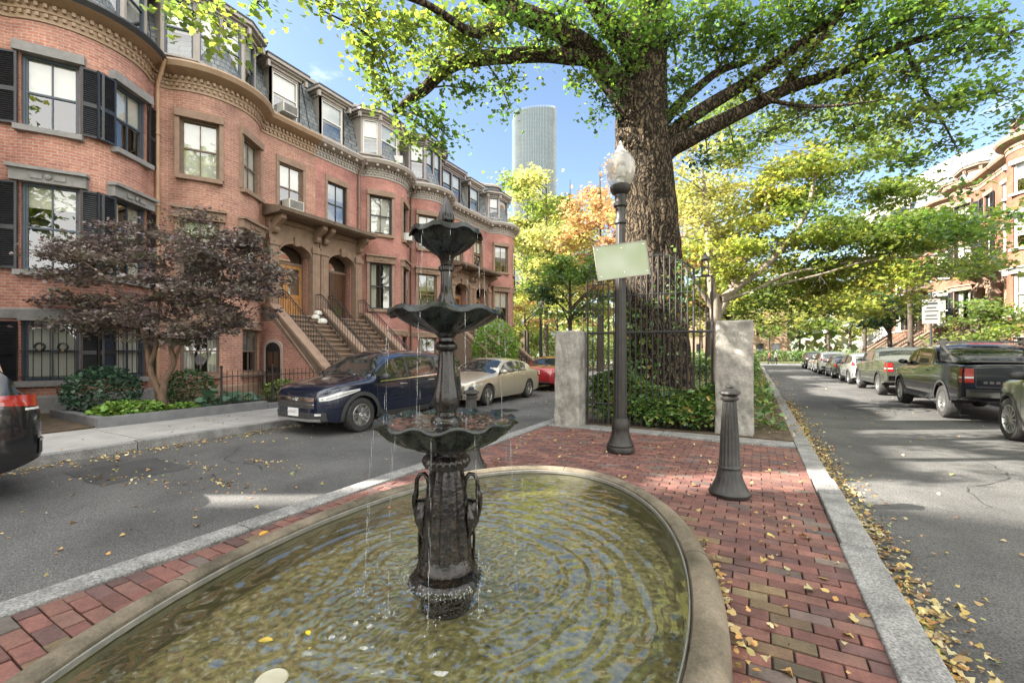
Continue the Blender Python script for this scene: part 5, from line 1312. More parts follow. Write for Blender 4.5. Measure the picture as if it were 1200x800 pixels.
# ================================================================== vehicles
class Body:
    """car body as one function surface: x along (front +), y half width, z height"""
    def __init__(s, zc, zs, ws, zb, axles, Rw, Ra=None, tumble=.30, roundh=.10, wr=None):
        s.zc_, s.zs_, s.ws_, s.zb_, s.axles, s.Rw = zc, zs, ws, zb, axles, Rw
        s.Ra = Ra or Rw+.055; s.tumble = tumble
        s.x0, s.x1 = zc[0][0], zc[-1][0]
    def zc(s, x): return spline(s.zc_, x)
    def zs(s, x): return min(spline(s.zs_, x), s.zc(x)-.02)
    def ws(s, x): return spline(s.ws_, x)
    def zb(s, x):
        z = spline(s.zb_, x)
        for xa in s.axles:
            d = abs(x-xa)
            if d < s.Ra: z = max(z, s.Rw+math.sqrt(s.Ra**2-d*d))
        return min(z, s.zs(x)-.08)
    def side_y(s, x, z):
        """half width of the body side / greenhouse at height z"""
        w, zs, zc = s.ws(x), s.zs(x), s.zc(x)
        if z <= zs:
            t = max(0, min(1, (z-.2)/(zs-.2+1e-6)))
            # tuck-in at sill, widest at 55 %, shoulder crease
            return w*(1-.075*max(0, 1-t/.45)**2-.022*max(0, (t-.6)/.4)**1.5)
        return w*(1-.022)-s.tumble*(z-zs)
    def section(s, x, nside=9):
        zb, zs, zc = s.zb(x), s.zs(x), s.zc(x); h = zc-zs; P = []
        for k in range(nside+1):
            z = zb+(zs-zb)*k/nside; P.append((s.side_y(x, z), z))
        ysh = P[-1][0]
        ze = zs+h*.80 if h > .25 else zs+h*.45
        yE = ysh-s.tumble*(ze-zs) if h > .25 else ysh-.035-.05*h
        if h > .25:
            for k in range(1, 4): z = zs+(ze-zs)*k/3; P.append((ysh-s.tumble*(z-zs), z))
        else:
            P += [(ysh-.012, zs+h*.15), (ysh-.028, zs+h*.32), (yE, ze)]
        # roof/bonnet arc
        y0, z0 = P[-1]; rise = zc-z0
        for a in (.10, .22, .38, .58, .79, 1.0):
            P.append((y0*(1-a), z0+rise*(1-(1-a)**3.2)))
        return P
    def top_z(s, x, y):
        P = s.section(x)
        for (ya, za), (yb, zb) in zip(P[9:], P[10:]):
            if yb <= abs(y) <= ya: return za+(zb-za)*((ya-abs(y))/(ya-yb) if ya > yb else 0)
        return P[-1][1]
    def front_x(s, y, z, sign=1):
        """outermost x where the body still has half width >= |y| and height >= z"""
        e = s.x1 if sign > 0 else s.x0; lo = 0.0; hi = e
        ok = lambda x: s.side_y(x, min(z, s.zs(x))) >= abs(y) and s.zc(x) >= z and s.zs(x) >= z-.25 and s.top_z(x, y) >= z
        if ok(hi): return hi
        lo = e*.55
        for _ in range(22):
            m = (lo+hi)/2
            if ok(m): lo = m
            else: hi = m
        return lo
    def mesh(s):
        xs = set(np.linspace(s.x0, s.x1, 70).tolist())
        for xa in s.axles:
            for k in range(25): xs.add(xa-s.Ra*math.cos(PI*k/24))
        L = s.x1-s.x0
        for e, sg in ((s.x0, 1), (s.x1, -1)):
            for d in (.012, .03, .055, .085, .12, .16, .2, .25, .3, .36): xs.add(e+sg*d)
        xs = sorted(xs); q = [xs[0]]
        for x in xs[1:]:
            if x-q[-1] > .006: q.append(x)
        xs = q
        b = MB(); vs = []; fs = []; n = None
        for x in xs:
            P = s.section(x); n = len(P)
            full = [(y, z) for y, z in P]+[(-y, z) for y, z in P[-2::-1]]
            vs += [(x, y, z) for y, z in full]
        m = 2*n-1
        for i in range(len(xs)-1):
            for k in range(m-1): fs.append((i*m+k, (i+1)*m+k, (i+1)*m+k+1, i*m+k+1))
        fs.append(tuple(range(m))); fs.append(tuple((len(xs)-1)*m+k for k in range(m-1, -1, -1)))
        # floor pan
        for i in range(len(xs)-1): fs.append((i*m, i*m+m-1, (i+1)*m+m-1, (i+1)*m))
        b.add(vs, fs, 0, smooth=True); return b
    # ---- patches lying on the surface
    def side_patch(s, b, xs, lo, hi, side, off=.004, mat=0, m=4):
        g = []
        for x in xs:
            zl, zh = lo(x), hi(x); g.append([(x, side*(s.side_y(x, zl+(zh-zl)*k/m)+off), zl+(zh-zl)*k/m) for k in range(m+1)])
        vs = [p for r in g for p in r]; fs = []
        for i in range(len(xs)-1):
            for k in range(m): fs.append((i*(m+1)+k, (i+1)*(m+1)+k, (i+1)*(m+1)+k+1, i*(m+1)+k+1))
        b.add(vs, fs, mat, smooth=True)
    def top_patch(s, b, xs, yh, off=.006, mat=0, m=10):
        vs = []; fs = []
        for x in xs:
            Y = yh(x)
            for k in range(m+1):
                y = -Y+2*Y*k/m; e = .01; dz = (s.zc(x+e)-s.zc(x-e))/(2*e); nl = math.hypot(1, dz)
                vs.append((x-dz/nl*off, y, s.top_z(x, y)+off/nl))
        for i in range(len(xs)-1):
            for k in range(m): fs.append((i*(m+1)+k, (i+1)*(m+1)+k, (i+1)*(m+1)+k+1, i*(m+1)+k+1))
        b.add(vs, fs, mat, smooth=True)
    def end_patch(s, b, ys, zs_, sign=1, off=.006, mat=0):
        vs = []; fs = []; n = len(zs_)
        for y in ys:
            for z in zs_: vs.append((s.front_x(y, z, sign)+sign*off, y*1.004, z))
        for i in range(len(ys)-1):
            for k in range(n-1): fs.append((i*n+k, i*n+k+1, (i+1)*n+k+1, (i+1)*n+k))
        b.add(vs, fs, mat, smooth=True)
    def wrap_patch(s, b, xs, lo, hi, side, sign, off=.008, mat=0, yin=.45, m=3, ny=5):
        """lamp that wraps round a corner: along the side then across the end face"""
        s.side_patch(b, xs, lo, hi, side, off, mat, m)
        xe = xs[-1]; 
        return xe
def lin(a, b_, n): return [a+(b_-a)*k/(n-1) for k in range(n)]

def wheel(par, x, y, Rw, wd, side, spokes=5, rimm='rim', hub=.62):
    """tyre with alloy rim; axis along y, outer face on `side`"""
    T = Matrix.Translation((x, y, Rw)) @ Matrix.Rotation(R(-90)*side, 4, 'X')     # local +z -> outward
    rr = Rw*hub; hw = wd/2
    b = MB(); b.lathe([(rr*.97, -hw), (Rw*.93, -hw*.98), (Rw*.99, -hw*.7), (Rw, -hw*.3), (Rw, hw*.3), (Rw*.99, hw*.7), (Rw*.93, hw*.97), (Rw*.8, hw*1.03), (rr*1.02, hw*.95), (rr*.97, hw*.8), (rr*.97, -hw)], 44, T=T, caps=False)
    t = b.build('wheel', M['tyre'], par)
    b = MB(); b.lathe([(rr*.99, hw*.9), (rr*.93, hw*.93), (rr*.9, hw*.8), (rr*.88, hw*.1), (rr*.2, hw*.05)], 40, T=T, caps=False)
    b.lathe([(.001, hw*.62), (rr*.14, hw*.72), (rr*.2, hw*.66), (rr*.22, hw*.3)], 20, T=T, caps=False)
    for k in range(spokes):
        A = Matrix.Rotation(2*PI*k/spokes, 4, 'Z')
        for sg in ((-1, 1) if spokes <= 6 else (0,)):
            w1, w2 = (rr*.07, rr*.085) if spokes <= 6 else (rr*.05, rr*.07)
            c1, c2 = (sg*rr*.07, sg*rr*.17)
            q = [(rr*.15, c1-w1, hw*.66), (rr*.15, c1+w1, hw*.66), (rr*.92, c2+w2, hw*.86), (rr*.92, c2-w2, hw*.86)]
            q += [(p[0], p[1], p[2]-hw*.35) for p in q]
            b.add(q, [(0, 1, 2, 3), (4, 7, 6, 5), (0, 4, 5, 1), (1, 5, 6, 2), (2, 6, 7, 3), (3, 7, 4, 0)], 0, T @ A)
    b.lathe([(rr*.6, hw*.02), (rr*.6, hw*.06), (rr*.1, hw*.06)], 24, mat=1, T=T, caps=False)
    b.build('rim', [M[rimm], M['plastic']], t)
    return t

def car(name, label, loc, heading, spec, paintm, cat='car', group='parked cars', detail=2):
    S = spec; B = S['B']; root = empty(name, loc, heading); tag(root, label, cat, group)
    B.mesh().build('body', M[paintm], root, recalc=True)
    H = S
    # glass
    a, c = H['wind']            # x range base->roof (base is larger x)
    b = MB(); yh = lambda x: (B.section(x)[12][0])*.93-.015
    B.top_patch(b, lin(c, a, 12), yh); b.build('windshield', M['car_glass'], root)
    if H.get('rear'):
        a, c = H['rear']; b = MB(); B.top_patch(b, lin(a, c, 10), lambda x: B.section(x)[12][0]*.9-.02); b.build('rear_window', M['car_glass'], root)
    for side in (1, -1):
        for (xs, lo, hi) in H['sidewin']:
            b = MB(); B.side_patch(b, lin(xs[0], xs[1], 14), lambda x: interp(lo, x), lambda x: interp(hi, x), side); b.build('side_window', M['car_glass'], root)
        # window trim line and door seams
        b = MB(); lo_ = sorted(sum([q[1] for q in H['sidewin']], [])); hi_ = sorted(sum([q[2] for q in H['sidewin']], []))
        B.side_patch(b, lin(lo_[0][0]+.02, lo_[-1][0]-.06, 40), lambda x: interp(lo_, x)-.004, lambda x: interp(hi_, x)+.012, side, .0015); b.build('window_frame', M['plastic'], root)
        b = MB()
        if H.get('trimline'):
            lo = H['trimline']; xs = lin(lo[0][0], lo[-1][0], 30); B.side_patch(b, xs, lambda x: interp(lo, x)-.028, lambda x: interp(lo, x)-.006, side, .007, 0, 1); b.build('window_trim', M[H.get('trimm', 'chrome')], root)
        b = MB()
        for xd, z0, z1 in H['seams']:
            B.side_patch(b, [xd-.004, xd+.004], lambda x: z0, lambda x: z1, side, .003, 0, 8)
        if H.get('crease'):
            z = H['crease']; B.side_patch(b, lin(H['seams'][0][1] if 0 else B.axles[1]+.5, B.axles[0]-.5, 20), lambda x: z-.006, lambda x: z+.006, side, .006, 0, 1)
        b.build('door_seam', M['plastic'], root)
        for xd, zz in H['handles']:
            b = MB(); y = side*(B.side_y(xd, zz)+.02); b.tube([(xd-.1, y-side*.02, zz), (xd-.08, y+side*.008, zz), (xd+.08, y+side*.008, zz), (xd+.1, y-side*.02, zz)], .012, 8); b.build('door_handle', M[H.get('handlem', paintm)], root)
        # cladding along sill and arches
        if H.get('clad'):
            b = MB(); ck = H['clad']
            for xa in B.axles:
                n = 26
                for k in range(n):
                    q = []
                    for a_ in (PI*k/n*1.12-.19, PI*(k+1)/n*1.12-.19):
                        for r in (B.Ra-.01, B.Ra+ck):
                            x = xa+r*math.cos(a_); z = B.Rw+r*math.sin(a_); x = max(B.x0+.02, min(B.x1-.02, x)); q.append((x, side*(B.side_y(x, z)+.012), z))
                    b.add([q[0], q[1], q[3], q[2]], [(0, 1, 2, 3)], smooth=True)
            xs = lin(B.axles[1]+B.Ra*.97, B.axles[0]-B.Ra*.97, 12); B.side_patch(b, xs, lambda x: B.zb(x)-.01, lambda x: B.zb(x)+.12, side, .012)
            b.build('wheel_arch_trim', M['plastic'], root)
        # wheel wells
        b = MB()
        for xa in B.axles:
            n = 20; w = B.ws(xa)
            for k in range(n):
                a0, a1 = PI*k/n, PI*(k+1)/n; r = B.Ra-.003
                p = [(xa+r*math.cos(q), side*yy, B.Rw+r*math.sin(q)) for q in (a0, a1) for yy in (w-.06, w-.42)]
                b.add([p[0], p[1], p[3], p[2]], [(0, 1, 2, 3)])
            b.add([(xa+(B.Ra-.003)*math.cos(PI*k/n), side*(w-.42), B.Rw+(B.Ra-.003)*math.sin(PI*k/n)) for k in range(n+1)], [tuple(range(n+1))])
        b.build('wheel_well', M['tyre'], root, recalc=False)
        # mirror
        mx, mz = H['mirror']; b = MB(); y = B.side_y(mx, mz)
        b.sphere((mx, side*(y+.13), mz+.06), 1, 14, 0, (.075, .115, .075)); b.tube([(mx, side*(y-.02), mz), (mx, side*(y+.1), mz+.03)], .03, 8, 1)
        b.build('mirror', [M[H.get('mirrorm', paintm)], M['plastic']], root)
        # lamps
        lo, hi, xr = H['head']; b = MB(); B.side_patch(b, lin(xr[0], xr[1], 12), lambda x: interp(lo, x), lambda x: interp(hi, x), side, .006, 0, 4)
        if H.get('head_in'):
            yo, yi, z0, z1 = H['head_in']; B.end_patch(b, [side*q for q in lin(yo, yi, 7)], lin(z0, z1, 4), 1, .008)
        n_ = len(xr) and 8
        xs_ = lin(xr[0]+.06, xr[1]-.02, 9); B.side_patch(b, xs_, lambda x: interp(lo, x)+.022, lambda x: (interp(lo, x)+interp(hi, x))/2+.004, side, .0085, 1, 2)
        b.build('headlight', [M['lens'], M['lamp_bowl']], root)
        lo, hi, xr = H['tail']; b = MB(); B.side_patch(b, lin(xr[0], xr[1], 10), lambda x: interp(lo, x), lambda x: interp(hi, x), side, .007, 0, 4)
        if H.get('tail_in'):
            yo, yi, z0, z1 = H['tail_in']; B.end_patch(b, [side*q for q in lin(yo, yi, 6)], lin(z0, z1, 4), -1, .008)
            if H.get('tail_white'): z2, z3 = H['tail_white']; B.end_patch(b, [side*q for q in lin(yo, yi, 6)], lin(z2, z3, 3), -1, .01, 1); B.side_patch(b, lin(xr[0], xr[0]+.12, 4), lambda x: z2, lambda x: z3, side, .009, 1, 2)
        b.build('tail_light', [M['red_lens'], M['lens']], root)
        for xa, sp in zip(B.axles, (0, 1)):
            wheel(root, xa, side*(B.ws(xa)-H['tw']/2-.01), B.Rw, H['tw'], side, H.get('spokes', 5), H.get('rimm', 'rim'), H.get('hub', .64))
    # front
    yw, z0, z1 = H['grille']; b = MB(); B.end_patch(b, lin(-yw, yw, 13), lin(z0, z1, 5), 1, .006, 0)
    for zz in H.get('bars', [(z0+z1)/2]): B.end_patch(b, lin(-yw, yw, 13), [zz-.018, zz+.018], 1, .02, 1)
    b.build('grille', [M['plastic'], M['chrome']], root)
    yw, z0, z1 = H['bumper']; b = MB(); B.end_patch(b, lin(-yw, yw, 15), lin(z0, z1, 4), 1, .01, 0)
    if H.get('skid'): B.end_patch(b, lin(-yw*.9, yw*.9, 13), [z0-.0, z0+.05], 1, .022, 1)
    if H.get('fog'):
        for sy in (-1, 1):
            y0_, y1_, z2, z3 = H['fog']; B.end_patch(b, [sy*q for q in lin(y0_, y1_, 5)], lin(z2, z3, 3), 1, .02, 2)
    b.build('front_bumper', [M['plastic'], M['rim'], M['lens']], root)
    yw, z0, z1 = H['rbumper']; b = MB(); B.end_patch(b, lin(-yw, yw, 15), lin(z0, z1, 4), -1, .012, 0)
    if H.get('rskid'): B.end_patch(b, lin(-yw, yw, 15), [z1-.03, z1], -1, .02, 1)
    b.build('rear_bumper', [M[H.get('rbm', 'plastic')], M['rim']], root)
    for sign, (py, pz) in ((1, H['fplate']), (-1, H['rplate'])):
        if pz is None: continue
        b = MB(); x = B.front_x(py, pz, sign)+sign*.02; b.box(x-.008, x+.008, py-.155, py+.155, pz-.078, pz+.078)
        rr = random.Random(name+str(sign)+str(loc[1]))
        for k in range(6):
            yy = py-.115+k*.046; xx = x+sign*.0095
            for _ in range(3): 
                q = rr.choice([(0, .03), (-.03, 0)]); b.box(xx-.001, xx+.001, yy-.014, yy-.005, pz-.03, pz+.03, 1); b.box(xx-.001, xx+.001, yy-.0045, yy+.012, pz+q[1], pz+q[1]+.01, 1); break
        b.build('number_plate', [M['plate'], M['plate_ink']], root)
    return root

def kk(*a): return list(a)
# crossover SUV -----------------------------------------------------------
def suv_spec(L=4.6, W=1.86, Hh=1.69, fo=.90, wb=2.66, Rw=.355, **o):
    x1 = L/2; x0 = -L/2; fa = x1-fo; ra = fa-wb; k = Hh/1.69
    zc = [(x0, .95*k), (x0+.03, 1.02*k), (x0+.12, 1.12*k), (x0+.42, 1.52*k), (x0+.62, 1.60*k), (x0+1.2, 1.67*k), (0, 1.69*k), (.35, 1.64*k), (.62, 1.53*k), (1.22, 1.135*k), (1.5, 1.09*k), (x1-.3, 1.0*k), (x1-.1, .9*k), (x1-.03, .74*k), (x1, .62*k)]
    zs = [(x0, .9*k), (x0+.3, 1.06*k), (-1.2, 1.07*k), (0, 1.02*k), (1.2, .99*k), (x1-.45, .93*k), (x1-.1, .82*k), (x1, .58*k)]
    w = W/2; ws = [(x0, w*.72), (x0+.05, w*.82), (x0+.18, w*.91), (x0+.5, w*.97), (-.9, w), (.9, w), (x1-.75, w*.975), (x1-.4, w*.91), (x1-.18, w*.8), (x1-.06, w*.66), (x1, w*.5)]
    zb = [(x0, .42*k), (x0+.4, .3*k), (0, .25), (x1-.5, .25), (x1, .33)]
    B = Body(zc, zs, ws, zb, (fa, ra), Rw)
    bl = [(x0+.42, 1.13*k), (-1.2, 1.11*k), (0, 1.065*k), (1.05, 1.03*k)]
    d = dict(B=B, wind=(1.17, .56), rear=(x0+.14, x0+.40), tw=.235,
             sidewin=[((.06, .97), [(.06, 1.075*k), (.97, 1.05*k)], [(.06, 1.52*k), (.45, 1.48*k), (.97, 1.075*k)]),
                      ((-.93, -.02), [(-.93, 1.105*k), (-.02, 1.08*k)], [(-.93, 1.51*k), (-.02, 1.525*k)]),
                      ((-1.75, -1.01), [(-1.75, 1.24*k), (-1.6, 1.14*k), (-1.01, 1.11*k)], [(-1.75, 1.34*k), (-1.5, 1.46*k), (-1.01, 1.505*k)])],
             trimline=bl, seams=[(1.0, .4, 1.0*k), (.02, .35, 1.05*k), (-.95, .62, 1.09*k)], handles=[(.2, .93*k), (-.78, .97*k)], mirror=(.86, 1.06*k),
             head=([(x1-.85, .86*k), (x1-.2, .70*k), (x1-.08, .69*k)], [(x1-.85, .90*k), (x1-.4, .86*k), (x1-.08, .76*k)], (x1-.85, x1-.08)),
             tail=([(x0+.02, .98*k), (x0+.3, 1.02*k)], [(x0+.02, 1.05*k), (x0+.3, 1.3*k)], (x0+.06, x0+.24)),
             grille=(.52, .60*k, .76*k), bars=[.66*k, .735*k], bumper=(.74, .32*k, .5*k), skid=1, fog=(.58, .68, .415*k, .455*k), rbumper=(.8, .45*k, .62*k), clad=.07, fplate=(0, .47*k), rplate=(0, .82*k), handlem='chrome', mirrorm='plastic')
    d.update(o); return d
# saloon --------------------------------------------------------------------
def sedan_spec(L=4.8, W=1.81, Hh=1.45, fo=.95, wb=2.74, Rw=.325, **o):
    x1 = L/2; x0 = -L/2; fa = x1-fo; ra = fa-wb; k = Hh/1.45
    zc = [(x0, .72*k), (x0+.03, .86*k), (x0+.1, .98*k), (x0+.4, 1.03*k), (x0+.68, 1.06*k), (x0+1.35, 1.38*k), (-.5, 1.445*k), (0, 1.45*k), (.28, 1.41*k), (1.08, .99*k), (1.35, .95*k), (x1-.35, .82*k), (x1-.1, .72*k), (x1-.02, .58*k), (x1, .5*k)]
    zs = [(x0, .68*k), (x0+.1, .9*k), (x0+.6, .97*k), (-1, .96*k), (0, .92*k), (1.2, .86*k), (x1-.4, .76*k), (x1-.08, .64*k), (x1, .46*k)]
    w = W/2; ws = [(x0, w*.7), (x0+.06, w*.82), (x0+.25, w*.92), (x0+.7, w*.98), (-.6, w), (.8, w), (x1-.8, w*.975), (x1-.4, w*.9), (x1-.16, w*.78), (x1-.05, w*.64), (x1, w*.5)]
    zb = [(x0, .36), (x0+.5, .25), (0, .19), (x1-.5, .2), (x1, .25)]
    B = Body(zc, zs, ws, zb, (fa, ra), Rw, Rw+.045, tumble=.36)
    d = dict(B=B, wind=(1.04, .34), rear=(x0+.74, x0+1.28), tw=.215,
             sidewin=[((-.1, .84), [(-.1, .965*k), (.84, .935*k)], [(-.1, 1.325*k), (.3, 1.28*k), (.84, .955*k)]), ((-1.06, -.19), [(-1.06, 1.0*k), (-.19, .975*k)], [(-1.06, 1.23*k), (-.75, 1.305*k), (-.19, 1.33*k)])],
             trimline=[(-1.1, .99*k), (-.19, .965*k), (.88, .935*k)], seams=[(.9, .35, .9*k), (-.14, .3, .95*k), (-1.08, .6, .98*k)], handles=[(.08, .83*k), (-.88, .86*k)], mirror=(.72, .95*k),
             head=([(x1-.62, .66*k), (x1-.1, .53*k)], [(x1-.62, .72*k), (x1-.1, .63*k)], (x1-.62, x1-.08)), tail=([(x0+.05, .70*k), (x0+.45, .78*k)], [(x0+.05, .88*k), (x0+.45, .9*k)], (x0+.06, x0+.4)), tail_in=(.62, .42, .72*k, .86*k),
             grille=(.4, .5*k, .62*k), bumper=(.55, .28*k, .38*k), rbumper=(.6, .36*k, .42*k), fplate=(0, .40*k), rplate=(0, .8*k))
    d.update(o); return d
# pickup ---------------------------------------------------------------------
def pickup_spec(L=5.85, W=2.03, Hh=1.88, fo=.97, wb=3.65, Rw=.405, **o):
    x1 = L/2; x0 = -L/2; fa = x1-fo; ra = fa-wb; k = Hh/1.88; cab = x0+1.85
    zc = [(x0, 1.34*k), (x0+.02, 1.37*k), (cab-.06, 1.40*k), (cab-.02, 1.45*k), (cab+.08, 1.78*k), (cab+.25, 1.86*k), (.3, 1.88*k), (.75, 1.83*k), (1.02, 1.71*k), (1.5, 1.29*k), (1.7, 1.25*k), (x1-.25, 1.18*k), (x1-.06, 1.08*k), (x1, .9*k)]
    zs = [(x0, 1.32*k), (cab, 1.34*k), (cab+.3, 1.30*k), (.5, 1.24*k), (1.5, 1.19*k), (x1-.3, 1.1*k), (x1, .85*k)]
    w = W/2; ws = [(x0, w*.96), (x0+.04, w*.98), (x0+.2, w), (0, w), (x1-.6, w*.985), (x1-.25, w*.93), (x1-.07, w*.84), (x1, w*.76)]
    zb = [(x0, .62), (x0+.3, .52), (ra+.6, .42), (fa-.6, .42), (x1-.3, .42), (x1, .46)]
    B = Body(zc, zs, ws, zb, (fa, ra), Rw, Rw+.085, tumble=.24)
    d = dict(B=B, wind=(1.45, .98), rear=(cab-.005, cab+.06), tw=.275,
             sidewin=[((.42, 1.22), [(.42, 1.30*k), (1.22, 1.27*k)], [(.42, 1.73*k), (.8, 1.69*k), (1.22, 1.31*k)]), ((cab+.22, .34), [(cab+.22, 1.36*k), (.34, 1.305*k)], [(cab+.22, 1.70*k), (.34, 1.735*k)])],
             trimline=[(cab+.2, 1.35*k), (1.25, 1.265*k)], trimm='plastic', seams=[(1.32, .5, 1.2*k), (.38, .5, 1.24*k), (cab+.2, .5, 1.3*k), (cab-.03, .5, 1.33*k)], handles=[(.55, 1.13*k), (cab+.45, 1.16*k)], mirror=(1.12, 1.3*k),
             head=([(x1-.35, .92*k), (x1-.05, .88*k)], [(x1-.35, 1.06*k), (x1-.05, 1.04*k)], (x1-.35, x1-.06)), tail=([(x0+.01, .95*k), (x0+.2, .95*k)], [(x0+.01, 1.28*k), (x0+.2, 1.28*k)], (x0+.02, x0+.13)), tail_in=(.95, .80, .95*k, 1.27*k), tail_white=(1.05*k, 1.085*k),
             grille=(.6, .72*k, 1.05*k), bumper=(.8, .5*k, .68*k), rbumper=(.93, .62*k, .80*k), rbm='chrome', fplate=(0, .58), rplate=(0, .7), clad=.05, spokes=6, hub=.63)
    d.update(o); return d

NEG = R(-90); POS = R(90)
# left kerb, all nose towards the viewer except the first
crv = suv_spec(grille=(.56, .55, .77), bars=[.735], bumper=(.74, .30, .47))
cv = car('parked_suv', 'dark blue crossover with a white front number plate, parked by the brownstone stoops', (-7.95, 7.72, RZ), NEG, crv, 'navy_paint', 'car', 'cars parked on the left street')
b = MB(); xg = crv['B'].front_x(0, .7)+.03       # chrome emblem and wing bar on the grille
for y0_ in (-.042, .03): b.box(xg-.012, xg+.006, y0_, y0_+.013, .655, .745)
b.box(xg-.012, xg+.006, -.03, .03, .693, .707)
for (y0_, y1_, z0_, z1_) in ((-.07, -.058, .645, .755), (.058, .07, .645, .755), (-.058, .058, .743, .755), (-.058, .058, .645, .655)): b.box(xg-.012, xg+.004, y0_, y1_, z0_, z1_)
crv['B'].end_patch(b, lin(-.56, .56, 13), [.69, .712], 1, .018)
crv['B'].end_patch(b, lin(-.56, .56, 13), [.625, .632], 1, .012)
b.build('emblem_bar', M['chrome'], cv)
car('parked_sedan', 'pale gold saloon car parked behind the dark blue crossover', (-8.0, 12.78, RZ), NEG, sedan_spec(clad=0), 'gold_paint', 'car', 'cars parked on the left street')
car('parked_sedan', 'bright red car half hidden by the left granite pillar', (-7.95, 18.6, RZ), POS, sedan_spec(L=4.5, wb=2.65, tail_in=(.7, .4, .74, .86)), 'crimson_paint', 'car', 'cars parked on the left street')
jeep = suv_spec(L=4.82, W=1.94, Hh=1.76, fo=.9, wb=2.9, Rw=.38, rskid=1)
x0 = -2.41; jeep['tail'] = ([(x0+.02, 1.02), (x0+.5, 1.07)], [(x0+.02, 1.16), (x0+.5, 1.17)], (x0+.05, x0+.52)); jeep['tail_in'] = (.80, .5, 1.03, 1.15); jeep['tail_white'] = (.99, 1.015)
car('parked_suv', 'black sport utility vehicle cut off by the left edge, showing its red tail lamp', (-8.07, -.62, RZ), NEG, jeep, 'black_car_paint', 'car', 'cars parked on the left street')
# right kerb, noses away from the viewer
xr = 5.12
lr = suv_spec(L=4.75, W=2.0, Hh=1.86, fo=.85, wb=2.87, Rw=.395, spokes=12, clad=.05, hub=.68)
car('parked_suv', 'olive grey boxy sport utility vehicle cut by the right edge, nearest on the right street', (xr, 12.5-2.375, RZ), POS, lr, 'olive_grey_paint', 'car', 'cars parked on the right street')
gm = pickup_spec()
pk = car('pickup_truck', 'dark blue pickup truck with chrome rear bumper and a bed rack, tail toward the viewer', (xr, 13.62+2.93, RZ), POS, gm, 'deep_navy_paint', 'truck', 'cars parked on the right street')
# bed: dark liner, rack posts with a light bar, brake lamp
Bp = gm['B']; cab = -2.925+1.85
b = MB(); b.box(-2.86, cab-.1, -.84, .84, 1.415, 1.42); b.build('bed_cover', M['plastic'], pk)
b = MB()
for sy in (-.84, .84):
    b.box(cab-.2, cab-.12, sy-.05, sy+.05, 1.36, 1.99); b.tube([(cab-.16, sy, 1.8), (cab-.9, sy, 1.42)], .03, 8); b.box(-2.8, cab-.2, sy-.04, sy+.04, 1.40, 1.44)
b.box(cab-.19, cab-.13, -.79, .79, 1.86, 1.92); b.box(cab-.19, cab-.13, -.79, .79, 1.5, 1.54); b.build('bed_rack', M['plastic'], pk)
b = MB(); b.box(cab+.0, cab+.03, -.3, .3, 1.845, 1.885); b.build('brake_lamp', M['red_lens'], pk)
b = MB(); Bp.end_patch(b, lin(-.76, .76, 11), lin(.84, .86, 2), -1, .004); Bp.end_patch(b, lin(-.76, .76, 11), lin(1.30, 1.312, 2), -1, .004)
for sy in (-.765, .765): Bp.end_patch(b, lin(sy-.006, sy+.006, 2), lin(.86, 1.3, 6), -1, .004)
b.box(-2.945, -2.925, -.14, .14, 1.1, 1.17); b.build('tailgate', M['plastic'], pk)
b = MB()
for k in range(4): b.box(-2.94, -2.928, .28+k*.1, .35+k*.1, .93, .985)
b.build('tailgate_lettering', M['chrome'], pk)
for sy in (-1, 1):
    b = MB(); b.tube([(-.9, sy*1.02, .42), (1.2, sy*1.02, .42)], .05, 8); b.build('running_board', M['plastic'], pk)
car('pickup_truck', 'dark olive grey pickup truck parked in front of the blue pickup', (xr, 20.15+2.93, RZ), POS, pickup_spec(Hh=1.85), 'green_grey_paint', 'truck', 'cars parked on the right street')
hs = suv_spec(L=4.2, W=1.8, Hh=1.62, fo=.85, wb=2.55, Rw=.33)
car('parked_hatchback', 'silver white compact hatchback with an amber tail lamp, just ahead of the olive pickup', (xr-.05, 29.2, RZ), POS, hs, 'silver_paint', 'car', 'cars parked on the right street')
car('parked_sedan', 'dark graphite saloon between the silver hatchback and the white crossover', (xr, 34.9, RZ), POS, sedan_spec(), 'graphite_paint', 'car', 'cars parked on the right street')
ws_ = suv_spec(); x0 = -2.3; ws_['tail_in'] = (.75, .45, 1.0, 1.1)
car('parked_suv', 'white crossover with wide red tail lamps, far along the right street', (xr-.1, 40.4, RZ), POS, ws_, 'pearl_white_paint', 'car', 'cars parked on the right street')
car('parked_sedan', 'silver saloon beyond the white crossover', (xr, 46.0, RZ), POS, sedan_spec(), 'silver_paint', 'car', 'cars parked on the right street')
car('parked_suv', 'black crossover, last of the cars on the right street', (xr, 51.6, RZ), POS, suv_spec(), 'black_car_paint', 'car', 'cars parked on the right street')
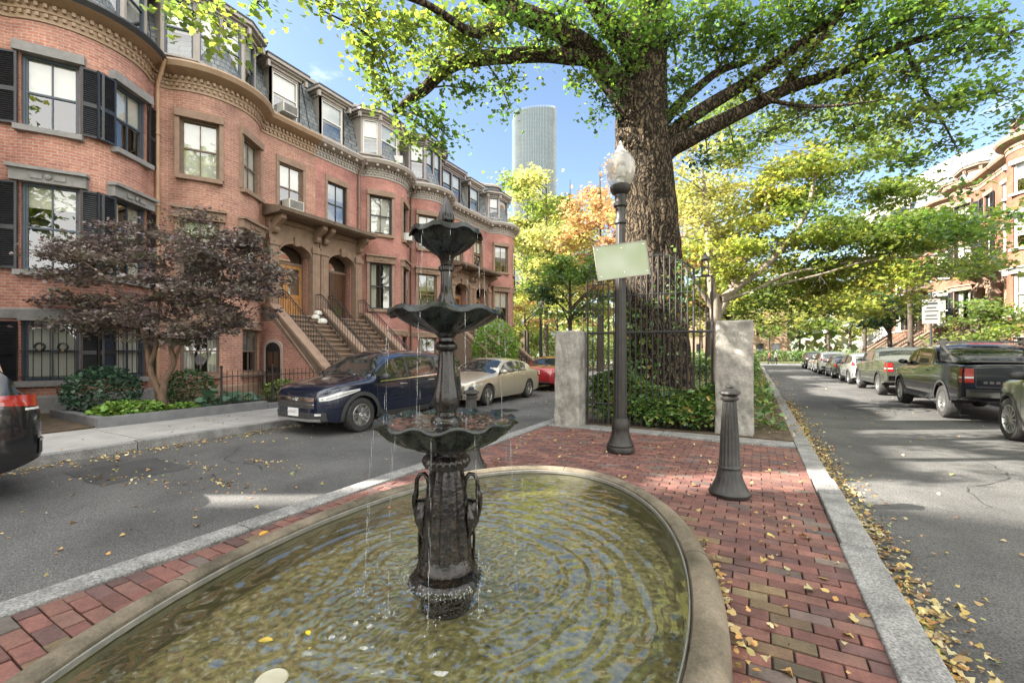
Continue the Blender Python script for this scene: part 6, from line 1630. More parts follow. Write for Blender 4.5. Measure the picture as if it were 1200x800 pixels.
# ================================================================== trees and plants
def rtube(b, pts, rad, n, mat=0, ridge=0, seed=0, sub=1):
    """tapered limb; with ridge>0 the bark furrows are modelled"""
    pts = [Vector(p) for p in pts]
    if sub > 1:      # Catmull-Rom refinement
        q = []; rr = []
        for i in range(len(pts)-1):
            p0, p1, p2, p3 = pts[max(i-1, 0)], pts[i], pts[i+1], pts[min(i+2, len(pts)-1)]
            for k in range(sub):
                t = k/sub; q.append(.5*((2*p1)+(p2-p0)*t+(2*p0-5*p1+4*p2-p3)*t*t+(3*p1-p0-3*p2+p3)*t**3)); rr.append(rad[i]+(rad[i+1]-rad[i])*t)
        q.append(pts[-1]); rr.append(rad[-1]); pts, rad = q, rr
    if not ridge: b.tube(pts, rad, n, mat); return pts, rad
    vs = []; fs = []; up = None; L = 0; r_ = random.Random(seed); ph = [r_.uniform(0, 6.28) for _ in range(12)]
    for i, p in enumerate(pts):
        t = (pts[min(i+1, len(pts)-1)]-pts[max(i-1, 0)]).normalized(); up = t.orthogonal().normalized() if up is None else (up-t*up.dot(t)).normalized(); bb = t.cross(up)
        if i: L += (p-pts[i-1]).length
        for k in range(n):
            a = 2*PI*k/n
            brk = .72+.28*math.tanh(3*math.sin(8.5*L+5*math.sin(5*a+ph[7])+3*math.sin(2*a)))
            m = brk*.9*abs(math.sin(13*a+ph[0]+1.1*math.sin(L*2.1+ph[1]+2*math.sin(3*a))+.5*math.sin(L*5.3)))+.45*abs(math.sin(20.5*a+ph[2]+1.6*math.sin(L*2.9+ph[3]+a)))+.3*math.sin(7*a+ph[4]+L*.6)*math.sin(L*6.1+5*a)
            big = .10*math.sin(3*a+ph[5]+L*.5)+.06*math.sin(5*a+ph[6]-L*.7)
            vs.append(p+(up*math.cos(a)+bb*math.sin(a))*(rad[i]*(1+ridge*(m-.6)+big*ridge*3)))
    for i in range(len(pts)-1):
        for k in range(n): fs.append((i*n+k, i*n+(k+1) % n, (i+1)*n+(k+1) % n, (i+1)*n+k))
    b.add(vs, fs, mat, smooth=True); return pts, rad

def tree(name, label, base, limbs, clouds, bark, pals, lsize, group=None, cat='tree', flat=.35, leafm='leaf', sig=.17, per=20, shape='lobed', twig=1, ridge=0, link=True, crown='crown', flatleaf=.5):
    """limbs: list of (points, radii, sides); clouds: (centre, (rx,ry,rz), n leaves, palette)"""
    root = empty(name, base); tag(root, label, cat, group); O = Vector(base); b = MB(); nodes = []
    for li, (pts, rad, n) in enumerate(limbs):
        P_, R_ = rtube(b, [Vector(p)-O for p in pts], rad, n, 0, ridge if rad[0] > .15 else 0, li, (16 if n > 150 else 8) if rad[0] > .15 else 3)
        nodes += list(zip(P_, R_))[len(P_)//4:]
    allP = []; allC = []; allS = []
    for (c, r, nl, pal) in clouds:
        c = Vector(c)-O; k = max(1, nl//per)
        if nodes and link:
            q, rq = min(nodes, key=lambda t: (t[0]-c).length-(.6 if t[0].z < c.z else 0))
            mid = (q+c)/2+Vector((rnd.uniform(-.1, .1), rnd.uniform(-.1, .1), rnd.uniform(-.05, .2)))*(c-q).length*.6
            rb = min(rq*.6, .012+.012*(c-q).length)*twig
            b.tube([q, mid, c], [rb, rb*.7, rb*.45], 6, 1)
        for _ in range(k):
            d = Vector((rnd.gauss(0, 1), rnd.gauss(0, 1), rnd.gauss(0, 1))).normalized()*(rnd.random()**.45)
            tip = c+Vector((d.x*r[0], d.y*r[1], d.z*r[2]))
            if link:
                m2 = c+(tip-c)*.5+Vector((rnd.uniform(-.08, .08), rnd.uniform(-.08, .08), rnd.uniform(0, .12)))*(tip-c).length
                b.tube([c, m2, tip], [.012*lsize/.1*twig, .008*lsize/.1*twig, .003], 4, 1, caps=False)
            m = max(3, int(rnd.gauss(per, per*.35))); s = sig*rnd.uniform(.7, 1.4)
            pp = rng.normal(size=(m, 3))*np.array([s, s, s*flat])+np.array(tip)
            f = rng.uniform(0, .55, (m, 1)); pp = pp*(1-f*.5)+np.array(c+(tip-c)*.6)*f*.5
            allP.append(pp); base_c = leaf_cols(1, pals[pal], .16)[0]; allC.append(base_c*.6+leaf_cols(m, pals[pal], .2)*.4); allS.append(np.full(m, lsize))
    if b.v: b.build('trunk' if cat == 'tree' else 'stem', [M[bark], M['bark_tan' if bark == 'bark_tan' else 'bark_dark']], root, recalc=False)
    P_ = np.concatenate(allP); C_2 = np.concatenate(allC)
    leaf_mesh(crown, P_, lsize, C_2, M[leafm], root, shape=shape, flat=flatleaf)
    return root

YG = [(4, (.15, .215, .04)), (3, (.105, .17, .035)), (2, (.22, .25, .045)), (1, (.07, .12, .025))]
GR = [(4, (.085, .17, .03)), (3, (.12, .21, .035)), (2, (.055, .115, .022)), (1.3, (.2, .26, .04))]
DK = [(3, (.035, .08, .02)), (2, (.05, .10, .025)), (1, (.08, .13, .03))]
YE = [(3, (.32, .345, .07)), (4, (.25, .31, .06)), (1.2, (.40, .33, .07)), (1.2, (.17, .24, .05))]
OR = [(3, (.38, .21, .09)), (3, (.42, .28, .12)), (2, (.33, .18, .09)), (2, (.32, .27, .10))]
PY = [(4, (.36, .36, .12)), (3, (.28, .31, .09)), (2, (.42, .38, .12)), (1, (.2, .25, .06))]
PU = [(4, (.125, .085, .08)), (3, (.085, .066, .055)), (2, (.20, .15, .14)), (3.6, (.11, .108, .058)), (1.4, (.26, .20, .18))]
PALS = dict(yg=YG, gr=GR, dk=DK, ye=YE, or_=OR, py=PY, pu=PU)
def pl(*q): return [at(u, v, d) for u, v, d in q]
def cl(u, v, d, ru, rv, n, pal, rd=None):
    return (at(u, v, d), (ru*d/FOC, (rd if rd else (ru+rv)/2*d/FOC), rv*d/FOC), n, pal)

# ---- the great street tree behind the gate
base = at(771, 491, 9.75); base.z = 0
limbs = [
 (pl((774, 500, 9.75), (772, 470, 9.75), (770, 420, 9.75), (767, 350, 9.75), (761, 260, 9.75), (755, 190, 9.75), (752, 130, 9.75), (757, 60, 9.8), (760, 0, 9.9), (764, -90, 10.2), (775, -220, 10.8)), [.88, .76, .68, .63, .60, .58, .55, .44, .38, .3, .16], 200),
 (pl((752, 165, 9.75), (733, 115, 9.6), (712, 88, 9.5), (690, 60, 9.3), (650, 33, 8.9), (600, 10, 8.4), (550, -15, 7.9), (490, -60, 7.4), (420, -110, 7.0)), [.38, .31, .27, .23, .2, .165, .13, .1, .05], 90),
 (pl((706, 76, 9.45), (688, 68, 9.3), (668, 67, 9.2), (640, 64, 9.0), (590, 66, 8.7), (560, 69, 8.5), (535, 74, 8.3), (514, 88, 8.2), (497, 105, 8.1), (480, 117, 8.0), (462, 132, 7.9)), [.2, .17, .155, .15, .14, .135, .125, .115, .1, .08, .04], 70),
 (pl((764, 190, 9.75), (785, 173, 9.6), (805, 163, 9.5), (850, 140, 9.4), (890, 120, 9.3), (925, 103, 9.2), (960, 92, 9.1), (1010, 75, 9.0), (1060, 52, 8.8), (1110, 38, 8.7), (1180, 12, 8.5)), [.29, .225, .19, .155, .135, .12, .105, .09, .07, .055, .03], 70),
 (pl((772, 172, 9.7), (800, 145, 9.6), (830, 124, 9.5), (870, 100, 9.4), (905, 76, 9.2), (930, 58, 9.1), (962, 32, 8.9), (1000, 0, 8.7), (1060, -60, 8.4)), [.2, .155, .14, .12, .11, .1, .085, .07, .03], 24),
 (pl((915, 108, 9.25), (935, 80, 9.1), (958, 50, 8.9), (990, 10, 8.6), (1030, -50, 8.2)), [.1, .09, .075, .06, .025], 16),
 (pl((766, 160, 9.7), (790, 128, 9.6), (815, 105, 9.6), (845, 82, 9.5), (880, 70, 9.5), (890, 45, 9.4), (893, 0, 9.3)), [.15, .11, .095, .08, .06, .05, .03], 16),
 (pl((752, 110, 9.7), (735, 60, 9.4), (700, 10, 9.0), (660, -60, 8.5), (620, -160, 8.2)), [.3, .22, .17, .12, .05], 24),
 (pl((600, 10, 8.4), (560, 40, 7.5), (500, 5, 6.6), (430, -14, 6.0), (330, -24, 5.6), (240, -6, 5.4)), [.13, .08, .05, .03, .02, .008], 12),
 (pl((372, 10, 6.2), (405, 26, 6.4), (430, 40, 6.6), (448, 62, 6.9), (458, 90, 7.0)), [.01, .014, .015, .013, .006], 8),
 (pl((1060, 52, 8.8), (1075, 90, 8.7), (1098, 130, 8.6), (1122, 175, 8.5)), [.05, .04, .028, .01], 8),
 (pl((880, 100, 9.4), (905, 118, 8.9), (960, 125, 8.4), (1030, 118, 8.0)), [.06, .045, .03, .01], 8)]
clouds = []
DENS = 1.0
def many(lst, pal=None):
    for q in lst:
        if DENS < 2: clouds.append(cl(*q[:5], int(q[5]*DENS), *q[6:])); continue
        for _ in range(4): clouds.append(cl(q[0]+rnd.gauss(0, q[3]*.5), q[1]+rnd.gauss(0, 9), q[2]+rnd.gauss(0, .6), q[3]*rnd.uniform(.4, .75), q[4]*rnd.uniform(.6, 1.2), int(q[5]*DENS/4), *q[6:]))
DENS = 1.15
many([ # left reach over the street
 (228, 14, 5.6, 34, 14, 130, 'yg'), (262, 42, 5.6, 24, 24, 100, 'yg'), (300, 2, 5.7, 26, 8, 70, 'yg'), (385, 6, 6.0, 30, 14, 130, 'yg'), (425, 15, 6.4, 34, 25, 250, 'yg'),
 (440, 60, 6.8, 32, 30, 330, 'yg'), (480, 35, 7.0, 40, 28, 400, 'yg'), (530, 25, 7.4, 45, 24, 420, 'yg'), (585, 22, 7.9, 40, 20, 330, 'gr'), (455, 108, 7.4, 26, 22, 230, 'yg'),
 (490, 135, 7.7, 26, 14, 200, 'gr'), (515, 150, 7.8, 20, 14, 150, 'gr'), (478, 162, 7.6, 24, 10, 140, 'yg'), (520, 172, 7.8, 14, 8, 70, 'gr'), (555, 105, 8.2, 34, 12, 200, 'gr'), (600, 92, 8.5, 30, 10, 160, 'gr'), (597, 125, 8.4, 20, 8, 80, 'gr'),
]); DENS = 1.6
many([ (632, 48, 8.7, 34, 16, 230, 'gr'), (560, 55, 8.0, 45, 16, 300, 'yg'), (510, 70, 7.8, 34, 18, 260, 'yg'), (680, 90, 9.2, 24, 14, 120, 'gr'), (660, 15, 8.8, 40, 18, 280, 'gr'), (710, 25, 9.0, 34, 26, 330, 'gr'), (705, 125, 9.3, 16, 22, 120, 'dk'), (712, 85, 9.0, 22, 14, 110, 'gr'),
 (755, 30, 9.2, 34, 30, 330, 'gr'), (735, 68, 9.2, 26, 18, 160, 'gr'), (790, 45, 9.4, 34, 30, 330, 'gr'), (800, 95, 9.5, 26, 22, 180, 'gr'), (795, 135, 9.4, 18, 16, 90, 'gr'), (845, 60, 9.4, 40, 30, 400, 'gr'), (830, 20, 9.2, 40, 22, 330, 'gr'), (905, 40, 9.1, 40, 30, 420, 'gr'), (880, 95, 9.3, 34, 20, 240, 'yg'),
 (960, 25, 8.9, 45, 25, 400, 'gr'), (950, 75, 9.0, 40, 20, 300, 'yg'), (1010, 50, 8.8, 40, 26, 380, 'gr'), (1005, 105, 8.8, 45, 24, 380, 'yg'), (1060, 25, 8.6, 45, 25, 400, 'gr'), (1065, 85, 8.6, 45, 26, 400, 'gr'), (1120, 60, 8.5, 40, 28, 340, 'gr'), (1130, 20, 8.4, 45, 22, 340, 'gr'), (1180, 40, 8.3, 40, 26, 330, 'gr'),
 (1110, 120, 8.5, 45, 22, 330, 'gr'), (1165, 110, 8.4, 34, 24, 230, 'gr'), (1060, 140, 8.6, 45, 22, 330, 'yg'), (1000, 150, 8.9, 40, 20, 260, 'gr'), (940, 130, 9.2, 40, 18, 240, 'yg'), (1105, 170, 8.5, 30, 16, 130, 'gr'), (1065, 190, 8.6, 34, 16, 200, 'gr'), (900, 155, 9.4, 30, 12, 110, 'yg'), (830, 190, 9.5, 26, 12, 110, 'dk'), (860, 170, 9.5, 26, 10, 90, 'gr'),
 (1190, 140, 8.3, 22, 16, 60, 'gr'), (1140, 222, 8.4, 26, 10, 60, 'gr'), (870, 30, 9.0, 40, 26, 300, 'gr'), (985, 5, 8.7, 50, 22, 300, 'gr'), (1090, 0, 8.4, 50, 22, 300, 'gr'), (930, 0, 8.8, 50, 22, 300, 'gr'), (770, 0, 9.2, 45, 22, 300, 'gr')])
for _ in range(75):      # crown above the frame, over plaza and streets
    a, e = rnd.uniform(0, 2*PI), rnd.random()**.5
    c = Vector((-1.8+6.8*e*math.cos(a), 9.0+6.2*e*math.sin(a), 10.4+3.6*math.sqrt(1-e*e)*rnd.uniform(.15, 1)))
    clouds.append((c, (1.1, 1.1, .7), 150, 'gr'))
big = tree('oak_tree', 'huge furrowed street tree standing behind the iron gate, its green crown spreading over everything', base, limbs, clouds, 'bark', PALS, .088, None, ridge=.055, sig=.19, per=19, flat=.7)

# ---- pale multi-stemmed yellow-green tree behind the gate, right
base = at(842, 470, 13.0); base.z = 0
limbs = [(pl((842, 482, 13), (840, 420, 13), (839, 385, 13), (838, 345, 13)), [.2, .17, .165, .15], 16),
 (pl((838, 360, 13), (832, 320, 13), (830, 280, 13), (827, 240, 13.1), (823, 200, 13.2)), [.13, .11, .1, .08, .04], 12),
 (pl((838, 365, 13), (818, 335, 12.9), (802, 310, 12.7), (790, 280, 12.6)), [.09, .06, .045, .02], 10),
 (pl((840, 372, 13), (856, 340, 12.9), (865, 318, 12.9), (880, 300, 13), (905, 290, 13.2)), [.13, .11, .09, .07, .03], 12),
 (pl((846, 350, 12.9), (880, 325, 12.7), (905, 305, 12.6), (925, 280, 12.5), (938, 262, 12.4), (948, 240, 12.4), (956, 200, 12.5)), [.12, .1, .09, .08, .07, .06, .03], 12),
 (pl((846, 352, 12.9), (885, 340, 12.6), (920, 322, 12.4), (970, 312, 12.2), (1040, 297, 12), (1110, 278, 11.8)), [.08, .065, .05, .035, .022, .01], 10),
 (pl((900, 336, 12.5), (960, 322, 12), (1020, 305, 11.6), (1090, 300, 11.2), (1150, 288, 11)), [.035, .03, .025, .018, .008], 8),
 (pl((880, 300, 13), (895, 250, 13.2), (905, 200, 13.5), (912, 170, 13.7)), [.06, .045, .03, .012], 8)]
clouds = []
DENS = 3.7
many([(815, 235, 13.5, 30, 12, 200, 'py'), (850, 215, 13.8, 40, 14, 320, 'py'), (900, 205, 13.8, 45, 14, 380, 'ye'), (950, 200, 13.5, 45, 14, 380, 'ye'), (1000, 190, 13.0, 45, 12, 330, 'yg'), (840, 260, 13.3, 38, 12, 300, 'py'), (890, 245, 13.4, 45, 14, 400, 'ye'), (945, 235, 13.0, 50, 14, 430, 'yg'),
 (1000, 228, 12.6, 50, 13, 400, 'yg'), (1060, 225, 12.2, 45, 11, 300, 'yg'), (870, 285, 13.2, 40, 12, 330, 'ye'), (925, 275, 13.0, 50, 13, 420, 'ye'), (985, 265, 12.6, 55, 13, 460, 'yg'), (1045, 262, 12.2, 50, 10, 330, 'yg'), (1100, 258, 11.6, 45, 9, 270, 'gr'), (1150, 262, 11.2, 40, 9, 230, 'gr'), (905, 305, 12.9, 45, 11, 360, 'ye'), (965, 298, 12.6, 55, 11, 430, 'ye'), (1030, 290, 12.1, 55, 10, 400, 'yg'),
 (1090, 288, 11.6, 45, 8, 260, 'yg'), (1140, 290, 11.2, 40, 7, 200, 'yg'), (880, 330, 13.1, 40, 9, 260, 'ye'), (940, 328, 12.8, 50, 10, 360, 'ye'), (1000, 322, 12.4, 55, 9, 360, 'yg'), (1060, 322, 12.0, 50, 8, 280, 'ye'), (1115, 318, 11.6, 40, 7, 180, 'yg'), (915, 350, 13.2, 45, 9, 280, 'yg'), (975, 350, 12.9, 50, 9, 300, 'ye'), (1030, 348, 12.5, 45, 8, 220, 'ye'), (870, 355, 13.5, 32, 9, 180, 'ye'), (815, 290, 12.9, 22, 12, 130, 'ye'), (800, 250, 12.8, 18, 14, 110, 'py'), (850, 180, 14, 34, 12, 220, 'py'), (795, 215, 13.2, 18, 14, 110, 'py'), (900, 370, 13.4, 40, 7, 160, 'yg'), (955, 372, 13.2, 40, 6, 150, 'yg')])
for _ in range(16): clouds.append((at(rnd.uniform(830, 1050), rnd.uniform(120, 190), rnd.uniform(13.5, 16)), (1.1, 1.1, .4), 330, 'yg'))
tree('maple_tree', 'pale barked multi-stemmed tree with layered yellow green leaves, behind the right granite pillar', base, limbs, clouds, 'bark_pale', PALS, .105, 'smaller park and street trees', twig=.5, flat=.5, sig=.22, per=22)

# ---- background trees
BGD = 1.9
def simple_tree(name, label, x, y, hcrown, rcrown, trunk_r, pal, n, lsize, bark='bark_dark', z0=0, crownz=None, flat=.5, k=26, mixp=None, lean=0, group='smaller park and street trees'):
    base = Vector((x, y, z0)); top = Vector((x+lean, y, z0+hcrown)); zc = crownz or hcrown*.35
    limbs = [([base-Vector((0, 0, .1)), base+Vector((.02, 0, zc*.6)), base+Vector((lean*.3, .03, zc)), base+(top-base)*.7, top], [trunk_r*1.25, trunk_r, trunk_r*.9, trunk_r*.5, trunk_r*.1], 10)]
    for i in range(7):
        a = i*2.4+rnd.uniform(-.3, .3); z = zc+(hcrown-zc)*rnd.uniform(0, .5); r = rcrown*rnd.uniform(.5, .8)
        limbs.append(([base+Vector((lean*.3, 0, z-.1)), base+Vector((lean*.4+r*.5*math.cos(a), r*.5*math.sin(a), z+r*.35)), base+Vector((lean*.5+r*math.cos(a), r*math.sin(a), z+r*.6))], [trunk_r*.45, trunk_r*.3, trunk_r*.08], 6))
    cs = []
    for i in range(k):
        d = Vector((rnd.gauss(0, 1), rnd.gauss(0, 1), rnd.gauss(0, 1))).normalized()*rnd.uniform(.35, .95)
        c = base+Vector((lean*.5, 0, (zc+hcrown)/2+.2))+Vector((d.x*rcrown, d.y*rcrown, d.z*(hcrown-zc)/2))
        rr = rcrown*rnd.uniform(.22, .36); cs.append((c, (rr, rr, rr*flat), int(max(20, n//k)*BGD), rnd.choice(mixp) if mixp else pal))
    return tree(name, label, base, limbs, cs, bark, PALS, lsize, group, flat=.5, sig=lsize*1.9, per=20)
def xy(u, d): p = at(u, HOR, d); return p.x, p.y
x, y = xy(703, 33); simple_tree('maple_tree', 'tree with orange autumn leaves between the tower and the lamp post', x, y, 15.5, 4.2, .22, 'or_', 3800, .24, mixp=['or_', 'or_', 'or_', 'py'], crownz=5.5)
x, y = xy(640, 44); simple_tree('elm_tree', 'tall pale yellow green tree just below the glass tower', x, y, 20.5, 5.6, .25, 'py', 5200, .30, mixp=['py', 'py', 'yg'], crownz=5)
x, y = xy(618, 52); simple_tree('elm_tree', 'pale yellow green tree left of the tower base, behind the end of the left row', x, y, 22.5, 5.2, .25, 'py', 4600, .32, mixp=['py', 'py', 'yg'], crownz=5)
x, y = xy(668, 48); simple_tree('elm_tree', 'pale yellow tree right of the tower base', x, y, 20.5, 5.0, .25, 'py', 4600, .32, mixp=['py', 'ye', 'py'], crownz=5)
x, y = xy(668, 21); simple_tree('maple_tree', 'green layered tree left of the lamp post, beyond the left pillar', x, y, 6.3, 2.6, .11, 'yg', 3000, .14, crownz=2.6, flat=.22, mixp=['gr', 'yg', 'gr', 'dk'])
x, y = xy(615, 38); simple_tree('maple_tree', 'small orange yellow tree right of the far end of the left row', x, y, 7.2, 2.6, .14, 'ye', 2000, .18, crownz=2.8, flat=.3, mixp=['or_', 'ye', 'py'])
x, y = xy(742, 25); simple_tree('maple_tree', 'yellow orange tree directly behind the great trunk, seen on both its sides', x, y, 9.5, 3.0, .16, 'ye', 2600, .17, crownz=3, mixp=['ye', 'or_', 'py'])
x, y = xy(830, 30); simple_tree('maple_tree', 'pale orange tree behind the multi-stemmed tree', x, y, 13, 4.0, .2, 'or_', 3000, .22, crownz=4, mixp=['or_', 'py', 'ye'])
simple_tree('street_tree', 'slim dark trunked street tree at the end of the parked cars on the right', 6.9, 57, 13, 4.6, .17, 'ye', 2600, .26, crownz=4.5, flat=.3, mixp=['ye', 'yg'], bark='bark_dark')
simple_tree('street_tree', 'low dark green tree over the parked cars on the right sidewalk', 8.6, 41, 6.0, 2.8, .15, 'dk', 2200, .2, crownz=2.6)
simple_tree('street_tree', 'bright yellow green bushy tree behind the parking sign', 8.9, 27.5, 3.7, 1.8, .1, 'yg', 2000, .13, crownz=1.3, mixp=['yg', 'yg', 'gr'])
simple_tree('street_tree', 'street tree with airy green leaves in front of the right row, far along the sidewalk', 8.2, 47, 9.6, 3.0, .13, 'gr', 2200, .13, crownz=5.0, flat=.22, mixp=['gr', 'yg'])
simple_tree('street_tree', 'street tree with yellow green leaves in front of the right row, near its middle', 8.3, 35, 11, 3.4, .14, 'yg', 2400, .17, crownz=4.5, flat=.25, mixp=['yg', 'ye'])
simple_tree('street_tree', 'yellow street tree on the right sidewalk beside the viewer', 8.4, 4.5, 9, 3.0, .14, 'ye', 1500, .16, crownz=3.5, mixp=['ye', 'yg'])
simple_tree('street_tree', 'green yellow street tree on the right sidewalk level with the gate', 8.6, 12.0, 9.5, 2.8, .14, 'yg', 1500, .16, crownz=4, mixp=['ye', 'yg'])
for (xx, yy, hh, rr, lab) in ((3.5, -8, 18, 5, 'tall yellow green tree behind the viewer'), (9.5, -13, 21, 5.5, 'tall pale tree behind the viewer to the right'), (-3, -15, 19, 5.5, 'green tree behind the viewer on the cross street'), (15, -9, 20, 5.2, 'yellow tree behind the viewer at the right corner')):
    simple_tree('street_tree', lab, xx, yy, hh, rr, .2, 'yg', 2400, .34, crownz=3.5, mixp=['yg', 'ye', 'gr'], group='trees behind the viewer')
for i, (xx, yy, hh, rr, mp, lab) in enumerate([(-6, 44, 14, 5, ['py', 'yg'], 'pale green tree in the park, far behind the gate'), (-1.5, 34, 10, 3.6, ['yg', 'ye'], 'yellow green tree in the middle of the park strip'), (-16, 50, 15, 5.5, ['py', 'or_'], 'pale orange tree beyond the end of the left row'), (-22, 40, 12, 5, ['yg', 'py'], 'yellow green tree tucked behind the last house of the left row'),
      (2, 80, 12, 6, ['py', 'yg'], 'light green tree closing the end of the right street'), (-8, 82, 14, 7, ['py', 'ye'], 'big pale tree across the far cross street'), (12, 78, 11, 5.5, ['ye', 'py'], 'yellow tree on the far corner of the right street'), (20, 84, 14, 6.5, ['gr', 'yg'], 'green tree far behind the right row'), (-2, 58, 13, 5.5, ['py', 'ye'], 'yellow tree at the far end of the park strip'), (-11, 62, 15, 6, ['yg', 'py'], 'broad pale green tree on the far side of the left street'), (-24, 56, 17, 6.5, ['py', 'yg'], 'high pale tree behind the end of the left row'), (27, 74, 14, 6.5, ['yg', 'py'], 'broad green tree past the far end of the right row'), (7, 92, 15, 7, ['py', 'or_'], 'hazy orange tree at the very end of the view'), (-26, 72, 17, 8, ['py', 'yg'], 'large pale tree far behind the left row')]):
    simple_tree('park_tree', lab, xx, yy, hh, rr, .2, mp[0], 1900, .34 if yy > 70 else .26, crownz=hh*.25, mixp=mp, group='far park trees', k=22)

# ---- purple Japanese maple in the front garden
base = at(186, 486, 10.1); base.z = .03
limbs = [(pl((192, 475, 10.1), (190, 466, 10.1), (180, 445, 10.1), (175, 428, 10.1), (172, 405, 10.1), (160, 370, 9.9), (130, 330, 9.6), (95, 305, 9.4)), [.09, .075, .065, .06, .05, .04, .028, .01], 12),
 (pl((192, 475, 10.1), (190, 466, 10.1), (194, 445, 10.15), (204, 425, 10.2), (200, 400, 10.1), (215, 360, 10.2), (250, 320, 10.4), (290, 300, 10.6)), [.09, .08, .065, .055, .045, .035, .025, .01], 12),
 (pl((175, 428, 10.1), (183, 405, 10.0), (185, 370, 9.8), (190, 320, 9.6), (195, 285, 9.5)), [.05, .045, .035, .025, .01], 10),
 (pl((204, 425, 10.2), (215, 400, 10.3), (240, 375, 10.6), (280, 350, 10.9)), [.04, .03, .02, .008], 8)]
clouds = []
for _ in range(84):
    t = rnd.uniform(0, 2*PI); e = math.sqrt(rnd.random()); f = rnd.uniform(-1, 1)
    u = 188+132*e*math.cos(t); v = 325+75*e*math.sin(t)
    if v > 370 and abs(u-188) > 95: v -= 25
    clouds.append(cl(u, v, 10.1+1.15*f*math.sqrt(max(0, 1-e*e*.8)), 32, 10, 265, 'pu', .6))
for q in ((60, 318), (75, 345), (70, 378), (100, 385), (55, 298), (130, 265), (100, 285)): clouds.append(cl(q[0], q[1], 9.7, 24, 6, 130, 'pu', .5))
for q in ((300, 340), (315, 365), (310, 315), (290, 380), (275, 290)): clouds.append(cl(q[0], q[1], 10.6, 22, 7, 140, 'pu', .5))
tree('japanese_maple', 'purple leaved multi-stemmed garden maple in front of the orange brick houses', base, limbs, clouds, 'bark_tan', PALS, .075, None, leafm='leaf_dull', twig=.55, flat=.3, sig=.15, per=26)

# ---- front garden
def kerbwall(x0, x1, y0, y1, z0, z1, mat, b): b.box(x0, x1, y0, y1, z0, z1)
b = MB(); b.box(-11.42, -11.22, 3.5, 6.9, -.02, .2); b.box(-11.42, -11.22, 6.91, 8.95, -.02, .13); b.box(-13.9, -11.421, 3.5, 3.68, -.02, .2)
M['dk_granite'] = pm('dark_granite_edging', (.13, .135, .14), (.19, .19, .195), 4, .7, bump=.002, bscale=70)
tag(b.build('planter_edging', M['dk_granite'], bevel=.012), 'dark grey granite edging round the front garden under the purple maple', 'garden edging')
def iron_fence(pts, h, label, n_per=.125, z0=.1):
    t = empty('iron_fence', (pts[0][0], pts[0][1], 0)); tag(t, label, 'fence', 'low iron front fences'); O = Vector((pts[0][0], pts[0][1], 0))
    b = MB(); bp = MB()
    for (xa, ya), (xb, yb) in zip(pts, pts[1:]):
        L = math.hypot(xb-xa, yb-ya); n = max(1, int(L/n_per))
        for k in range(n+1):
            x, y = xa+(xb-xa)*k/n-O.x, ya+(yb-ya)*k/n-O.y; b.tube([(x, y, z0), (x, y, h)], .008, 5); b.lathe([(.012, 0), (.003, .05)], 5, (x, y, h-.01))
        for z in (h-.12, z0+.12): b.tube([(xa-O.x, ya-O.y, z), (xb-O.x, yb-O.y, z)], .013, 5)
    for (x, y) in pts: bp.tube([(x-O.x, y-O.y, 0), (x-O.x, y-O.y, h+.1)], .026, 8); bp.sphere((x-O.x, y-O.y, h+.12), .04, 8)
    b.build('fence_panel', M['iron'], t); bp.build('fence_post', M['iron'], t)
iron_fence([(-11.5, 5.9), (-11.5, 7.2), (-11.5, 9.1)], 1.0, 'low black iron fence beside the purple maple and hostas')
iron_fence([(-11.5, 13.9), (-11.5, 16.6), (-11.5, 20.0)], 1.0, 'low black iron fence behind the parked gold saloon')
def leafy(name, label, c, r, n, size, pal, cat='plant', group='front garden plants', shape='oval', flat=.6, mat='leaf_dull', stems=6):
    root = empty(name, (c[0], c[1], .02)); tag(root, label, cat, group); b = MB()
    d = rng.normal(size=(n, 3)); d /= np.linalg.norm(d, axis=1)[:, None]; q = rng.uniform(.55, 1.0, (n, 1))**.5
    P_ = d*q*np.array(r)+np.array([0, 0, r[2]*.9]); P_[:, 2] = np.abs(P_[:, 2])
    leaf_mesh('foliage', P_, size, leaf_cols(n, pal, .25), M[mat], root, shape=shape, flat=flat)
    for k in range(stems): a = 2*PI*k/stems; b.tube([(0, 0, 0), (r[0]*.3*math.cos(a), r[1]*.3*math.sin(a), r[2]*.6), (r[0]*.6*math.cos(a), r[1]*.6*math.sin(a), r[2]*1.2)], [.012, .009, .004], 5)
    b.build('stem', M['bark_tan'], root); return root
FERN = [(3, (.16, .30, .04)), (2, (.22, .36, .06)), (1, (.1, .2, .03))]; HOST = [(3, (.10, .20, .12)), (2, (.14, .25, .15)), (1, (.2, .3, .12))]; SHR = [(3, (.035, .085, .045)), (2, (.05, .12, .06)), (1, (.08, .15, .07))]
leafy('fern_clump', 'bright green ferny ground plant at the corner of the granite edging', (-12.0, 4.25), (.55, .7, .22), 900, .11, FERN, flat=.8)
leafy('fern_clump', 'bright green ferny plant at the foot of the purple maple stems', (-11.85, 5.15), (.38, .45, .15), 400, .1, FERN, flat=.8)
leafy('hosta', 'blue green hosta with big leaves right of the maple stems', (-11.9, 6.05), (.42, .5, .28), 90, .3, HOST, flat=.9)
leafy('hosta', 'smaller blue green hosta close against the iron fence', (-11.95, 6.75), (.34, .36, .2), 60, .26, HOST, flat=.9)
leafy('shrub', 'dark bluish green shrub against the bay, left of the maple stems', (-13.2, 4.2), (.6, .75, .62), 2200, .09, SHR, flat=.3)
leafy('shrub', 'dark green shrub behind the maple stems', (-13.0, 5.9), (.6, .6, .55), 1200, .09, DK, flat=.3)
leafy('shrub', 'yellow green low shrub behind the iron fence', (-12.6, 8.2), (.5, .6, .35), 800, .09, YG, flat=.5)
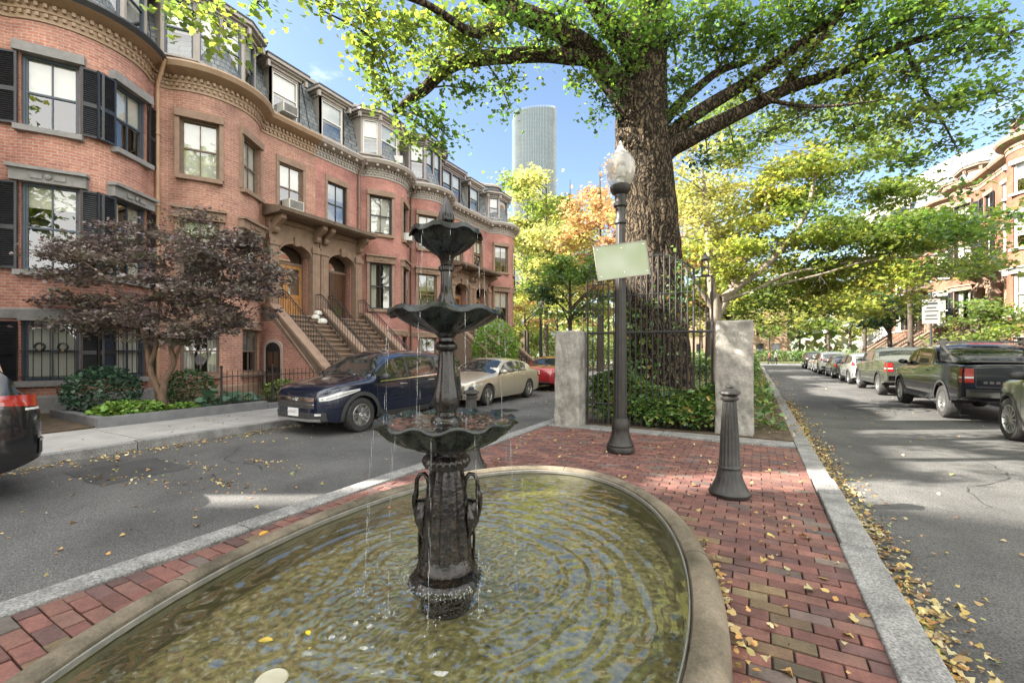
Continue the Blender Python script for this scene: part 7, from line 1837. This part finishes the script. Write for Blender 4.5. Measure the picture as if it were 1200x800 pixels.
leafy('shrub', 'tall bright green shrub in front of the far portico, right of the fountain column', (-12.4, 20.4), (1.3, 1.4, 1.75), 3200, .15, FERN, flat=.3, mat='leaf')
leafy('shrub', 'dark green shrub by the fence of the rose brick house', (-12.8, 16.2), (.8, 1.1, .8), 1600, .11, DK, flat=.3)
RED = [(3, (.45, .03, .03)), (1, (.5, .1, .04))]
leafy('red_shrub', 'bright red flowering shrub glimpsed between the blue crossover and the fountain', (-11.9, 15.6), (.45, .6, .5), 600, .09, RED, flat=.4)
leafy('potted_plant', 'small leafy plant on the stoop landing beside the dark brown door', (XF+.75, 11.9), (.2, .2, .22), 200, .06, GR).location.z = 2.89
# ---- ivy and ground cover round the great tree
P_ = []
def mound(x, y): 
    return .40+.48*math.exp(-((y-9.0)/.9)**2)*(1+.25*math.sin(2.3*x+1))+.12*math.sin(3*x)*math.sin(2*y)
for _ in range(13500):
    x = rnd.uniform(-2.95, -.62) if rnd.random() < .8 else rnd.uniform(-3.1, .3); y = 8.66+abs(rnd.gauss(0, .75))
    if y > 11.5: continue
    if y < 8.95 and x > -.65: continue
    top_ = mound(x, y)*min(1, .35+(y-8.62)/.25); z = top_*rnd.random()**.35; P_.append((x, y, z+.02))
IV = [(2, (.05, .115, .025)), (3, (.08, .165, .03)), (3, (.13, .22, .04)), (1.5, (.22, .27, .05)), (.5, (.3, .22, .06))]
P_ = np.array(P_); tag(leaf_mesh('ivy', P_, .085, leaf_cols(len(P_), IV, .25), M['leaf_dull'], shape='lobed', flat=.5), kind='stuff')
P_ = []
for _ in range(1300):    # ivy climbing the trunk and gate
    a = rnd.gauss(-2.3, .55); z = abs(rnd.gauss(0, 1.3)); 
    r = .70+.16*max(0, 1-z)+rnd.uniform(0, .1); px, py = big.location.x+r*math.cos(a), big.location.y+r*math.sin(a)
    if z < 2.6: P_.append((px, py, z))
for _ in range(160): P_.append((rnd.gauss(-1.25, .18), 8.9+rnd.uniform(0, .3), rnd.gauss(2.75, .35)))
P_ = np.array(P_); tag(leaf_mesh('ivy', P_, .09, leaf_cols(len(P_), IV, .25), M['leaf_dull'], flat=.1), kind='stuff')
P_ = []
for _ in range(7000):
    y = 9.6+rnd.random()**1.3*42; x = rnd.uniform(-3.6, .52); P_.append((x, y, .03+rnd.random()**2*(.28+.12*math.sin(1.7*x+y))))
P_ = np.array(P_); tag(leaf_mesh('ground_cover', P_, .11, leaf_cols(len(P_), GR+[(1.5, (.4, .25, .06))], .3), M['leaf_dull'], shape='oval', flat=.6), kind='stuff')
# hedges and shrubs of the park strip and end of the streets
def hedge(label, x0, x1, y0, y1, h, pal, n, size, group='park hedges'):
    root = empty('hedge', ((x0+x1)/2, (y0+y1)/2, 0)); tag(root, label, 'hedge', group)
    P_ = np.stack([rng.uniform(x0, x1, n)-(x0+x1)/2, rng.uniform(y0, y1, n)-(y0+y1)/2, h*rng.uniform(0, 1, n)**.5*(1+.15*rng.normal(size=n))], -1); P_[:, 2] = np.clip(P_[:, 2], 0, h*1.25)
    leaf_mesh('foliage', P_, size, leaf_cols(n, pal, .25), M['leaf_dull'], root, shape='oval', flat=.3)
    b = MB(); 
    for k in range(6): xx = (x1-x0)*(k/5-.5)*.9; yy = (y1-y0)*(k/5-.5)*.9; b.tube([(xx, yy, 0), (xx, yy, h*.7)], .03, 5)
    b.build('stem', M['bark_dark'], root)
hedge('dark hedge across the park strip, behind the great tree', -3.3, .2, 24, 26, 1.1, GR, 2600, .16)
hedge('clipped green hedge closing the end of the right street', -12, 14, 72.5, 74.5, 1.5, GR, 5200, .25)
hedge('tall green hedge beyond the last left house', -14, -10.5, 30, 42, 2.4, YG, 4200, .22)
# far wood closing the view
n = 15000; ang = rng.uniform(R(40), R(165), n); dist = rng.uniform(96, 125, n); top_ = 13+4*np.sin(ang*9)+3*np.sin(ang*23+1)+2*np.sin(ang*51)
P_ = np.stack([dist*np.cos(ang), dist*np.sin(ang)*1.0, top_*rng.random(n)**.6], -1); P_ = P_[~((P_[:, 0] > 8) & (P_[:, 0] < 38) & (P_[:, 1] < 106))]
tag(leaf_mesh('far_wood', P_, 1.5, leaf_cols(len(P_), PY+YG+[(1.5, (.3, .2, .09))], .25), M['leaf_dull'], shape='quad', flat=.1), kind='stuff')
# ---- small street furniture
lamp_post((-9.75, 20.6, 0), 'distant acorn street lamp on the left sidewalk, above the red car', .93)
t = empty('parking_sign', (6.95, 26.3, 0)); tag(t, 'white parking regulation sign on a dark post above the olive pickup', 'sign')
b = MB(); b.tube([(0, 0, 0), (0, 0, 4.2)], .045, 8); b.build('post', M['iron'], t)
Tm = Matrix.Rotation(R(-10), 4, 'Z'); b = MB(); b.box(-.3, .3, -.07, -.05, 2.75, 3.85, T=Tm); b.build('sign_plate', M['sign_grey'], t, bevel=.01)
b = MB()
for z0, w_, h_ in ((3.62, .2, .1), (3.45, .16, .06), (3.3, .22, .05), (3.1, .18, .06), (2.95, .21, .05)): b.box(-w_, w_, -.076, -.0705, z0, z0+h_*.8, T=Tm)
b.build('lettering', M['black_paint'], t)

# two far walkers on the cross street
def person(loc, label, shirt, trousers, rz, sw):
    t = empty('person', loc, rz); tag(t, label, 'person', 'people at the end of the street')
    def skin(name, pts, edges, rad, mat):
        me = bpy.data.meshes.new(name); me.from_pydata(pts, edges, []); o = bpy.data.objects.new(name, me); COL.objects.link(o); o.modifiers.new('skin', 'SKIN')
        for i, r in enumerate(rad): me.skin_vertices[0].data[i].radius = r
        me.skin_vertices[0].data[0].use_root = True
        s_ = o.modifiers.new('sub', 'SUBSURF'); s_.levels = s_.render_levels = 1
        dg = bpy.context.evaluated_depsgraph_get(); m2 = bpy.data.meshes.new_from_object(o.evaluated_get(dg)); m2.materials.clear(); m2.materials.append(mat)
        bpy.data.objects.remove(o); o = bpy.data.objects.new(name, m2); COL.objects.link(o); o.parent = t; m2.polygons.foreach_set('use_smooth', [True]*len(m2.polygons)); return o
    s = sw
    pts = [(0, 0, .95), (0, 0, 1.15), (0, 0, 1.38), (0, 0, 1.5), (0, .02, 1.62), (0, .02, 1.74), (-.19, 0, 1.4), (-.25, -.1*s, 1.15), (-.24, .08*s, .92), (.19, 0, 1.4), (.25, .1*s, 1.15), (.24, -.02*s, .9), (-.09, 0, .9), (-.1, .18*s, .5), (-.1, .1*s, .06), (-.1, .24*s, .03), (.09, 0, .9), (.1, -.1*s, .5), (.1, -.3*s, .1), (.1, -.18*s, .04)]
    ed = [(0, 1), (1, 2), (2, 3), (3, 4), (4, 5), (2, 6), (6, 7), (7, 8), (2, 9), (9, 10), (10, 11), (0, 12), (12, 13), (13, 14), (14, 15), (0, 16), (16, 17), (17, 18), (18, 19)]
    rad = [(.13, .1), (.13, .1), (.15, .1), (.06, .06), (.09, .1), (.08, .09), (.07, .07), (.05, .05), (.035, .035), (.07, .07), (.05, .05), (.035, .035), (.1, .1), (.065, .07), (.045, .05), (.04, .03), (.1, .1), (.065, .07), (.045, .05), (.04, .03)]
    bd = skin('body', pts, ed, rad, shirt)
    m2 = bd.data; m2.materials.append(trousers); m2.materials.append(M['skin_tone'])
    for p in m2.polygons:
        z = p.center.z; p.material_index = 1 if z < .93 else (2 if z > 1.47 or (abs(p.center.x) > .2 and z < 1.0) else 0)
    b = MB(); b.sphere((0, .0, 1.72), .115, 10, 0, (1, 1.05, .9)); b.build('hair', M['bark_dark'], t)
M['skin_tone'] = pm('skin', (.45, .28, .2), (.5, .32, .23), 5, .5)
M['red_cloth'] = pm('faded_red_cloth', (.35, .12, .10), (.4, .15, .12), 8, .9); M['dark_cloth'] = pm('dark_cloth', (.04, .04, .06), (.06, .06, .08), 8, .9); M['white_cloth'] = pm('pale_cloth', (.5, .5, .52), (.6, .6, .6), 8, .9)
person((1.75, 66, RZ), 'far walker in a faded red top crossing the end of the right street', M['red_cloth'], M['dark_cloth'], R(60), 1)
person((2.45, 66.6, RZ), 'far walker in a pale top beside the one in red', M['white_cloth'], M['dark_cloth'], R(70), -1)
# brick house far across the cross street and a grey one
b = empty('far_house', (-4, 90, 0)); tag(b, 'far brick house glimpsed through trees at the end of the right street', 'house')
q = MB(); q.box(-9, 9, 0, 10, 0, 10); q.build('wall', M['brownstone'], b)
q = MB(); q.prism([(-9.4, 10), (9.4, 10), (6, 13), (-6, 13)], -.3, 10.3); q.build('roof', M['roof_tar'], b)
wq = None
for fz in (1.2, 4.4, 7.4):
    for k in range(7):
        if wq is None: q = MB(); q.box(0, 1.1, -.06, .02, 0, 1.8); wq = q.build('window', M['car_glass'], b)
        else: wq = wq.copy(); COL.objects.link(wq)
        wq.location = (-8.2+k*2.5, 0, fz)
